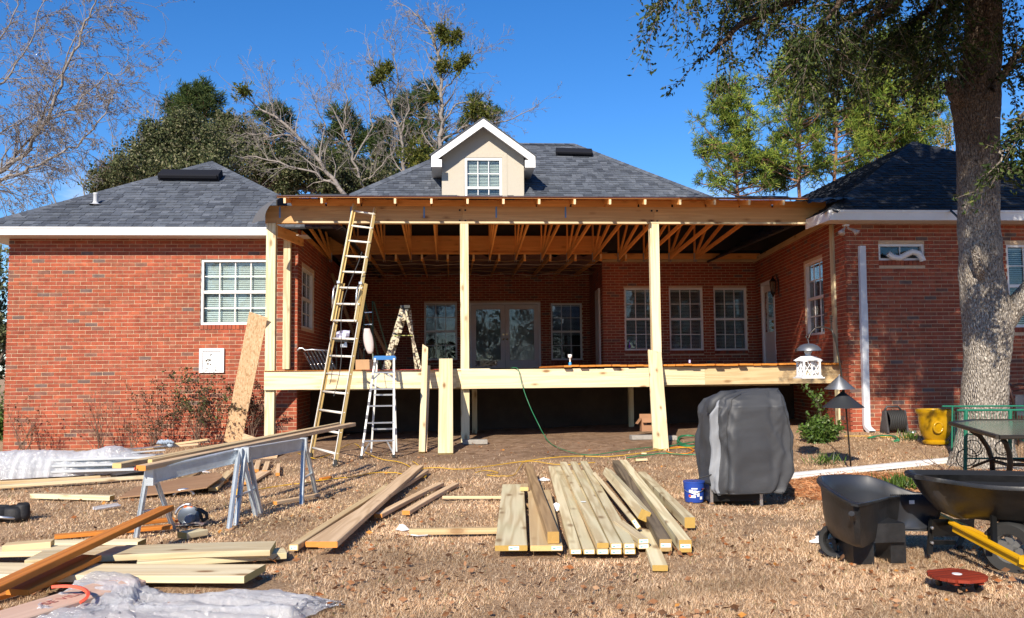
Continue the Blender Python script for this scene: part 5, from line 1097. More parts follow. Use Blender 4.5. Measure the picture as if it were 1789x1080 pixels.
for A, B in ((FmL+ins, TL+ins+fwd*.06), (FmR-ins, TR-ins+fwd*.06)): m = MB(); m.bar(A+fwd*.032, B+fwd*.032, .026, .005, up=fwd); m.build('rail_face', M_LADFACE, el)
for A, B, s in ((FL, FL.lerp(TL, .50), 1), (FR, FR.lerp(TR, .50), -1)):      # sun catching front flange plates of the base section
    m = MB(); m.bar(A+fwd*.035, B+fwd*.035, .026, .005, up=fwd); m.build('rail_face', M_LADFACE, el)
N = 15; rung = []
for i in range(N):
    f = (i+.55)/N; 
    if f > .995: break
    off = fwd*(.06 if f > .5 else 0); A = FL.lerp(TL, f)+off; B = FR.lerp(TR, f)+off; m = MB(); m.tube([A, B], .018, 10); m.build('rung', M_LADFACE, el, smooth=True)
for P_, s in ((FL, 1), (FR, 1)): m = MB(); m.box(P_+V((0,0,.012)), (.07, .11, .03)); m.box(P_+V((0,0,.05)), (.045, .05, .07)); m.build('ladder_foot', M_RUBBER, el)
for f0, P0, P1 in ((.60, FL, TL), (.60, FR, TR)):
    c = P0.lerp(P1, f0)+fwd*.14; m = MB(); m.tube([c+V((0,-.02,-.22)), c+V((.01,-.05,-.05)), c+V((.02,-.02,.10)), c+V((.04,.03,.16))], .014, 8); m.build('rung_lock', M_ALU, el, smooth=True)
m = MB(); a = FL.lerp(FR, .62); rp = [(FL.lerp(TL, f)+(FR-FL)*(.55+.10*math.sin(f*9)))+fwd*(.06+.05*math.sin(f*14)) for f in [.22+.55*i/40 for i in range(41)]]; m.tube(rp, .006, 5); m.build('rope', plain('dark_rope', (.05,.05,.05), .8), el)
m = MB(); rp = [(FL.lerp(TL, f)+(FR-FL)*(.28+.20*math.sin((f-.2)*16)))+fwd*(.10+.02*math.sin(f*20)) for f in [.26+.22*i/30 for i in range(31)]]; m.tube(rp, .0055, 5); m.build('rope', plain('black_rope', (.03,.03,.03), .8), el)
m = MB(); c = FL.lerp(TL, .655)+fwd*.10+(FR-FL)*.05; m.box(c, (.05, .05, .04)); c2 = FR.lerp(TR, .655)+fwd*.10; m.box(c2, (.05, .05, .04)); m.build('rail_bracket', M_ALU, el)
# aluminium step ladder with a blue top
st = thing('step_ladder', 'white aluminium stepladder with a blue plastic top in front of the deck beam', 'ladder', tuple(G(660, 802)))
fl, fr = G(631, 801), G(688, 799); tl, tr = onY(655.5, 627, fl.y+.42), onY(688.5, 627, fl.y+.42)
M_STRIPE = plain('white_rail', (.72,.72,.70), .4)
for A, B in ((fl, tl), (fr, tr)): m = MB(); m.bar(A, B, .030, .065, up=(0,1,0), c=.004); m.build('rail', M_STRIPE, st)
m = MB()
for i in range(7):
    f = .06+i*.135; c = fl.lerp(tl, f+.05); m.bar(c, fl.lerp(tl, f+.09), .0315, .067, up=(0,1,0))
m.build('rail_print', plain('dark_print', (.07,.07,.09), .5), st)
for y_ in (652, 681.5, 711.5, 741, 772):
    f = (801-y_)/(801-627); A, B = fl.lerp(tl, f), fr.lerp(tr, f); m = MB(); m.bar(A, B, .075, .022, c=.004); m.build('step', M_ALU, st)
bk = V((0, .62, 0)); bl_, br_ = V((fl.x+.06, fl.y+.95, gz(fl.x, fl.y+.95))), V((fr.x-.02, fr.y+.95, gz(fr.x, fr.y+.95)))
for A, B in ((bl_, tl+V((.02,.12,-.02))), (br_, tr+V((-.02,.12,-.02)))): m = MB(); m.bar(A, B, .028, .03, up=(0,1,0)); m.build('rear_rail', M_STRIPE, st)
for f in (.25, .62): m = MB(); m.bar(bl_.lerp(tl, f), br_.lerp(tr, f)+V((0,0,0)), .02, .025); m.build('rear_brace', M_ALU, st)
for s, (A, B) in enumerate(((fl, tl), (fr, tr))):
    m = MB(); p0 = A.lerp(B, .16); q0 = (fl.lerp(tl, .04) if s == 0 else fr.lerp(tr, .04)); inn = (fr-fl).normalized()*(.10 if s == 0 else -.10); m.bar(A.lerp(B, .03), p0+inn, .012, .02); m.bar(A.lerp(B, .78), A.lerp(B, .845)+inn, .012, .02); m.build('corner_brace', M_ALU, st)
c = (tl+tr)/2+V((0,.06,.01)); m = MB(); m.box(c, ((tr-tl).length+.05, .17, .05)); m.box(c+V((0,0,.03)), ((tr-tl).length+.02, .14, .014)); m.build('top_cap', plain('blue_plastic', (.03,.16,.42), .4), st)
for A in (fl, fr): m = MB(); m.box(A+V((0,0,.02)), (.045, .075, .045)); m.build('foot', M_RUBBER, st)
# paint spattered A-frame ladder on the deck
M_SPAT = pieces('paint_spattered', [(0,(.30,.24,.15)),(1,(.34,.28,.18))], bump=.3, bscale=40, mottled=1.2, mscale=22, blend='LINEAR')
def spatter(): 
    mt, nt, b, N_, L = newmat('paint_spattered'); b.inputs['Roughness'].default_value = .7; ge = N_.new('ShaderNodeNewGeometry'); no = N_.new('ShaderNodeTexNoise'); no.inputs['Scale'].default_value = 26; no.inputs['Detail'].default_value = 3
    L.new(ge.outputs['Position'], no.inputs['Vector']); r = ramp(N_, [(.3,(.05,.04,.03)),(.45,(.16,.12,.08)),(.52,(.50,.44,.32)),(.6,(.62,.56,.42)),(.72,(.18,.22,.04))]); L.new(no.outputs[0], r.inputs[0]); L.new(r.outputs[0], b.inputs['Base Color']); return mt
M_SPAT = spatter()
ps = thing('step_ladder', 'paint spattered wooden A-frame ladder standing open on the deck', 'ladder', tuple(onY(700, 640, 16.2)))
ap = [onY(703, 540, 15.95), onY(711, 540, 16.35)]; lf = [V((*onY(671, 641, 15.95)[:2], 1.37)), V((*onY(676, 641, 16.45)[:2], 1.37))]; rf_ = [V((*onY(735, 641, 15.95)[:2], 1.37)), V((*onY(727, 641, 16.45)[:2], 1.37))]
for A, B in zip(lf, ap): m = MB(); m.bar(A, B, .03, .085, up=(1,0,.3)); m.build('rail', M_SPAT, ps)
for A, B in zip(rf_, ap): m = MB(); m.bar(A, B+V((.05,0,-.02)), .03, .05, up=(1,0,.3)); m.build('rear_rail', M_SPAT, ps)
for i in range(4): f = .2+.2*i; m = MB(); m.bar(lf[0].lerp(ap[0], f), lf[1].lerp(ap[1], f), .09, .02, up=(0,0,1)); m.build('step', M_SPAT, ps)
m = MB(); c = (ap[0]+ap[1])/2+V((.02,0,.03)); m.box(c, (.17, .46, .05)); m.box(c+V((0,0,-.05)), (.11, .4, .07)); m.build('top_cap', plain('dirty_black', (.05,.05,.045), .6, var=.6, bump=.4), ps)
m = MB(); m.bar(lf[0].lerp(ap[0], .56)+V((0,-.03,0)), rf_[0].lerp(ap[0], .56)+V((.04,-.03,0)), .015, .035, up=(0,-1,0)); m.build('spreader', plain('spattered_green', (.35,.36,.10), .6, var=.3), ps)
# dark green ladder against the back wall
gl_ = thing('step_ladder', 'dark green fibreglass stepladder in the shadow behind the extension ladder', 'ladder', tuple(onY(655, 640, 18.6)))
M_DG = plain('dark_green', (.025,.06,.035), .5); a0, a1, b0, b1 = V((*onY(636, 640, 18.4)[:2], 1.37)), onY(636, 528, 18.9), V((*onY(652, 640, 18.4)[:2], 1.37)), onY(651, 527, 18.9)
for A, B in ((a0, a1), (b0, b1), (V((b0.x+.35, 19.3, 1.37)), b1+V((.02,.05,0))), (V((a0.x+.30, 19.3, 1.37)), a1+V((.02,.05,0)))): m = MB(); m.bar(A, B, .03, .07, up=(0,1,0)); m.build('rail', M_DG, gl_)
for i in range(5): f = .12+.18*i; m = MB(); m.bar(a0.lerp(a1, f), b0.lerp(b1, f), .07, .02); m.build('step', M_ALU, gl_)
# loose timbers leaning in the dark corner
for i, (x0, y0, x1, y1, yy, lb) in enumerate(((580, 478, 640, 640, 19.5, 'thin board leaning in the dark left corner of the porch'), (630, 530, 690, 640, 19.2, 'brown stick leaning beside the dark green ladder'))):
    board('leaning_stick', onY(x0, y0, yy+.6), V((*onY(x1, y1, yy)[:2], 1.38)), .07, .035, M_BROWN, None, up=(0,-1,0), label=lb, cat='board')
# chair with a white seat pad, papers, metal rack, cartons on the deck
ch = thing('folding_chair', 'white padded chair tilted on the deck behind the extension ladder', 'chair', tuple(V((*onY(640, 640, 16.6)[:2], 1.37))))
c = onY(644, 598, 16.6); m = MB(); ring = []
for j in range(9):
    v = j/8; py = 574+44*v; w = 9*(math.sin(math.pi*min(.96, max(.06, v)))**.35); cx_ = 641+6*v; ring.append([onY(cx_-w+ (1 if k else 0), py, 16.6-.03*k) if False else onY(cx_+w*math.cos(2*math.pi*k/10), py, 16.6+.04*math.sin(2*math.pi*k/10)) for k in range(10)])
m.loft(ring, cap0=True, cap1=True); m.build('seat_pad', plain('pink_white_pad', (.52,.46,.46), .7), ch, smooth=True)
for (xa, ya, xb_, yb) in ((634, 572, 636, 638), (650, 600, 656, 638), (622, 608, 640, 606), (636, 612, 652, 600)): m = MB(); m.tube([onY(xa, ya, 16.62), onY(xb_, yb, 16.66)], .012, 6); m.build('leg' if yb > 630 else 'frame', M_BLACKMETAL, ch)
m = MB(); g_ = [[onY(588+i*5.8+(j*-.6), 577+abs(i-1.5)*1.2+j*4.6-(i-1.5)*.9, 16.2-.04*math.sin(i*2+j)) for i in range(5)] for j in range(4)]
m.loft(g_, close=False); o = m.build('paper_sheets', plain('bluish_paper', (.50,.50,.66), .7), None); tag(o, 'folded bluish paper plans hanging behind the extension ladder', 'paper')
tb = thing('work_table', 'small dark folding table behind the ladder rungs on the deck', 'table', tuple(V((*onY(606, 640, 16.7)[:2], 1.37))))
m = MB(); m.bar(onY(583, 596, 16.7), onY(630, 597, 16.7), .5, .03); m.build('table_top', M_BLACKMETAL, tb)
for px in (588, 626): m = MB(); A = onY(px, 598, 16.6); m.tube([A, V((A.x, A.y, 1.37))], .014, 6); m.build('leg', M_BLACKMETAL, tb)
m = MB(); c = onY(601, 604, 16.45); m.box(c, (.12, .06, .06)); m.box(c+V((.03,0,.05)), (.04,.03,.04)); o = m.build('staple_gun', M_ALU, None); tag(o, 'small silver tool on the dark folding table', 'tool')
rk = thing('metal_rack', 'black tubular rack lying tilted at the left end of the deck', 'rack', tuple(V((*onY(552, 640, 15.7)[:2], 1.37))))
M_SLV = plain('shiny_black_tube', (.03,.03,.035), .12, metal=.3)
for i in range(7):
    m = MB(); A = onY(532+i*6.2, 616-i*.5, 15.9); B = V((*onY(548+i*6.4, 642, 15.6)[:2], 1.385)); m.tube([A, B], .022, 8); m.build('tube', M_SLV, rk, smooth=True)
m = MB(); m.tube([onY(519, 613, 15.9), onY(523, 609, 15.9), onY(528, 608, 15.9), onY(533, 612, 15.9), onY(545, 611, 15.9), onY(578, 613, 15.9)], .016, 8); m.build('bent_handle', M_ALU, rk, smooth=True)
o = MB(); A = onY(636, 645, 15.55); B = onY(652, 629, 15.55); o = o.box(((onY(621, 640, 15.55).x+onY(651, 640, 15.55).x)/2, 15.65, 1.375+.09), (.30, .22, .18)).build('cardboard_box', plain('tan_cardboard', (.42,.25,.13), .85, var=.1), None); tag(o, 'low tan cardboard carton on the deck beside the ladder', 'box')
m = MB()
for i in range(60):
    a = i*2.4; c = V((*onY(850, 640, 15.9)[:2], 1.39)); p = [c+V((.21*math.cos(a+k*.9)*(.4+.6*abs(math.sin(i+k))), .12*math.sin(a+k*1.3), .02+.11*abs(math.sin(i*.7+k*.8)))) for k in range(5)]; m.tube(p, .005, 4)
o = m.build('wire_bundle', plain('black_cable', (.03,.03,.03), .4), None); tag(o, 'tangled heap of black wire on the deck by the french doors', 'cable')
cu = thing('caulk_gun', 'blue and white caulking tube standing on the deck edge before the rear window', 'tool', tuple(V((*onY(996, 640, 15.35)[:2], 1.37))))
b_ = V(onY(996, 636, 15.35)); b_.z = 1.375
m = MB(); m.lathe(b_, [(0,0),(.028,0),(.028,.09),(.012,.10)], 12); m.build('blue_tube', plain('bright_blue', (.02,.25,.55), .4), cu, smooth=True)
m = MB(); m.lathe(b_, [(.012,.10),(.014,.17),(.034,.18),(.038,.235),(.0,.24)], 12); m.build('white_cup', M_WHITE, cu, smooth=True)
m = MB(); c = onY(1205, 634, 15.2); c.z = 1.44; m.lathe(c, [(0,0),(.018,0),(.018,.05),(0,.055)], 10); o = m.build('small_bottle', plain('lilac_plastic', (.55,.5,.75), .4), None); tag(o, 'tiny lilac bottle cap standing on the orange deck boards', 'bottle')

# ------------------------------------------------------------ boards leaning on the deck front
def lean(px0, py0, px1, py1, w, t, mat, label, ytop=HDY-.16, cut=0, lift=0):
    A = G(px0, py0); B = onY(px1, py1, ytop); return board('leaning_board', A, B, w, t, mat, None, up=(0,-1,.1), label=label, cat='board', cutB=cut, c=.004)
lean(737, 791, 743, 606, .10, .055, M_WHITEB if 'M_WHITEB' in globals() else M_PALE, 'narrow pale board with a slanted top leaning on the deck beam', cut=.8)
A = G(743, 790, 0); B = onY(749.5, 640, HDY-.14); board('leaning_board', A, B, .05, .04, M_DRYPINE, None, up=(0,-1,.1), label='short brown strip directly behind the narrow pale slanted board', cat='board')
lean(778.5, 793, 779, 628, .235, .038, M_PALE, 'wide knotty pale plank standing upright against the deck beam')
lean(1155, 787, 1143.5, 615, .245, .040, M_PALE, 'wide knotty plank tilted left leaning over the middle right post', ytop=HDY-.2)
lean(406, 775, 451.5, 550, .335, .012, M_OSB, 'long strip of strand board leaning beside the left porch post', ytop=HDY-.12)
m = MB(); q = [onY(424, 757, 14.6), onY(490, 778, 14.3), onY(482, 806, 13.6), onY(420, 800, 13.7)]; m.prism(q, (0,.012,0)); o = m.build('board_offcut', M_OSB, None); tag(o, 'torn triangular strand board piece behind the sawhorse legs', 'board')

# ------------------------------------------------------------ lumber lying on the lawn
def gb(pa, pb, w, t, mat, label, z0=.012, name='lumber', group=None, warp=0, up=(0,0,1), cat='board', dzB=0, **k):
    A = G(*pa, z0+t); B = G(*pb, z0+t+dzB); n = V((0,0,t/2)); L_q = (B-A).length; warp = warp or (random.uniform(-.006, .010) if L_q > 1.2 else 0); foot(A, B, w/2+.015)
    return board(name, A-n, B-n, w, t, mat, None, up=up, label=label, cat=cat, group=group, c=.004, warp=warp, **k)
def z5(x, y): return (840+x/3.857, 780+y/3.857)
def z4(x, y): return (480+x/3.44, 780+y/3.44)
def z3(x, y): return (x/2.982, 760+y/2.982)
M_LABEL = plain('paper_label', (.72,.78,.80), .5)
def label_on(o, w, t, side, dx=0, L=None):
    """a stapled paper label on the end of a board, with lines of print"""
    xs = [v.co.x for v in o.data.vertices]; xe = (min(xs) if side < 0 else max(xs)); m = MB(); lw = min(.075, w*.8)
    M_ = WM[o.name]; mm = MB(); mm.box((xe+side*.0012, dx, 0), (.002, lw, min(.028, t*.75))); me = mm.mesh('end_label', M_LABEL); l_ = put(bpy.data.objects.new('end_label', me), M_, o)
    mm = MB(); mm.box((xe+side*.0026, dx-lw*.18, .004), (.0008, lw*.42, .005)); mm.box((xe+side*.0026, dx+lw*.25, -.003), (.0008, lw*.28, .009)); mm.box((xe+side*.0026, dx-lw*.2, -.006), (.0008, lw*.36, .003))
    put(bpy.data.objects.new('print', mm.mesh('print', M_PRT)), M_, l_)
M_PRT = plain('green_print', (.10,.32,.30), .6)
SG = 'new lumber stacked in the middle of the lawn'
for pa, pb in (((885,950),(955,950)), ((888,880),(948,880))): gb(pa, pb, .09, .038, M_BROWN, ('dark bearer under the near end of the two wide planks' if pa[1] == 950 else 'dark bearer under the middle of the two wide planks'), z0=.0, name='bearer')
o = gb((893,953), (896.5,846), .237, .04, M_TREATED, 'wide greenish plank on the left of the middle lumber stack', .045, group=SG); label_on(o, .237, .04, -1, -.02)
o = gb((954.7,953), (942,856), .237, .04, M_PINE, 'wide tan plank under the brown timber in the middle stack', .045, group=SG); label_on(o, .237, .04, -1, -.075)
gb((966.5,929), (923.5,811), .086, .086, M_BROWN, 'dark brown square timber lying on the two wide planks', .09, group=SG)
gb((916,851), (916.5,845), .085, .04, M_PINE, 'small wood block on the far end of the wide greenish plank', .088, name='wood_block')
gb((962,905), (944,845), .05, .04, M_PINE, 'thin strip half hidden right of the brown square timber', .01, group=SG)
row = [((640,692),(478,131),M_TREATED,'outermost left two-by-four of the labelled pile'),((731,692),(515,131),M_TREATED,'second labelled two-by-four from the left in the bottom layer'),((821,692),(560,160),M_PINE,'third labelled two-by-four in the bottom layer'),((911,692),(630,160),M_TREATED,'fourth labelled two-by-four in the bottom layer'),((1003,692),(700,160),M_TREATED,'fifth labelled two-by-four in the bottom layer, at its right end')]
for a_, b_, mt, lb in row: o = gb(z5(*a_), z5(*b_), .0855, .037, mt, lb, .03, group=SG); label_on(o, .0855, .037, -1)
row = [((822,650),(556,104),M_TREATED,'unlabelled two-by-four on top, left of the top layer'),((913,652),(625,102),M_TREATED,'middle labelled two-by-four of the top layer'),((1001,652),(693,98),M_TREATED,'right labelled two-by-four of the top layer')]
for i, (a_, b_, mt, lb) in enumerate(row):
    o = gb(z5(*a_), z5(*b_), .0855, .037, mt, lb, .069, group=SG)
    if i: label_on(o, .0855, .037, -1)
o = gb(z5(1097,656), z5(935,520), .085, .037, M_PINE, 'short labelled piece under another at the right of the pile', .03, group=SG); label_on(o, .085, .037, -1)
o = gb(z5(1097,622), z5(930,500), .085, .037, M_PALE, 'short labelled piece on top at the right of the pile', .069, group=SG); label_on(o, .085, .037, -1)
o = gb(z5(1045,505), z5(775,185), .088, .040, M_PALE, 'warped golden board tipped on its edge over the pile', .09, group=SG, up=(.75,0,.5)); label_on(o, .088, .04, -1)
gb(z5(1102,430), z5(852,148), .089, .089, M_TREATED, 'greenish square post resting askew on top of the pile', .075, group=SG, up=(.45,0,1))
o = gb(z5(1245,625), z5(910,92), .089, .089, M_GREY, 'dark grey weathered square timber in the right part of the stack', .02, group=SG); label_on(o, .089, .05, -1)
o = gb(z5(1378,630), z5(960,90), .089, .089, M_TREATED, 'greenish square post just right of the grey weathered timber', .02, group=SG); label_on(o, .089, .05, -1)
gb(z5(1408,478), z5(1085,170), .089, .089, M_TREATED, 'outermost right green square post of the stack', .015, group=SG)
gb(z5(1208,800), z5(1112,560), .105, .040, M_TREATED, 'short board sticking out towards the camera under the stack', .0, group=SG)
m = MB(); c = G(*z5(690, 372), .11); m.box(c, (.045, .035, .003)); o = m.build('paper_label', M_LABEL, None); tag(o, 'little white paper label on top of the lumber pile', 'label')
def crumple(name, label, px, py, r, n, mat, seed, h=.05, cat='plastic scrap'):
    rr = random.Random(seed); m = MB(); c = G(px, py); rings = []
    for i in range(5):
        rings.append([c+V((r*(1-i*.2)*math.cos(a)*(1+.5*rr.uniform(-1, 1)), r*.6*(1-i*.2)*math.sin(a)*(1+.5*rr.uniform(-1, 1)), .006+h*i/5*(.6+rr.random()))) for a in [2*math.pi*k/n for k in range(n)]])
    m.loft(rings, cap1=True); o = m.build(name, mat, None); return tag(o, label, cat)
M_PLW = plain('white_plastic', (.75,.75,.78), .35)
crumple('plastic_wrap', 'torn white plastic wrap between the brown timber and the labelled pile', 970, 893, .07, 9, M_PLW, 3, .06); crumple('plastic_wrap', 'small torn white wrap near the far end of the lumber pile', 949, 840, .09, 9, M_PLW, 4, .03)
MG = 'loose boards on the lawn left of the stack'
o = gb(z4(113,590), z4(682,228), .07, .045, M_PINE, 'pale two-by-four angled beside the wide orange-ended plank', .02, group=MG); label_on(o, .07, .04, -1)
gb(z4(318,572), z4(860,113), .145, .045, M_DRYPINE, 'wide sunlit plank with a bright orange cut end', .06, group=MG)
gb(z4(222,572), z4(905,138), .10, .042, M_DRYPINE, 'brown board mostly hidden under the orange-ended plank', .015, group=MG)
gb(z4(600,425), z4(700,210), .05, .03, M_PINE, 'tiny strip poking out behind the wide sunlit plank', .0, group=MG) if False else None
gb(z4(622,405), z4(1000,215), .075, .040, M_DRYPINE, 'first short diagonal two-by-four right of the wide plank', .01, group=MG)
gb(z4(788,386), z4(1090,218), .075, .040, M_DRYPINE, 'second short diagonal two-by-four farther right', .01, group=MG)
gb(z4(1008,298), z4(1380,298), .040, .030, M_DRYPINE, 'thin stick lying crosswise behind the wide greenish plank', .01, group=MG)
gb(z4(808,494), z4(1345,486), .060, .050, M_PINE, 'thin stick lying crosswise with white scrap at its left end', .01, group=MG)
crumple('strap_scrap', 'curled white strap beside the left end of the crosswise stick', 703, 927, .06, 8, M_PLW, 5, .05)
m = MB(); m.tube([G(712, 934, .01), G(730, 936, .02), G(750, 935, .01), G(768, 933, .015)], .006, 5); o = m.build('strap_scrap', M_PLW, None); tag(o, 'thin white packing strap on the grass below the crosswise stick', 'strap')
# foreground left planks
FG = 'wide planks in the left foreground'
gb((-60,992), (446,996), .33, .045, M_PALE, 'wide pale plank nearest the crumpled plastic', .045, group=FG)
gb((60,970), (477,953), .33, .042, M_PALE, 'wide pale plank with a long brown streak, second from the front', .065, group=FG, warp=.01)
gb((240,978), (498,961), .20, .045, M_TREATED, 'greenish board underneath the streaked pale plank', .015, group=FG)
gb((-60,962), (235,957), .21, .040, M_PALE, 'pale plank running out of the left edge under the short block', .04, group=FG)
gb((60,947), (248,944), .15, .040, M_TREATED, 'greenish plank at the back under the orange board', .02, group=FG)
gb((8,951), (92,944), .13, .045, M_PINE, 'short pale board lying on the planks at the left edge', .085, group=FG)
def fb_(px0, py0, z0, px1, py1, z1, w, t, mat, label, up=(0,0,1)):
    A, B = onZ(px0, py0, z0), onZ(px1, py1, z1); foot(A, B, .03) ; return board('orange_board', A, B, w, t, mat, None, up=up, label=label, cat='board', group='orange boards in the left foreground', c=.004)
fb_(-60, 1052, .15, 291, 888, .26, .125, .040, M_CEDAR, 'long orange board slanting across the planks to the sawhorse', up=(-.15,-.55,1))
fb_(30, 1035, .09, 160, 974, .125, .14, .035, M_CEDAR, 'short orange board under the long slanting one', up=(0,-.3,1))
fb_(-30, 1050, .02, 125, 1006, .03, .09, .03, M_CEDAR, 'dark orange strip on the grass below the planks')
fb_(95, 938, .03, 300, 920, .03, .10, .03, M_CEDAR, 'orange board on the ground under the sawhorse')
fb_(215, 917, .055, 303, 907, .06, .09, .03, M_CEDAR, 'short orange offcut on the ground behind the sawhorse leg')
gb((318,930), (355,924), .12, .05, M_TREATED, 'small greenish block on the ground in front of the circular saw', .01, name='wood_block')
gb((57,862), (196,866), .085, .05, M_TREATED, 'lone pale two-by-four on the grass left of the sawhorse', .01, group='boards by the plastic covered stack')
gb((70,868), (170,870), .05, .02, M_PINE, 'thin strip just before the lone pale two-by-four', .0, group='boards by the plastic covered stack')
m = MB(); A, B = G(165, 889, .02), G(208, 882, .03); m.bar(A, B, .055, .012, up=(0,-.3,1)); m.bar(A+V((0,-.03,.01)), B+V((0,-.03,.01)), .008, .03); o = m.build('trim_piece', M_PLW, None); tag(o, 'short white vinyl trim piece lying on the grass', 'trim')
gb((-40,851), (345,826), .13, .035, M_PALE, 'long whitish board lying in front of the plastic covered stack', .01, group='boards by the plastic covered stack'); gb((-40,843), (175,831), .06, .04, M_PINE, 'tan board directly behind the long whitish board', .01, group='boards by the plastic covered stack')
# bright planks behind: offcuts right of the sawhorse
OG = 'offcuts round the sawhorse legs'
for (pa, pb, w, t, mt, lb) in (((431,842),(464,822),.15,.03,M_DRYPINE,'flat pale offcut right of the sawhorse leg'),((372,852),(402,822),.10,.04,M_PINE,'pale offcut slanting behind the sawhorse leg'),((318,838),(345,822),.12,.04,M_BROWN,'brown offcut lying on the long whitish board'),((375,832),(400,828),.08,.03,M_CEDAR,'orange offcut behind the sawhorse'),((380,846),(396,838),.05,.03,M_CEDAR,'tiny orange offcut beside the yellow case'),
                               ((432,818),(438,803),.07,.04,M_DRYPINE,'first small upright offcut under the strand board'),((447,820),(452,804),.07,.04,M_DRYPINE,'second small upright offcut under the strand board'),((462,822),(468,806),.07,.04,M_DRYPINE,'third small upright offcut under the strand board'),((485,826),(487,810),.05,.04,M_DRYPINE,'small separate offcut standing right of the others'),
                               ((480,876),(556,862),.06,.035,M_DRYPINE,'brown stick behind the far sawhorse legs'),((560,835),(578,832),.05,.03,M_CEDAR,'small orange chip on the grass below the extension ladder'),((1121,791),(1130,791),.05,.02,M_PALE,'tiny pale chip on the dirt near the tilted plank'),((1110,802),(1130,801),.06,.03,M_PALE,'small pale chip on the dirt above the grey timber')):
    gb(pa, pb, w, t, mt, lb, .01, name='offcut', group=OG)
# brown plywood sheet, slightly raised
m = MB(); q = [G(208, 869, .02), G(236, 851, .03), G(377, 825, .10), G(390, 832, .12), G(362, 851, .09), G(292, 861, .05)]; m.prism(q, (0,0,-.012)); o = m.build('plywood_sheet', M_PLY, None); tag(o, 'brown plywood sheet lying tilted on the grass behind the sawhorse', 'plywood'); foot(G(240, 862), G(365, 842), .12)
t_ = thing('saw_guard', 'round grey metal tool with a silver rim beside the plywood sheet', 'tool', tuple(G(321, 865))); c = G(321, 866, .0)
m = MB(); m.tube([c+V((.10*math.cos(a), .02*math.cos(a), .065*math.sin(a))) for a in [math.pi*k/14 for k in range(15)]], .018, 8); m.build('rim', M_ALU, t_, smooth=True); m = MB(); m.lathe(c+V((0,.03,-.01)), [(0,-.02),(.065,-.015),(.065,.015),(0,.02)], 20, 'y'); m.build('disc', M_BLACKMETAL, t_)
m = MB(); c = G(416, 861, .03); m.box(c, (.11,.07,.05)); m.box(c+V((.0,0,.035)), (.07,.03,.02)); o = m.build('tool_case', plain('yellow_plastic', (.65,.38,.02), .45), None); tag(o, 'small yellow plastic case on the grass between sawhorse legs', 'tool case')

# ------------------------------------------------------------ sawhorses with long boards on top
def sawhorse(label, tops, feet):
    base = G((feet[0][0]+feet[-1][0])/2, feet[0][1]); t = thing('sawhorse', label, 'sawhorse', tuple(base), 'galvanised sawhorses on the lawn'); TP = [atD(px, py, d) for px, py, d in tops]
    d = (TP[1]-TP[0]).normalized(); m = MB(); A, B = TP[0]-d*.03, TP[1]+d*.03; m.bar(A-V((0,0,.055)), B-V((0,0,.055)), .035, .115, c=.004); m.bar(A, B, .06, .012); m.bar(A-V((0,0,.112)), B-V((0,0,.112)), .05, .008); m.build('crossbar', M_GALV, t)
    for i, P_ in enumerate(TP):
        fs = [G(*f) for f in feet[i*2:i*2+2]]; hubs = MB(); hubs.box(P_-V((0,0,.06)), (.07, .10, .14)); hubs.build('leg_bracket', M_GALV, t)
        for f in fs:
            s_ = (f-P_); s_.z = 0; top = P_+s_.normalized()*.03-V((0,0,.02)); m = MB(); m.bar(f, top, .040, .005, up=d); x_ = (top-f).normalized(); sd = d.cross(x_).normalized(); m.bar(f+d*.0+sd*.018, top+sd*.018, .005, .026, up=d); m.bar(f-sd*.018, top-sd*.018, .005, .026, up=d); m.build('leg', M_GALV, t); foot(f, f, .03)
        m = MB(); m.bar(fs[0].lerp(P_, .38), fs[1].lerp(P_, .38), .028, .012); m.build('leg_brace', M_GALV, t)
    return t
sawhorse('nearer galvanised sawhorse carrying the left ends of the long boards', [(264,819.5,7.1),(418,785,8.0)], [(238,940),(303,924),(400,925),(447,902)])
sawhorse('farther galvanised sawhorse under the right part of the long boards', [(430,783,8.05),(531,766.5,9.1)], [(412,918),(455,897),(527,882),(552,862)])
BG = 'long boards lying on the sawhorses'
def atop(pa, da, pb, db_, w, t, mat, lab, **k): return board('long_board', atD(*pa, da), atD(*pb, db_), w, t, mat, None, label=lab, cat='board', group=BG, c=.004, **k)
atop((204,814), 7.25, (586,743), 11.3, .088, .042, M_PINE, 'rear long board on the sawhorses, its square end farthest left')
atop((246,818), 6.95, (616,741.5), 11.0, .088, .044, M_DRYPINE, 'front long board on the sawhorses with a dark marked edge')
atop((262,807), 7.15, (592,741), 11.2, .040, .040, M_PINE, 'thin short strip between the two long sawhorse boards')
c = atD(236, 819, 6.93); m = MB(); m.lathe(c, [(0,-.004),(.014,-.003),(.014,.003),(0,.004)], 12, 'x'); o = m.build('red_sticker', plain('red_paint', (.5,.04,.02), .5), None); tag(o, 'small red sticker on the end of the front sawhorse board', 'sticker')

# ------------------------------------------------------------ circular saw, tool bag
cs = thing('circular_saw', 'circular saw with dark guard and orange trim resting on the lawn', 'saw', tuple(G(332, 918))); b = G(330, 918)
m = MB(); m.lathe(b+V((0,0,.115)), [(0,-.03),(.115,-.03),(.135,-.02),(.135,.02),(.115,.03),(0,.03)], 26, 'y'); m.build('blade_guard', plain('dark_grey_metal', (.10,.12,.15), .35, metal=.5), cs, smooth=True, angle=40)
m = MB(); m.tube([b+V((-.01+.155*math.cos(a), .0, .115+.155*math.sin(a))) for a in [math.pi*(.45+.5*k/12) for k in range(13)]], .014, 8); m.build('lower_guard', M_ALU, cs, smooth=True)
m = MB(); m.lathe(b+V((.03,-.03,.10)), [(0,-.12),(.045,-.12),(.055,-.09),(.055,0)], 16, 'y'); m.build('motor', plain('grey_motor', (.16,.20,.24), .4), cs, smooth=True, angle=40)
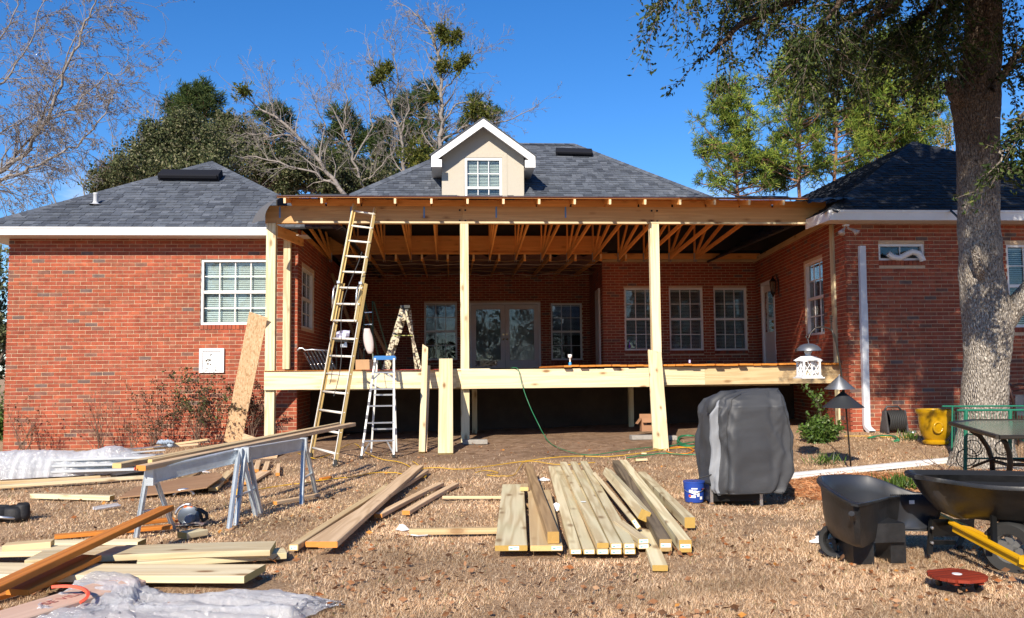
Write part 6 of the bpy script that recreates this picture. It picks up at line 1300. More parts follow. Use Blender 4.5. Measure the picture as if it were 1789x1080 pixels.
m = MB(); m.tube([b+V((.05,.0,.20)), b+V((.13,-.02,.20)), b+V((.21,-.03,.15)), b+V((.22,-.03,.09)), b+V((.16,-.02,.06))], .024, 10); m.tube([b+V((.12,-.02,.19)), b+V((.14,-.02,.13)), b+V((.16,-.02,.07))], .018, 8); m.build('handle', M_RUBBER, cs, smooth=True)
m = MB(); m.box(b+V((-.01,0,.235)), (.10,.055,.02)); m.box(b+V((-.145,-.01,.06)), (.03,.05,.03)); m.build('orange_trim', plain('orange_plastic', (.75,.14,.02), .4), cs)
m = MB(); m.box(b+V((.02,-.02,.018)), (.34,.17,.006)); m.bar(b+V((-.05,-.11,.04)), b+V((.16,-.11,.055)), .012, .02); m.build('base_plate', M_ALU, cs); foot(b, b, .16)
m = MB(); m.tube([b+V((-.14,0,.02)), b+V((-.25,.1,.015)), b+V((-.32,.35,.12)), b+V((-.36,.5,.02))], .006, 5); m.build('power_cord', M_RUBBER, cs)
tb = thing('tool_bag', 'black tool belt bag lying open at the left edge of the lawn', 'bag', tuple(G(14, 912))); b = G(14, 910); M_BAG = plain('black_nylon', (.012,.012,.015), .7, bump=.6, bscale=12)
for (dx, dz, r1, r2, nm) in ((-.10, .06, .13, .09, 'pouch'), (.06, .06, .10, .08, 'pouch'), (.13, .085, .06, .07, 'pouch')):
    m = MB(); m.lathe(b+V((dx, 0, 0)), [(0,0),(r1*.9,.0),(r1*1.05,dz*.6),(r1*.95,dz+.05),(r1*.75,dz+.075),(r1*.7,dz+.03),(0,.02)], 18); o = m.build(nm, M_BAG, tb, smooth=True)
m = MB(); m.tube([b+V((-.2,-.1,.03)), b+V((-.05,-.13,.06)), b+V((.06,-.12,.045)), b+V((.12,-.06,.03))], .014, 6); m.build('steel_tool', M_ALU, tb, smooth=True); foot(b, b, .18)

cs.scale = (.74, .74, .70)
# ------------------------------------------------------------ plastic covered siding stack and foreground plastic
def plasticmat(name, mixf=.55, tint=(.93,.95,.98), rough=.22, bumpd=.03, bs=6):
    mt, nt, b, N_, L = newmat(name); out = N_['Material Output']; N_.remove(b)
    tr = N_.new('ShaderNodeBsdfTransparent'); df = N_.new('ShaderNodeBsdfDiffuse'); df.inputs[0].default_value = (.90,.91,.94,1); tl_ = N_.new('ShaderNodeBsdfTranslucent'); tl_.inputs[0].default_value = (*tint, 1); gl = N_.new('ShaderNodeBsdfGlossy'); gl.inputs['Roughness'].default_value = rough
    ge = N_.new('ShaderNodeNewGeometry'); no = N_.new('ShaderNodeTexNoise'); no.inputs['Scale'].default_value = bs; no.inputs['Detail'].default_value = 5; no.inputs['Distortion'].default_value = 1.5; L.new(ge.outputs['Position'], no.inputs['Vector'])
    bp = N_.new('ShaderNodeBump'); bp.inputs['Strength'].default_value = .8; bp.inputs['Distance'].default_value = bumpd; L.new(no.outputs[0], bp.inputs['Height'])
    L.new(bp.outputs[0], df.inputs['Normal']); n9 = N_.new('ShaderNodeTexNoise'); n9.inputs['Scale'].default_value = bs*1.6; n9.inputs['Detail'].default_value = 3; n9.inputs['Distortion'].default_value = 3.5; L.new(ge.outputs['Position'], n9.inputs['Vector']); b9 = N_.new('ShaderNodeBump'); b9.inputs['Distance'].default_value = .05; L.new(n9.outputs[0], b9.inputs['Height']); L.new(b9.outputs[0], gl.inputs['Normal'])
    a = N_.new('ShaderNodeMixShader'); a.inputs[0].default_value = .35; L.new(df.outputs[0], a.inputs[1]); L.new(tl_.outputs[0], a.inputs[2])
    c = N_.new('ShaderNodeMixShader'); c.inputs[0].default_value = mixf; L.new(tr.outputs[0], c.inputs[1]); L.new(a.outputs[0], c.inputs[2])
    ad = N_.new('ShaderNodeValue'); ad.outputs[0].default_value = .20
    d = N_.new('ShaderNodeMixShader'); L.new(ad.outputs[0], d.inputs[0]); L.new(c.outputs[0], d.inputs[1]); L.new(gl.outputs[0], d.inputs[2]); L.new(d.outputs[0], out.inputs['Surface']); return mt
M_SHEET = plasticmat('cloudy_plastic', .64, rough=.16, bs=7, bumpd=.012); M_SHEET2 = plasticmat('clear_crumpled_plastic', .60, rough=.16, bs=11, bumpd=.010)
M_VINYL = plain('grey_vinyl', (.50,.52,.54), .4, var=.05)
sd_ = thing('siding_stack', 'long stack of pale vinyl siding under plastic by the left brick wall', 'siding', tuple(G(100, 835)))
A0 = G(-80, 840); A1 = G(215, 833); A1b = G(285, 824)
for i in range(6):
    h = .03+i*.036; e_ = random.uniform(-.06, .06); nm = 'siding_panel'
    board(nm, A0+V((0,.25+.02*(i%2), h)), A1.lerp(A1b, .35+.5*random.random())+V((e_, .25, h)), .42, .030, M_VINYL, sd_)
# sheet over it
rr = random.Random(5); ring = []; W_ = 150; H_ = 30
for j in range(H_):
    v = j/(H_-1); row_ = []
    for i in range(W_):
        u = i/(W_-1); p = G(-90, 842).lerp(G(300, 822), u*.86); hgt = .27+.13*math.exp(-((u-.80)/.13)**2)+.07*math.sin(u*5); prof_ = [0,0]; a = (v-.5)*2
        z = hgt*(1-abs(a)**3.2); y_ = .22+a*(.37+.05*mnoise.noise(V((u*14, 0, 2)))+.02*mnoise.noise(V((u*40, 0, 5))))
        z += .016*mnoise.noise(V((u*30, v*4+u*9, 1)))+.014*abs(mnoise.noise(V((u*60+v*6, v*8, 4)))); row_.append(V((p.x, p.y+y_, p.z+max(.008, z))))
    ring.append(row_)
m = MB(); m.loft(ring, close=False); o = m.build('plastic_sheet', M_SHEET, None, smooth=True); tag(o, 'cloudy plastic sheet draped over the siding stack', 'plastic sheet'); foot(G(-80, 838), G(285, 822), .5)
t_ = thing('work_gloves', 'grey-blue work gloves dropped on top of the siding stack', 'gloves', tuple(G(288, 800, .2))); c = onY(288, 775, G(288, 822).y+.3)
m = MB()
for k in range(5): m.tube([c+V((-.10+.03*k, 0, .0)), c+V((-.07+.04*k, -.03, .03+.012*(k%2))), c+V((-.02+.04*k, -.05, .01))], [.022,.026,.016], 7)
m.build('glove_fingers', plain('glove_cloth', (.26,.31,.38), .8, var=.25), t_, smooth=True); m = MB(); m.lathe(c+V((.08,0,-.06)), [(0,0),(.045,.01),(.05,.05),(.03,.09),(0,.1)], 10); m.build('glove_palm', plain('glove_palm', (.36,.42,.50), .8), t_, smooth=True)
for (x0, y0, x1, y1, lb, mt, w) in ((256, 783, 362, 768, 'thin tan stick on top of the siding stack', M_PINE, .03), (268, 783, 345, 776, 'short tan board on top of the siding stack', M_DRYPINE, .09)):
    yy = G(288, 822).y+.35; board('stick', onY(x0, y0, yy-.1), onY(x1, y1, yy+.2), w, .03, mt, None, label=lb, cat='board')
for i in range(4):
    yy = G(250, 826).y; A = onY(205+i*4, 806-i*7, yy+.1*i); B = onY(282+i*3, 800-i*7, yy+.25+.1*i); board('metal_trim', A, B, .12, .012, M_ALU if i % 2 else M_VINYL, None, label=('lowest','second','third','topmost')[i]+' strip of metal trim jutting from the siding stack', cat='trim', group='metal trim strips on the siding stack')
m = MB(); A = G(200, 822, .02); m.bar(G(198, 833, .02), G(262, 823, .05), .22, .05); o = m.build('black_case', M_BLACKMETAL, None); tag(o, 'flat black object under the long boards at the end of the siding stack', 'case')
# wrapped bundle in the foreground with red print and a tape loop
wb_ = thing('wrapped_boards', 'boards wrapped in clear plastic with red lettering in the left foreground', 'board bundle', tuple(G(90, 1060)))
A, B = G(-120, 1125, .055), G(226, 1018, .055); board('wrapped_board', A, B, .26, .05, wood('pink_board', (.58,.40,.30), (.42,.24,.17), knots=.1, grain=.4), wb_, c=.006); board('wrapped_board', A+V((.10,-.16,-.02)), B+V((-.12,-.13,-.03)), .10, .04, M_DRYPINE, wb_); foot(A, B, .2)
Mf = frame(A, B, (0,0,1)); Lb = (B-A).length
txt = bpy.data.curves.new('print', 'FONT'); txt.body = 'SE VILLE'; txt.size = .085; txt.align_x = 'LEFT'; txt.extrude = .0004; to = bpy.data.objects.new('red_print', txt); COL.objects.link(to); dg = bpy.context.evaluated_depsgraph_get(); tme = bpy.data.meshes.new_from_object(to.evaluated_get(dg)); bpy.data.objects.remove(to); tme.materials.clear(); tme.materials.append(plain('faded_red_print', (.36,.10,.09), .6)); put(bpy.data.objects.new('red_print', tme), Mf @ Matrix.Translation((Lb*.5-.62, -.03, .0275)), wb_)
m = MB(); c = (A.lerp(B, .60)); m.tube([c+V((.18*math.cos(a)-.02, -.05+.10*math.sin(a), .045+.04*math.sin(a*1.0))) for a in [math.pi*(-.15+.75*k/16) for k in range(17)]], .011, 4); m.build('red_tape', plain('red_orange_tape', (.80,.10,.05), .5), wb_)
rr = random.Random(9); ring = []; W_, H_ = 90, 34
for j in range(H_):
    v = j/(H_-1); row_ = []
    for i in range(W_):
        u = i/(W_-1); e_ = .5+.5*math.sin(u*7+1); top_y = np.interp(u, [0,.10,.2,.3,.42,.55,.7,.8,.88,.95,1], [1075,1045,1010,1012,1038,1040,1036,1030,1042,1050,1052]); bot_y = np.interp(u, [0,.3,.6,.85,.95,1], [1130,1120,1112,1100,1068,1058]); px = 60+530*u+6*math.sin(v*7+u*20)
        py = top_y+(bot_y-top_y)*v; p = G(px, py); n1 = mnoise.noise(V((p.x*2.0, p.y*4, 2))); n2 = abs(mnoise.noise(V((p.x*1.8+n1*2+p.y*2, p.y*8+p.x*2, 7)))); n3 = abs(mnoise.noise(V((p.x*9+p.y*6, p.y*30-p.x*5, 1))))
        ed = min(1, v*6, (1-v)*5+.3, (1-u)*9); z = (.02+.035*(n1+.40)+.060*n2+.010*n3)*max(.05, ed)
        if u < .33: z += .05*(1-v)
        row_.append(V((p.x+.012*rr.uniform(-1, 1), p.y+.012*rr.uniform(-1, 1), p.z+max(.006, z))))
    ring.append(row_)
m = MB(); m.loft(ring, close=False); o = m.build('plastic_sheet', M_SHEET2, None, smooth=True); tag(o, 'crumpled clear plastic sheet spread over the left foreground grass', 'plastic sheet')
crumple('plastic_scrap', 'small crumpled foil scrap at the right end of the pale planks', 462, 980, .05, 9, M_ALU, 13, .04, cat='foil scrap')
crumple('plastic_scrap', 'torn clear plastic scrap on the grass left of the cart wheel', 1437, 948, .10, 11, M_PLW, 14, .05)
crumple('white_rag', 'white rag on the whitish board behind the plywood', 352, 826, .09, 9, M_PLW, 15, .03, cat='rag')

# ------------------------------------------------------------ covered grill
gr = thing('covered_grill', 'barbecue grill under a grey fitted cover standing on the lawn', 'grill', tuple(G(1292, 884))); gb0 = G(1290, 884); gd = (gb0-CP).dot(-CAMR.col[2]) ; s = gd/1500
M_COVER = plain('grey_cover_cloth', (.043,.045,.051), .62, bump=.25, bscale=7, var=.10); M_COVERL = plain('light_cover_panel', (.22,.23,.25), .6, bump=.2, bscale=9)
hor = 642; lv = []  # (y px, left x, right x)
for py, xa, xb_ in ((856,1238,1350),(848,1233,1362),(820,1231,1372),(790,1229,1375),(760,1227,1373),(740,1227,1368),(722,1229,1364),(708,1236,1361),(697,1243,1359),(689,1262,1357),(683,1282,1356),(679,1318,1354)):
    lv.append((py, xa, xb_))
rings = []; NK = 128; gcen = atD(1300, 780, gd+.27)
for j, (py, xa, xb_) in enumerate(lv):
    c = atD((xa+xb_)/2, py, gd+.27); hw_ = (xb_-xa)/2*(gd+.0)/1500; hd = .30 if j < 8 else .30-.05*(j-7); ring = []
    for k in range(NK):
        a = 2*math.pi*k/NK; ca, sa = math.cos(a), math.sin(a); e_ = .42 if j < 10 else .6
        x = hw_*math.copysign(abs(ca)**e_, ca); y = hd*math.copysign(abs(sa)**e_, sa); fold = .020*math.sin(a*7+j*.22+.6*math.sin(j*.5))+.012*math.sin(a*13-j*.35)+.025*mnoise.noise(V((ca*2, sa*2, j*.35)))+.016*mnoise.noise(V((ca*6, sa*6, j*.6)))
        f = fold*(1 if j < 10 else .4)*(1.25 if j < 3 else 1); n_ = V((x, y, 0)).normalized(); ring.append(c+V((x, y, 0))+n_*f+V((0, 0, .015*mnoise.noise(V((ca*3, sa*3, j*.9+5))))))
    rings.append(ring)
def resamp(rings, st):
    out = []
    for j in range(len(rings)-1):
        for s_ in range(st):
            t = s_/st; out.append([p.lerp(q, t) for p, q in zip(rings[j], rings[j+1])])
    out.append(rings[-1]); return out
RR = resamp([resamp([rg_, rg_], 1)[0] for rg_ in rings], 6)
for j, rg in enumerate(RR):
    for k, p in enumerate(rg):
        n_ = (p-gcen); n_.z = 0; n_.normalize(); w1 = mnoise.noise(V((p.x*5+p.z*2.6, p.y*5, p.z*1.9-p.x*1.5))); w2 = 1-abs(mnoise.noise(V((p.x*8+p.z*4, p.y*8, p.z*3)))*2); w3 = 1-abs(mnoise.noise(V((p.x*15-p.z*5, p.y*15, p.z*7)))*2); rg[k] = p+n_*(.036*w1+.016*w2+.007*w3)
m = MB(); m.loft(RR, cap1=True); cov = m.build('cover', M_COVER, gr, smooth=True)
# lighter seam panel at the left front corner
k0, k1 = int(NK*.575), int(NK*.645); m = MB(); sub = []
for j, rg in enumerate(RR[:50]):
    n = k1-k0+1; f = j/49; kk = [k0+(k1-k0)*i/6*(1 if f < .6 else 1-(f-.6)*1.6) for i in range(7)]; line = []
    for q in kk:
        a, b_ = int(q), min(int(q)+1, NK-1); p = rg[a].lerp(rg[b_], q-a); n_ = (p-gcen); n_.z = 0; line.append(p+n_.normalized()*.008)
    sub.append(line)
m.loft(sub, close=False); m.build('side_panel', M_COVERL, gr, smooth=True)
hem = MB(); rg0 = RR[0]; outr = []
for k in list(range(NK))+[0]:
    p = rg0[k]; n_ = (p-gcen); n_.z = 0; n_.normalize(); outr.append(p+n_*.004+V((0,0,.012)))
hem.tube(outr, .009, 5); hem.build('hem', plain('hem_binding', (.03,.03,.033), .6), gr, smooth=True)
sm_ = MB()
for kf in (.70, .86): sm_.tube([RR[j][int(NK*kf)]+(RR[j][int(NK*kf)]-gcen).normalized()*.002 for j in range(0, 56)], .0045, 4)
sm_.build('seam', plain('seam_thread', (.028,.028,.03), .6), gr, smooth=True)
# shelf bulge at the upper left
m = MB(); bp0 = [atD(1240, 722, gd+.1), atD(1247, 703, gd+.1), atD(1262, 692, gd+.14), atD(1285, 687, gd+.2)]; m.tube(bp0, [.035,.055,.055,.03], 12); m.build('cover_bulge', M_COVER, gr, smooth=True)
m = MB(); q = [atD(1240, 852, gd+.03), atD(1336, 855, gd+.03)]; zt_ = q[0].z; zb_ = gb0.z+.02
m.box(((q[0].x+q[1].x)/2, gb0.y+.30, (zt_+zb_)/2+.02), ((q[1].x-q[0].x), .5, (zt_-zb_))); m.build('cabinet', M_BLACKMETAL, gr)
for dx in (0, 1):
    for dy in (.06, .52): m = MB(); x = q[0].x+.02 if dx == 0 else q[1].x-.02; m.box((x, gb0.y+dy, gb0.z+.09), (.03,.03,.2)); m.build('leg', M_ALU, gr)
foot((q[0].x, gb0.y+.3), (q[1].x, gb0.y+.3), .28)
m = MB(); m.tube([atD(1220, 836, gd), atD(1235, 832, gd-.02), atD(1243, 829, gd-.02)], .006, 5); m.build('strap', M_RUBBER, gr)
# blue bucket
bu = thing('bucket', 'small blue printed plastic bucket beside the covered grill', 'bucket', tuple(G(1213, 877))); b = G(1213, 876); s = (b-CP).length/1500
M_BLUEB = plain('blue_label_plastic', (.02,.06,.32), .35)
m = MB(); m.lathe(b, [(0,0),(15*s,0),(16*s,5*s),(17.3*s,31*s),(18*s,31.5*s),(18*s,34*s),(0,34.5*s)], 24); m.build('pail', M_BLUEB, bu, smooth=True, angle=40)
m = MB(); rr = random.Random(2)
def patch(a0, a1, z0, z1, off=.002):
    q = []; n = 5
    for i in range(n+1):
        a = a0+(a1-a0)*i/n; 
        for z in (z0, z1): r = (15.8+1.4*z/31)*s+off; q.append(b+V((r*math.cos(a), r*math.sin(a), z*s)))
    return q, [(2*i, 2*i+2, 2*i+3, 2*i+1) for i in range(n)]
for (a0, a1, z0, z1) in ((-2.35,-1.95,16,21),(-1.9,-1.6,13,20),(-1.55,-1.3,10,19),(-2.3,-1.7,8,12),(-1.25,-.95,5,10),(-2.1,-1.5,22,24)): m.add(*patch(a0, a1, z0, z1))
m.build('white_lettering', M_WHITE, bu)
m = MB()
for (a0, a1, z0, z1) in ((-2.4,-2.15,9,13),(-1.0,-.8,20,23)): m.add(*patch(a0, a1, z0, z1, .003))
m.build('red_mark', plain('red_mark', (.5,.08,.04), .5), bu)
m = MB(); m.tube([b+V((18*s*math.cos(a), 18*s*math.sin(a), (26-9*abs(math.sin((a+1.57)))*0-10*math.cos(a+1.9))*s)) for a in [-2.9+2.4*k/14 for k in range(15)]], .004, 5); m.build('handle', M_ALU, bu); foot(b, b, .12)

# ------------------------------------------------------------ poly yard cart
M_POLY = plain('black_poly', (.014,.014,.015), .42, bump=.08, bscale=30, spec=.5, var=.7); M_POLYI = plain('black_poly_inside', (.022,.024,.030), .30, spec=.6)
pc = thing('garden_cart', 'black plastic garden cart with one visible wheel at its left', 'cart', tuple(G(1535, 985)))
def P3(px, py, z): return onZ(px, py, z)
rim = [(1428,837,.55),(1432,831,.555),(1450,829.5,.555),(1482,829,.55),(1515,831,.545),(1545,840,.51),(1572,851,.465),(1600,860,.435),(1628,861,.43),(1655,862.5,.43),(1654,866,.42),(1628,866.5,.42),(1600,866,.42),(1575,866,.42),(1553,868.5,.425),(1535,873,.445),(1515,878,.47),(1500,880.5,.48),(1488,878,.485),(1468,867,.505),(1448,854,.53),(1434,844,.545)]
rimP = [P3(*q) for q in rim]; cen = sum(rimP, V())/len(rimP); cen2 = P3(1528, 925, .20)
def shrink(f, z, c2=None, k=0): 
    out = []
    for p in rimP: c = cen.lerp(c2 or cen2, 1) ; q = V(((p.x-cen.x)*f+c.x*k+cen.x*(1-k), (p.y-cen.y)*f+c.y*k+cen.y*(1-k), 0)); q.z = p.z*(1-z)+.17*z; out.append(q)
    return out
outer = [shrink(1.0, 0), shrink(1.02, .015), shrink(1.02, .06), shrink(.955, .07), shrink(.93, .3, k=.12), shrink(.90, .62, k=.3), shrink(.84, .90, k=.55), shrink(.76, 1.0, k=.6)]
m = MB(); m.loft(outer, cap1=True); m.build('tub', M_POLY, pc, smooth=True, angle=35)
inner = [shrink(1.0, 0), shrink(.955, -.008), shrink(.93, .02), shrink(.90, .3, k=.12), shrink(.86, .60, k=.3), shrink(.79, .84, k=.5), shrink(.70, .93, k=.6)]
m = MB(); m.loft(inner, cap1=True); m.build('tub_inside', M_POLYI, pc, smooth=True, angle=50)
gY = G(1535, 985); m = MB()
L0, L1, L2, L3 = G(1487, 985), G(1533, 975), G(1560, 980), G(1585, 986)
for A, w in ((G(1512, 986), .085), (G(1573, 984), .065)):
    m2 = MB(); c = V((A.x, A.y+.12, 0)); zt_ = .26; m2.prism([V((c.x-w*.85, c.y-.10, 0)), V((c.x+w*.85, c.y-.10, 0)), V((c.x+w*.85, c.y+.12, 0)), V((c.x-w*.85, c.y+.12, 0))], (0, 0, zt_)); m2.build('leg', M_POLY, pc)
A, B = G(1494, 986), G(1585, 986); m.box(((A.x+B.x)/2, A.y+.13, .215), (B.x-A.x, .26, .13)); m.build('leg_block', M_POLY, pc); foot(A, B, .06)
wc = onY(1461, 945, G(1462, 972).y-.03); wr_ = 27*(wc-CP).length/1500; ax = V((.78, .62, 0)).normalized() 
def wheel(t, c, r, wd, ax, spokes=5, tyrem=M_RUBBER, rimm=M_POLY, rr_=.68):
    ax = V(ax).normalized(); u = ax.cross(V((0,0,1))).normalized(); w_ = V((0,0,1)); m = MB(); prof = [(r*rr_, -wd*.42), (r*.90, -wd*.5), (r*.98, -wd*.36), (r, 0), (r*.98, wd*.36), (r*.90, wd*.5), (r*rr_, wd*.42)]; rings_ = []
    for k in range(36): a = 2*math.pi*k/36; rd = u*math.cos(a)+w_*math.sin(a); tr_ = 1+.012*(k%2); rings_.append([c+rd*q*(tr_ if q > r*.95 else 1)+ax*z for q, z in prof])
    rings_.append(rings_[0]); m.loft([list(x) for x in zip(*rings_)][:], close=False); tyre = m.build('tyre', tyrem, t, smooth=True, angle=40)
    m = MB(); rings_ = [[c+(u*math.cos(a)+w_*math.sin(a))*q+ax*z for a in [2*math.pi*k/28 for k in range(28)]] for q, z in ((r*rr_, -wd*.42), (r*rr_*.92, -wd*.30), (r*rr_*.86, -wd*.05), (r*rr_*.86, wd*.05), (r*rr_*.92, wd*.3), (r*rr_, wd*.42))]; m.loft(rings_)
    for k in range(spokes):
        a = 2*math.pi*k/spokes+.3; rd = u*math.cos(a)+w_*math.sin(a); a2 = a+.5; rd2 = u*math.cos(a2)+w_*math.sin(a2); m.bar(c+rd*r*.1, c+rd2*r*rr_*.9, wd*.35, r*.13, up=ax)
    m.lathe(c, [(0,0)], 3) if False else None; m.tube([c-ax*wd*.5, c+ax*wd*.5], r*.16, 12); m.build('rim', rimm, t)
wheel(pc, wc, wr_, .085, ax); foot(G(1462, 972), G(1462, 972), .08)
lab = MB(); a_, b_ = P3(1581, 876, .38), P3(1592, 875, .38); c = (a_+b_)/2+V((0,-.05,.0)); lab.box(c, (.038, .004, .026)); lab.build('label', M_LABEL, pc)
m = MB(); A, B = P3(1556, 866, .43), P3(1650, 865, .43)
for k in range(26): c = A.lerp(B, k/25); m.box(c+V((0,-.005,.004)), (.008,.014,.008))
m.build('grip_ribs', M_POLY, pc)
m = MB(); m.tube([P3(1484, 896, .42)+V((0,-.03,0)), P3(1486, 905, .38)+V((0,-.03,0))], .02, 8); m.build('latch', M_POLY, pc)

# ------------------------------------------------------------ contractor wheelbarrow
wbw = thing('wheelbarrow', 'large black wheelbarrow with yellow handles at the right edge', 'wheelbarrow', tuple(G(1730, 1000)))
rim = [(1582,822,.64),(1600,820.5,.64),(1660,821,.635),(1740,822,.63),(1830,825,.63),(1900,832,.62),(1920,842,.61),(1880,850,.60),(1800,851,.59),(1730,848,.585),(1680,842,.59),(1635,835,.605),(1600,829,.63)]
rp_ = [P3(*q) for q in rim]; cc = sum(rp_, V())/len(rp_); c2 = P3(1745, 905, .30)
def rimat(f, z, k):
    return [V(((p.x-cc.x)*f+cc.x*(1-k)+c2.x*k, (p.y-cc.y)*f+cc.y*(1-k)+c2.y*k, p.z*(1-z)+.30*z)) for p in rp_]
def smooth_ring(r):
    n = len(r); out = []
    for i in range(n):
        p0, p1, p2, p3 = r[i-1], r[i], r[(i+1) % n], r[(i+2) % n]
        for t in (0, .25, .5, .75): out.append(.5*((2*p1)+(p2-p0)*t+(2*p0-5*p1+4*p2-p3)*t*t+(3*p1-p0-3*p2+p3)*t**3))
    return out
outer = [smooth_ring(r) for r in (rimat(1.0, 0, 0), rimat(1.02, .03, 0), rimat(1.015, .09, 0), rimat(.95, .10, 0), rimat(.86, .45, .25), rimat(.70, .85, .6), rimat(.52, 1.0, .8))]
m = MB(); m.loft(outer, cap1=True); m.build('tray', M_POLY, wbw, smooth=True, angle=40)
inner = [smooth_ring(r) for r in (rimat(1.0, 0, 0), rimat(.955, .0, 0), rimat(.92, .1, .05), rimat(.82, .45, .25), rimat(.66, .8, .6), rimat(.48, .92, .8))]
m = MB(); m.loft(inner, cap1=True); m.build('tray_inside', M_POLYI, wbw, smooth=True, angle=50)
M_YEL = plain('yellow_paint', (.72,.38,.008), .35, var=.06)
hA, hB = atD(1662, 913, 5.95), atD(1786, 977, 5.2); d = (hB-hA).normalized(); m = MB(); m.bar(hA, hB, .045, .012, up=(0,-.5,1)); m.bar(hA+V((0,-.02,-.03)), hB+V((0,-.02,-.03)), .012, .055, up=(0,-.2,1)); m.bar(hB, hB+d*.12+V((.05,0,0)), .06, .05); m.build('handle', M_YEL, wbw)
hA2, hB2 = hA+V((.1,.45,0)), hB+V((.15,.5,0)); m = MB(); m.bar(hA2, hB2, .045, .04); m.build('handle', M_YEL, wbw)
for (px0, py0, d0, px1, py1, d1) in ((1628,902,6.1,1624,968,6.0),(1700,902,6.4,1668,965,6.3),(1735,890,5.75,1737,950,5.6)):
    m = MB(); A = atD(px0, py0, d0); B = atD(px1, py1, d1); m.bar(A, B, .035, .02, up=(0,1,0)); m.build('leg', M_BLACKMETAL, wbw)
m = MB(); m.bar(atD(1626,922,6.05), atD(1700,922,6.3), .02, .12); m.bar(atD(1626,948,6.05), atD(1668,948,6.3), .02, .03); m.build('undercarriage', M_BLACKMETAL, wbw)
wc = atD(1768, 957, 5.72); wheel(wbw, wc, 46*5.72/1500, .12, (.80,.60,0), 6, M_RUBBER, plain('dusty_grey_hub', (.16,.16,.16), .5, metal=.4), .55)
m = MB()
for (px, py, d0) in ((1736,884,5.72),(1733,893,5.72),(1763,975,5.38),(1627,922,6.0),(1627,948,6.0)): m.lathe(atD(px, py, d0), [(0,-.02),(.010,-.018),(.010,0)], 8, 'y')
o = m.build('bolts', M_ALU, wbw); o['kind'] = 'stuff'
foot(G(1740, 995), G(1790, 1000), .08)
# red slatted plant dolly
pd = thing('plant_dolly', 'round red slatted plant dolly on casters before the wheelbarrow', 'plant dolly', tuple(G(1672, 1008))); c = G(1672, 1003, .085); M_RED = wood('red_stain', (.26,.032,.012), (.09,.012,.008), knots=.0, grain=.8); rd = 41*(c-CP).length/1500
for k in range(7):
    y0 = -rd*.94+k*rd*2*.94/7; y1 = y0+rd*2*.94/7-.012; h0 = math.sqrt(max(0, rd*rd-y0*y0)); h1 = math.sqrt(max(0, rd*rd-y1*y1)); h_ = max(h0, h1); h_l = min(h0, h1)
    ang = .22; rot = Matrix.Rotation(ang, 3, 'Z'); poly = [rot @ V(q) for q in ((-h0,y0,0),(h0,y0,0),(h1,y1,0),(-h1,y1,0))]; m = MB(); m.prism([c+q for q in poly], (0,0,-.018)); m.build('slat', M_RED, pd)
for s_ in (-1, 1): m = MB(); m.box(c+V((s_*rd*.45, 0, -.028)), (.03, rd*1.5, .018)); m.build('batten', M_RED, pd)
for (dx, dy) in ((-.03,-.095),(.085,-.065),(-.08,.06),(.07,.08)): m = MB(); q = c+V((dx, dy, -.062)); m.lathe(q, [(0,-.012),(.022,-.010),(.022,.010),(0,.012)], 14, 'x'); m.build('caster', M_BLACKMETAL, pd, smooth=True, angle=40)
m = MB(); m.lathe(c, [(0,.004),(.028,.003),(.028,0)], 14); m.build('white_badge', M_WHITE, pd); foot(c, c, rd)

# ------------------------------------------------------------ patio table, chair, trellis, pot, reel
tbl = thing('patio_table', 'patio table with a glass top and curved dark metal legs in front of the oak', 'table', tuple(G(1760, 830)))
zt_ = .735; tp = [P3(1661, 740, zt_), P3(1745, 764, zt_), P3(1870, 763, zt_), P3(1900, 741, zt_), P3(1800, 735, zt_), P3(1700, 735, zt_)]
M_BRONZE = plain('dark_bronze', (.045,.038,.032), .4, metal=.5); m = MB()
for i in range(6): m.bar(tp[i], tp[(i+1) % 6], .05, .035, c=.008)
m.build('frame', M_BRONZE, tbl); m = MB(); m.prism([p-V((0,0,.0)) for p in tp], (0,0,.006)); mt = plain('frosted_table_glass', (.17,.19,.15), .16, bscale=60, var=.25); m.build('glass_top', mt, tbl)
for (pts) in ([(1697,752,.70),(1712,762,.62),(1726,782,.45),(1733,803,.25),(1734,822,.03)], [(1752,768,.70),(1758,776,.62),(1763,790,.48),(1765,808,.25),(1763,826,.03)], [(1840,765,.70),(1832,775,.6),(1826,790,.45),(1822,810,.25),(1820,828,.03)]):
    ds = [tp[0], tp[1], tp[2]]; m = MB(); d0 = 8.75 if pts[0][0] < 1720 else 8.1; ps = [atD(px, py, d0) for px, py, z in pts]; m.tube(ps, .026, 8); m.build('leg', M_BRONZE, tbl, smooth=True)
m = MB(); m.tube([atD(1734, 805, 8.75), atD(1760, 812, 8.4), atD(1800, 812, 8.4)], .018, 8); m.tube([atD(1700, 815, 8.9), atD(1740, 800, 8.7), atD(1800, 806, 8.4)], .014, 8); m.build('stretcher', M_BRONZE, tbl, smooth=True)
tw_ = thing('wire_trellis', 'low green painted wire border fence in front of the oak trunk', 'trellis', tuple(G(1700, 822))); M_GRN = plain('green_enamel', (.015,.15,.09), .4); d1 = 9.9
for nm, x0, y0, x1, y1, r in (('rail',1646,710,1900,709,.010),('rail',1672,717,1900,716,.013),('rail',1687,759,1720,759,.007),('rail',1690,801,1900,801,.010),('post',1664,711,1663,788,.010),('post',1688,716,1686,822,.022),('post',1765,716,1764,800,.022),('post',1850,716,1850,822,.022)):
    m = MB(); m.tube([atD(x0, y0, d1), atD(x1, y1, d1)], r, 8); m.build(nm, M_GRN, tw_)
m = MB()
for k in range(34): px = 1668+k*5.2; m.tube([atD(px, 718, d1+.02), atD(px, 800, d1+.02)], .0022, 4)
o = m.build('wire', M_GRN, tw_); o['kind'] = 'stuff'
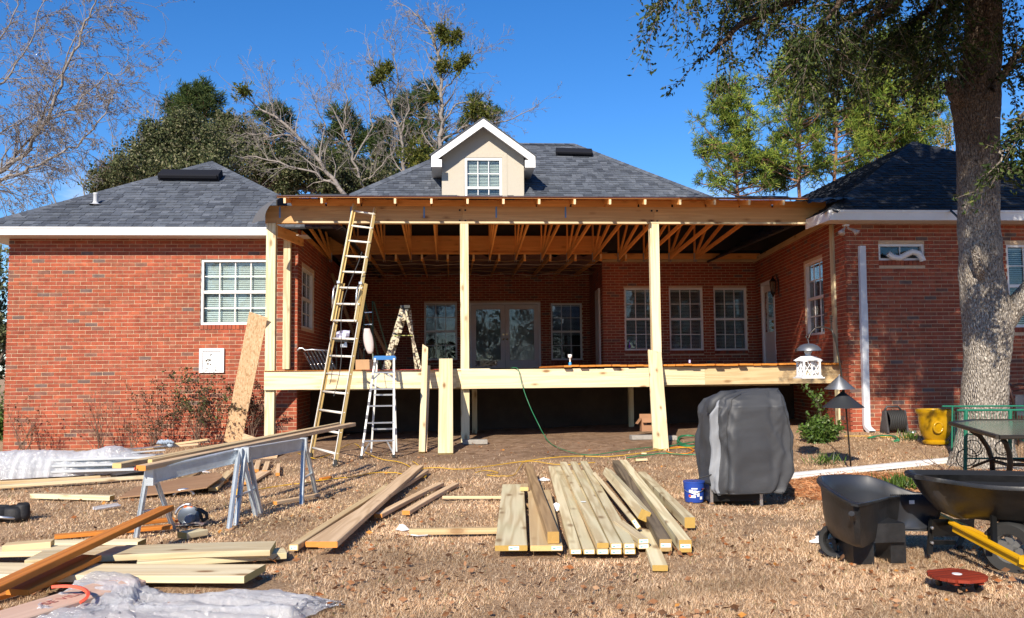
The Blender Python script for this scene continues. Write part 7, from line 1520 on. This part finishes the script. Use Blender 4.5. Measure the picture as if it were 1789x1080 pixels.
for (cx_, cy_, rr0) in ((1700,782,18),(1752,782,16),(1690,800,22)):
    m = MB(); m.tube([atD(cx_+rr0*math.cos(a)*(1-a*.04), cy_+rr0*.9*math.sin(a)*(1-a*.04), d1) for a in [k*.35 for k in range(24)]], .006, 5); m.build('scroll', M_BRONZE, tw_)
chb = thing('wrought_iron_chair', 'dark ironwork garden chair half hidden behind the oak trunk', 'chair', tuple(G(1785, 790))); M_RUST = plain('rusty_iron', (.07,.03,.022), .5, metal=.4)
for nm, pts, r in (('leg',[(1762,672),(1770,700),(1776,735),(1780,790)],.022),('leg',[(1795,676),(1800,720),(1802,790)],.022),('back_rail',[(1766,676),(1780,671),(1800,674),(1820,680)],.020),('back_rail',[(1770,684),(1790,680),(1815,686)],.012),('seat_frame',[(1772,735),(1800,738),(1830,736)],.018)):
    m = MB(); m.tube([atD(px, py, 13.2) for px, py in pts], r, 8); m.build(nm, M_RUST, chb, smooth=True)
m = MB(); g_ = [[atD(1774+i*8, 690+j*12, 13.25) for i in range(6)] for j in range(4)]; m.loft(g_, close=False); m.build('back_mesh', plain('grey_sling', (.22,.23,.24), .7), chb)
pot = thing('flower_pot', 'glazed mustard yellow flower pot by the right brick wall', 'pot', tuple(G(1635, 776))); b = G(1635, 776); s = (b-CP).length/1500; M_POT = plain('yellow_glaze', (.40,.22,.004), .18, var=.2, spec=.6)
m = MB(); m.lathe(b, [(0,0),(17*s,0),(19*s,2*s),(19*s,5*s),(15*s,7*s),(20*s,14*s),(23*s,26*s),(24*s,40*s),(24.5*s,46*s),(28*s,49*s),(28*s,53*s),(25*s,54*s),(23*s,50*s),(21*s,30*s),(0,28*s)], 36); m.build('pot_body', M_POT, pot, smooth=True, angle=60)
m = MB(); c = b+V((-8*s, -22.5*s, 27*s)); m.tube([c+V((7*s*math.cos(a), .3*s*abs(math.sin(a)), 8*s*math.sin(a))) for a in [2*math.pi*k/16 for k in range(17)]], 1.6*s, 8); m.build('relief_ring', M_POT, pot, smooth=True)
m = MB(); m.lathe(b, [(0,40*s),(22*s,40*s)], 20); m.build('soil', plain('potting_soil', (.05,.03,.02), .95), pot)
hr = thing('hose_reel', 'dark hose reel wound with black hose against the right brick wall', 'hose reel', tuple(G(1562, 758))); b = G(1562, 757); s = (b-CP).length/1500; M_REEL = plain('charcoal_plastic', (.05,.045,.045), .5)
for dx in (-15, 17): m = MB(); m.prism([b+V((dx*s-1.5*s, -12*s, 0)), b+V((dx*s-1.5*s, 14*s, 0)), b+V((dx*s-1.5*s, 3*s, 36*s)), b+V((dx*s-1.5*s, -5*s, 36*s))], (3*s,0,0)); m.build('side_frame', M_REEL, hr)
m = MB()
for k in range(9): x = -11+k*3.0; m.tube([b+V((x*s, 14*s*math.cos(a), 20*s+15*s*math.sin(a))) for a in [2*math.pi*i/22 for i in range(23)]], 1.7*s, 6)
m.build('wound_hose', M_RUBBER, hr, smooth=True)
m = MB(); m.tube([b+V((-14*s, 0, 36*s)), b+V((-10*s, 0, 42*s)), b+V((8*s, 0, 42*s)), b+V((15*s, 0, 34*s))], 1.8*s, 8); m.build('handle', M_REEL, hr, smooth=True)
m = MB(); m.tube([b+V((20*s, -10*s, 2*s)), b+V((24*s, -14*s, 1*s)), b+V((28*s, -12*s, 3*s))], 3*s, 8); m.build('nozzle', M_ALU, hr, smooth=True)

# ------------------------------------------------------------ feeder pole, lantern, hook
fp = thing('feeder_pole', 'thin metal feeder pole with a hook and two cone shaped squirrel guards', 'pole', tuple(G(1487, 822))); D0 = (G(1487, 822)-CP).dot(-CAMR.col[2])
m = MB(); m.tube([atD(1487, 822, D0), atD(1477, 700, D0), atD(1468, 640, D0), atD(1461, 600, D0), atD(1456, 585, D0), atD(1453, 575, D0)], .011, 8); m.tube([atD(1462, 606, D0), atD(1458, 585, D0), atD(1450, 575, D0), atD(1438, 571, D0), atD(1425, 573, D0), atD(1416, 582, D0), atD(1413, 591, D0), atD(1409, 592, D0), atD(1408, 587, D0)], .010, 8); m.build('pole', M_BRONZE, fp, smooth=True)
m = MB(); m.tube([atD(1456, 590, D0), atD(1452, 570, D0), atD(1452, 550, D0)], .008, 6)
for k in range(4): m.tube([atD(1452+3*math.cos(a), 553+k*3, D0+.02*math.sin(a)) for a in [2*math.pi*i/8 for i in range(9)]], .006, 5)
m.build('finial', M_BRONZE, fp)
M_CONE = plain('grey_tin', (.20,.21,.23), .42, metal=.7, var=.15)
for (px, py, w, h, mt) in ((1467, 680, 26, 23, M_CONE), (1473, 712, 35, 28, plain('dark_tin', (.06,.065,.075), .45, metal=.6))):
    c = atD(px, py, D0); s = D0/1500; m = MB(); m.lathe(c, [(w*s,0),(w*s,.6*s),(1.5*s,h*s),(.8*s,h*s+.02)], 32); m.build('cone_guard', mt, fp, smooth=True, angle=50)
ln_ = thing('candle_lantern', 'white lattice lantern hanging from the pole hook under a tin dome', 'lantern', tuple(atD(1413, 658, D0))); s = D0/1500; c = atD(1413, 658, D0)
m = MB(); m.box(c+V((0,0,-2*s)), (40*s, 40*s, 2*s)); m.box(c+V((0,0,0)), (34*s, 34*s, 3*s)); m.build('base', M_WHITE, ln_)
for sx in (-1, 1):
    for sy in (-1, 1): m = MB(); m.box(c+V((sx*14*s, sy*14*s, 14*s)), (3*s, 3*s, 26*s)); m.build('corner_post', M_WHITE, ln_)
for side in range(4):
    m = MB(); rot = Matrix.Rotation(side*math.pi/2, 3, 'Z')
    for k in (-1, 0, 1):
        for sg in (-1, 1):
            xa, xb_ = k*8-8*sg, k*8+8*sg; a = V((max(-12, min(12, xa))*s, -14*s, (2+ (abs(xa)-12 if abs(xa) > 12 else 0)*1.4)*s)); b_ = V((max(-12, min(12, xb_))*s, -14*s, (26-(abs(xb_)-12 if abs(xb_) > 12 else 0)*1.4)*s)); m.tube([c+rot @ a, c+rot @ b_], .7*s, 4)
    m.box(c+rot @ V((0, -14*s, 14*s)), (1.6*s if side % 2 == 0 else 1.6*s, 1.6*s, 25*s)); m.build('lattice', M_WHITE, ln_)
m = MB(); m.box(c+V((0,0,27*s)), (33*s, 33*s, 2*s)); m.lathe(c+V((0,0,28*s)), [(27*s,0),(14*s,7*s),(5*s,9*s),(5*s,12*s),(7*s,14*s),(6*s,18*s),(2*s,19*s),(1.5*s,22*s),(0,22*s)], 4); m.build('lantern_roof', M_WHITE, ln_)
m = MB(); m.lathe(c+V((0,0,1*s)), [(0,0),(8*s,0),(8*s,11*s),(0,12*s)], 14); m.build('candle', plain('cream_wax', (.62,.56,.42), .6), ln_, smooth=True, angle=40)
m = MB(); m.lathe(atD(1413, 613, D0), [(21*s,0),(20*s,4*s),(15*s,9*s),(8*s,12*s),(0,13*s)], 26); m.tube([atD(1413, 613, D0), atD(1413, 632, D0)], .006, 5); m.tube([atD(1413, 601, D0), atD(1411, 591, D0)], .006, 5); m.build('dome', M_CONE, ln_, smooth=True, angle=60)

# ------------------------------------------------------------ hoses, cords, blocks, gutter length
def ground_line(name, label, cat, pts, r, mat, wig=.03, dz=.012, seed=1):
    rr = random.Random(seed); P_ = [G(x, y, dz+r) if len(q) == 0 else q[0] for (x, y, *q) in pts]; out = []
    for i in range(len(P_)-1):
        p0, p1, p2, p3 = P_[max(0, i-1)], P_[i], P_[i+1], P_[min(len(P_)-1, i+2)]
        for t in (0, .2, .4, .6, .8): q = .5*((2*p1)+(p2-p0)*t+(2*p0-5*p1+4*p2-p3)*t*t+(3*p1-p0-3*p2+p3)*t**3); out.append(q+V((rr.uniform(-wig, wig)*.3, rr.uniform(-wig, wig), 0)))
    out.append(P_[-1]); m = MB(); m.tube(out, r, 6); o = m.build(name, mat, None, smooth=True); return tag(o, label, cat)
M_HOSE = plain('green_hose', (.015,.17,.07), .4); M_YC = plain('yellow_cord', (.62,.36,.02), .5); M_OC = plain('orange_cord', (.75,.24,.01), .5)
h0 = [onY(893, 643, HDY-.12), onY(905, 645, HDY-.2), onY(912, 672, HDY-.25), onY(925, 708, HDY-.35), onY(942, 744, HDY-.6)]
ground_line('green_hose', 'green air hose hanging off the deck and running right over the dirt', 'hose', [(0,0,q) for q in h0]+[(957,770),(975,782),(1005,792),(1035,795),(1070,790),(1105,785),(1140,781)], .0065, M_HOSE, .006)
ground_line('green_hose', 'second green hose line on the dirt below the tilted plank', 'hose', [(1095,800),(1130,795),(1160,792),(1190,794),(1220,795),(1240,800)], .009, M_HOSE, .02, seed=3)
pts = []
for k in range(26): a = k*.95; pts.append((1205+24*math.cos(a)*(1-.01*k)+3*math.sin(k*2.1), 770+8*math.sin(a)+2*math.sin(k)))
ground_line('green_hose', 'coil of green hose left of the covered grill', 'hose', [(1160,781)]+pts, .009, M_HOSE, .02, dz=.02)
ground_line('extension_lead', 'long yellow extension cord snaking over the dirt', 'cord', [(520,792),(560,800),(615,775),(640,791),(665,802),(700,808),(728,822),(745,831),(720,822),(760,817),(800,820),(850,815),(900,808),(960,800),(1010,797),(1060,798),(1110,793),(1160,785),(1226,780)], .006, M_YC, .015)
ground_line('extension_lead', 'yellow cord loops on the grass by the sawhorse', 'cord', [(440,858),(480,850),(520,845),(570,838),(610,834),(655,826),(690,826),(740,835),(738,818),(720,806)], .006, M_YC, .03, seed=5)
ground_line('extension_lead', 'short yellow cord bits on the grass beyond the loose boards', 'cord', [(830,826),(850,822),(870,826),(850,830),(875,832),(900,828),(920,806),(980,812),(1040,808)], .005, M_YC, .03, seed=6)
pts = [(1188+24*math.cos(k*.9), 787+6*math.sin(k*.9)) for k in range(15)]
ground_line('extension_lead', 'coil of orange cord next to the green hose coil', 'cord', pts, .007, M_OC, .02)
pts = [(1545+26*math.cos(k*.9)+4*math.sin(k*1.7), 767+6*math.sin(k*.9)) for k in range(26)]
ground_line('green_hose', 'tangled green garden hose before the hose reel', 'hose', pts, .011, M_HOSE, .03, dz=.02, seed=8)
ground_line('extension_lead', 'yellow cord along the foot of the right brick wall', 'cord', [(1475,762),(1520,762),(1560,764),(1620,764),(1680,770)], .006, M_YC, .02, seed=9)
for (px, py, w, lb) in ((830, 776, .42, 'grey concrete block at the foot of the middle left post'), (1125, 768, .42, 'grey concrete block under the tilted plank and carton'), (1176, 769, .14, 'small grey block right of the tilted plank')):
    c = G(px, py); m = MB(); m.bar(c+V((-w/2,.1,.03)), c+V((w/2,.1,.03)), .20, .075, c=.008); o = m.build('concrete_block', M_CONC, None); tag(o, lb, 'block', 'concrete blocks by the posts')
cb = thing('cardboard_carton', 'open brown cardboard carton with a hand hole behind the tilted plank', 'box', tuple(G(1135, 765, .07))); c = onY(1133, 764, 15.2); M_CB = plain('brown_cardboard', (.33,.17,.09), .85, var=.1); zz = gz(c.x, c.y)+.07; m = MB()
m.box((c.x+.04, c.y+.1, zz+.115), (.26, .005, .23)); m.box((c.x-.09, c.y+.20, zz+.115), (.005, .2, .23)); m.box((c.x+.17, c.y+.20, zz+.115), (.005, .2, .23)); m.box((c.x+.04, c.y+.30, zz+.15), (.26, .005, .30)); m.build('carton_sides', M_CB, cb); m = MB(); m.bar((c.x-.09, c.y+.2, zz+.23), (c.x-.17, c.y+.2, zz+.13), .2, .005); m.bar((c.x+.04, c.y+.1, zz+.23), (c.x+.04, c.y+.02, zz+.16), .26, .005); m.build('flap', M_CB, cb); m = MB(); m.box((c.x+.04, c.y+.0965, zz+.15), (.08,.003,.06)); m.build('hand_hole', M_ROOM, cb)
gt = thing('gutter_length', 'long white length of gutter lying across the grass behind the cart', 'gutter', tuple(G(1500, 815))); A, B = G(1366, 829, .05), G(1662, 800, .05); foot(A, B, .07)
m = MB(); d = (B-A).normalized(); sd2 = d.cross(V((0,0,1))); m.bar(A, B, .10, .006); m.bar(A+sd2*.05-V((0,0,.03)), B+sd2*.05-V((0,0,.03)), .006, .06); m.bar(A-sd2*.05-V((0,0,.03)), B-sd2*.05-V((0,0,.03)), .006, .06); m.build('channel', M_WHITE, gt); m = MB(); m.bar(A+sd2*.056-V((0,0,.012)), B+sd2*.056-V((0,0,.012)), .006, .02); m.build('lip', M_WHITE, gt)
m = MB(); c = G(1512, 783, .005); m.lathe(c, [(0,.012),(.13,.008),(.15,0)], 18); o = m.build('drain_cover', plain('dark_grate', (.05,.045,.05), .8, bump=.6), None); tag(o, 'dark flat mat on the grass near the green bush', 'mat')
m = MB(); m.tube([onY(1661, 368, RFY-.03), onY(1672, 378, RFY-.3), onY(1681, 392, TD+.0), onY(1682, 406, TD-.1)], .018, 8); o = m.build('black_cable', M_RUBBER, None, smooth=True); tag(o, 'black cable strung from the right eave to the oak trunk', 'cable')
# a few twigs and roots lying about
rng = np.random.default_rng(44)
for k, (px, py, lb) in enumerate(((968, 795, 'dead twig on the bare dirt near the green hose'), (1655, 822, 'dead roots and sticks at the left foot of the oak'))):
    s_ = []; p = np.array(G(px, py, .02))
    for i in range(5): grow(s_, p, (rng.normal(), rng.normal()*.5, .25), .45, .008, 1, .1, .7, .25, 5, None, 0, .5, 2, rmin=.003)
    t = thing('dead_twig', lb, 'twig', tuple(p)); tube_obj('twig_stems', s_, M_TWIG, t)
# ------------------------------------------------------------ lawn: dry blades, fallen leaves, straw
def dirtness(x, y):
    k = np.clip((y-12.1+.9*np.sin(x*1.1)*.6)/1.2, 0, 1)*((x > -4.2) & (x < 5.2)); return k
def scatter(n, zmin, zmax, seed, pw=1.0):
    r_ = np.random.default_rng(seed); u = r_.random(n); inv = 1/zmin+(1/zmax-1/zmin)*u**pw; d = 1/inv
    th = r_.uniform(-.66, .60, n); x = d*np.tan(th)+d*math.tan(YAW)*1.0; return x, d, r_
x, y, r_ = scatter(620000, 3.9, 19, 5, .8)
pt_ = np.array([mnoise.noise(V((a*.9, b*1.3, 4)))+.5*mnoise.noise(V((a*3.1, b*3.7, 9))) for a, b in zip(x[::1], y[::1])]); keep = (r_.random(len(x)) < np.clip(.78+pt_*1.1, .22, 1)) & (r_.random(len(x)) > dirtness(x, y)*.97) & ~((np.sqrt((x-5.9)**2*.3+(y-9.3)**2) < .95) & (r_.random(len(x)) < .75)) & ~((y > 14.4) & (x > -4) & (x < 7)) & ~((y > 16) & (x < -3)) & ~((y > 14.6) & (x > 7)); x = x[keep]; y = y[keep]
for (ax, ay, bx, by, hw) in FOOT:
    dx_, dy_ = bx-ax, by-ay; L2 = dx_*dx_+dy_*dy_+1e-9; t_ = np.clip(((x-ax)*dx_+(y-ay)*dy_)/L2, 0, 1); k_ = np.hypot(x-ax-t_*dx_, y-ay-t_*dy_) > hw; x = x[k_]; y = y[k_]
z = np.array([gz(a, b) for a, b in zip(x, y)]); n = len(x); sc = np.clip(y/6, .75, 2.2)
L_ = r_.uniform(.016, .046, n)*np.sqrt(sc); w = .0019*sc; a = r_.uniform(0, 2*math.pi, n); lean = r_.uniform(.75, 1.5, n)
tipx, tipy, tipz = np.cos(a)*L_*np.sin(lean), np.sin(a)*L_*np.sin(lean), L_*np.cos(lean)*.9+.006
b_ = np.stack([x, y, z-.010], 1); s = np.stack([-np.sin(a), np.cos(a), np.zeros(n)], 1)*w[:, None]; tip = b_+np.stack([tipx, tipy, tipz], 1)
vv = np.stack([b_-s, b_+s, tip], 1).reshape(-1, 3)
M_BLADE = pieces('dry_grass', [(0,(.66,.44,.26)),(.25,(.80,.58,.37)),(.45,(.48,.30,.16)),(.60,(.88,.69,.48)),(.82,(.32,.18,.10)),(.9,(.55,.36,.20)),(.985,(.20,.24,.07))], bump=0, trans=.25, mottled=.42, mscale=.9)
o = put(bpy.data.objects.new('dry_grass', me_np('dry_grass', vv, np.arange(n*3).reshape(-1, 3), M_BLADE))); tag(o, 'short dry tan winter grass covering the yard', 'grass', kind='stuff')
x, y, r_ = scatter(7000, 4.0, 18.5, 6, .85); pt_ = np.array([mnoise.noise(V((a*.8, b*1.0, 14)))+.5*mnoise.noise(V((a*2.5, b*3, 19))) for a, b in zip(x, y)]); kp = (r_.random(len(x)) < np.clip(.45+pt_*1.5, .08, 1)) & ~((y > 15) & (x > -4) & (x < 7)) & ~((y > 16) & (x < -3)); x = x[kp]; y = y[kp]; n = len(x); z = np.array([gz(a, b) for a, b in zip(x, y)])
M_FALL = pieces('fallen_leaf', [(0,(.26,.12,.055)),(.2,(.36,.18,.09)),(.4,(.16,.075,.035)),(.55,(.42,.25,.14)),(.7,(.33,.12,.04)),(.8,(.12,.06,.03)),(.97,(.50,.22,.05))], bump=0, trans=.2, mottled=.3, mscale=20)
dr = np.stack([r_.normal(size=n), r_.normal(size=n), r_.uniform(-.1, .25, n)], 1); rng = np.random.default_rng(6)
o = leaf_mesh('fallen_leaves', np.stack([x, y, z+.014], 1), dr, r_.uniform(.025, .062, n), .28, M_FALL, None, fold=.3, curl=.15); tag(o, 'scattered dead brown oak leaves on the lawn', 'leaves', kind='stuff')
n = 26000; r_ = np.random.default_rng(8); a = r_.uniform(0, 6.283, n); q = np.sqrt(r_.random(n))*1.35; x = 5.9+np.cos(a)*q*1.8; y = 9.3+np.sin(a)*q; z = np.array([gz(i, j) for i, j in zip(x, y)]); d = np.stack([r_.normal(size=n), r_.normal(size=n), r_.normal(size=n)*.12], 1)
M_STRAW = pieces('pine_straw', [(0,(.40,.16,.06)),(.3,(.52,.25,.11)),(.6,(.24,.08,.03)),(.85,(.60,.34,.18))], bump=0, mottled=.3, mscale=3)
o = leaf_mesh('pine_straw', np.stack([x, y, z+.008], 1), d, r_.uniform(.06, .13, n), .035, M_STRAW, None, fold=.1); tag(o, 'rust coloured pine straw spread round the oak', 'mulch', kind='stuff')
# sawdust and small litter where the cutting is done
r_ = np.random.default_rng(12); P_ = []
for (px, py, k, sp_) in ((300, 905, 1500, .7), (450, 900, 1100, .6), (600, 870, 900, .8), (560, 820, 500, .6), (400, 830, 500, .5), (820, 900, 500, .9)):
    c = G(px, py); q = np.array(c)+r_.normal(size=(k, 3))*np.array([sp_, sp_, 0]); P_.append(q)
P_ = np.concatenate(P_); P_[:, 2] = np.array([gz(a, b)+.014 for a, b in P_[:, :2]]); rng = np.random.default_rng(13)
o = leaf_mesh('sawdust_chips', P_, r_.normal(size=P_.shape)*np.array([1,1,.2]), r_.uniform(.006, .022, len(P_)), .3, pieces('sawdust', [(0,(.70,.52,.30)),(.5,(.60,.40,.20)),(.8,(.75,.60,.40))], bump=0), None); tag(o, 'pale wood chips and sawdust on the grass round the sawhorses', 'sawdust', kind='stuff')
# green sprouts
n = 900; r_ = np.random.default_rng(9); cx = G(1572, 862); P_ = []
for (px, py, k, sp_) in ((1585, 855, 220, .12), (1440, 812, 70, .1), (1506, 745, 120, .12), (1590, 770, 60, .08)):
    c = G(px, py); P_.append(np.array(c)+r_.normal(size=(k, 3))*np.array([sp_, sp_*.6, 0]))
P_ = np.concatenate(P_); D = r_.normal(size=P_.shape)*np.array([.45,.45,.2])+np.array([0,0,1]); o = leaf_mesh('green_sprouts', P_, D, r_.uniform(.10, .22, len(P_)), .045, M_BUSH, None, fold=.1); tag(o, 'fresh green grass sprouts by the wheelbarrows and tree', 'grass', kind='stuff')
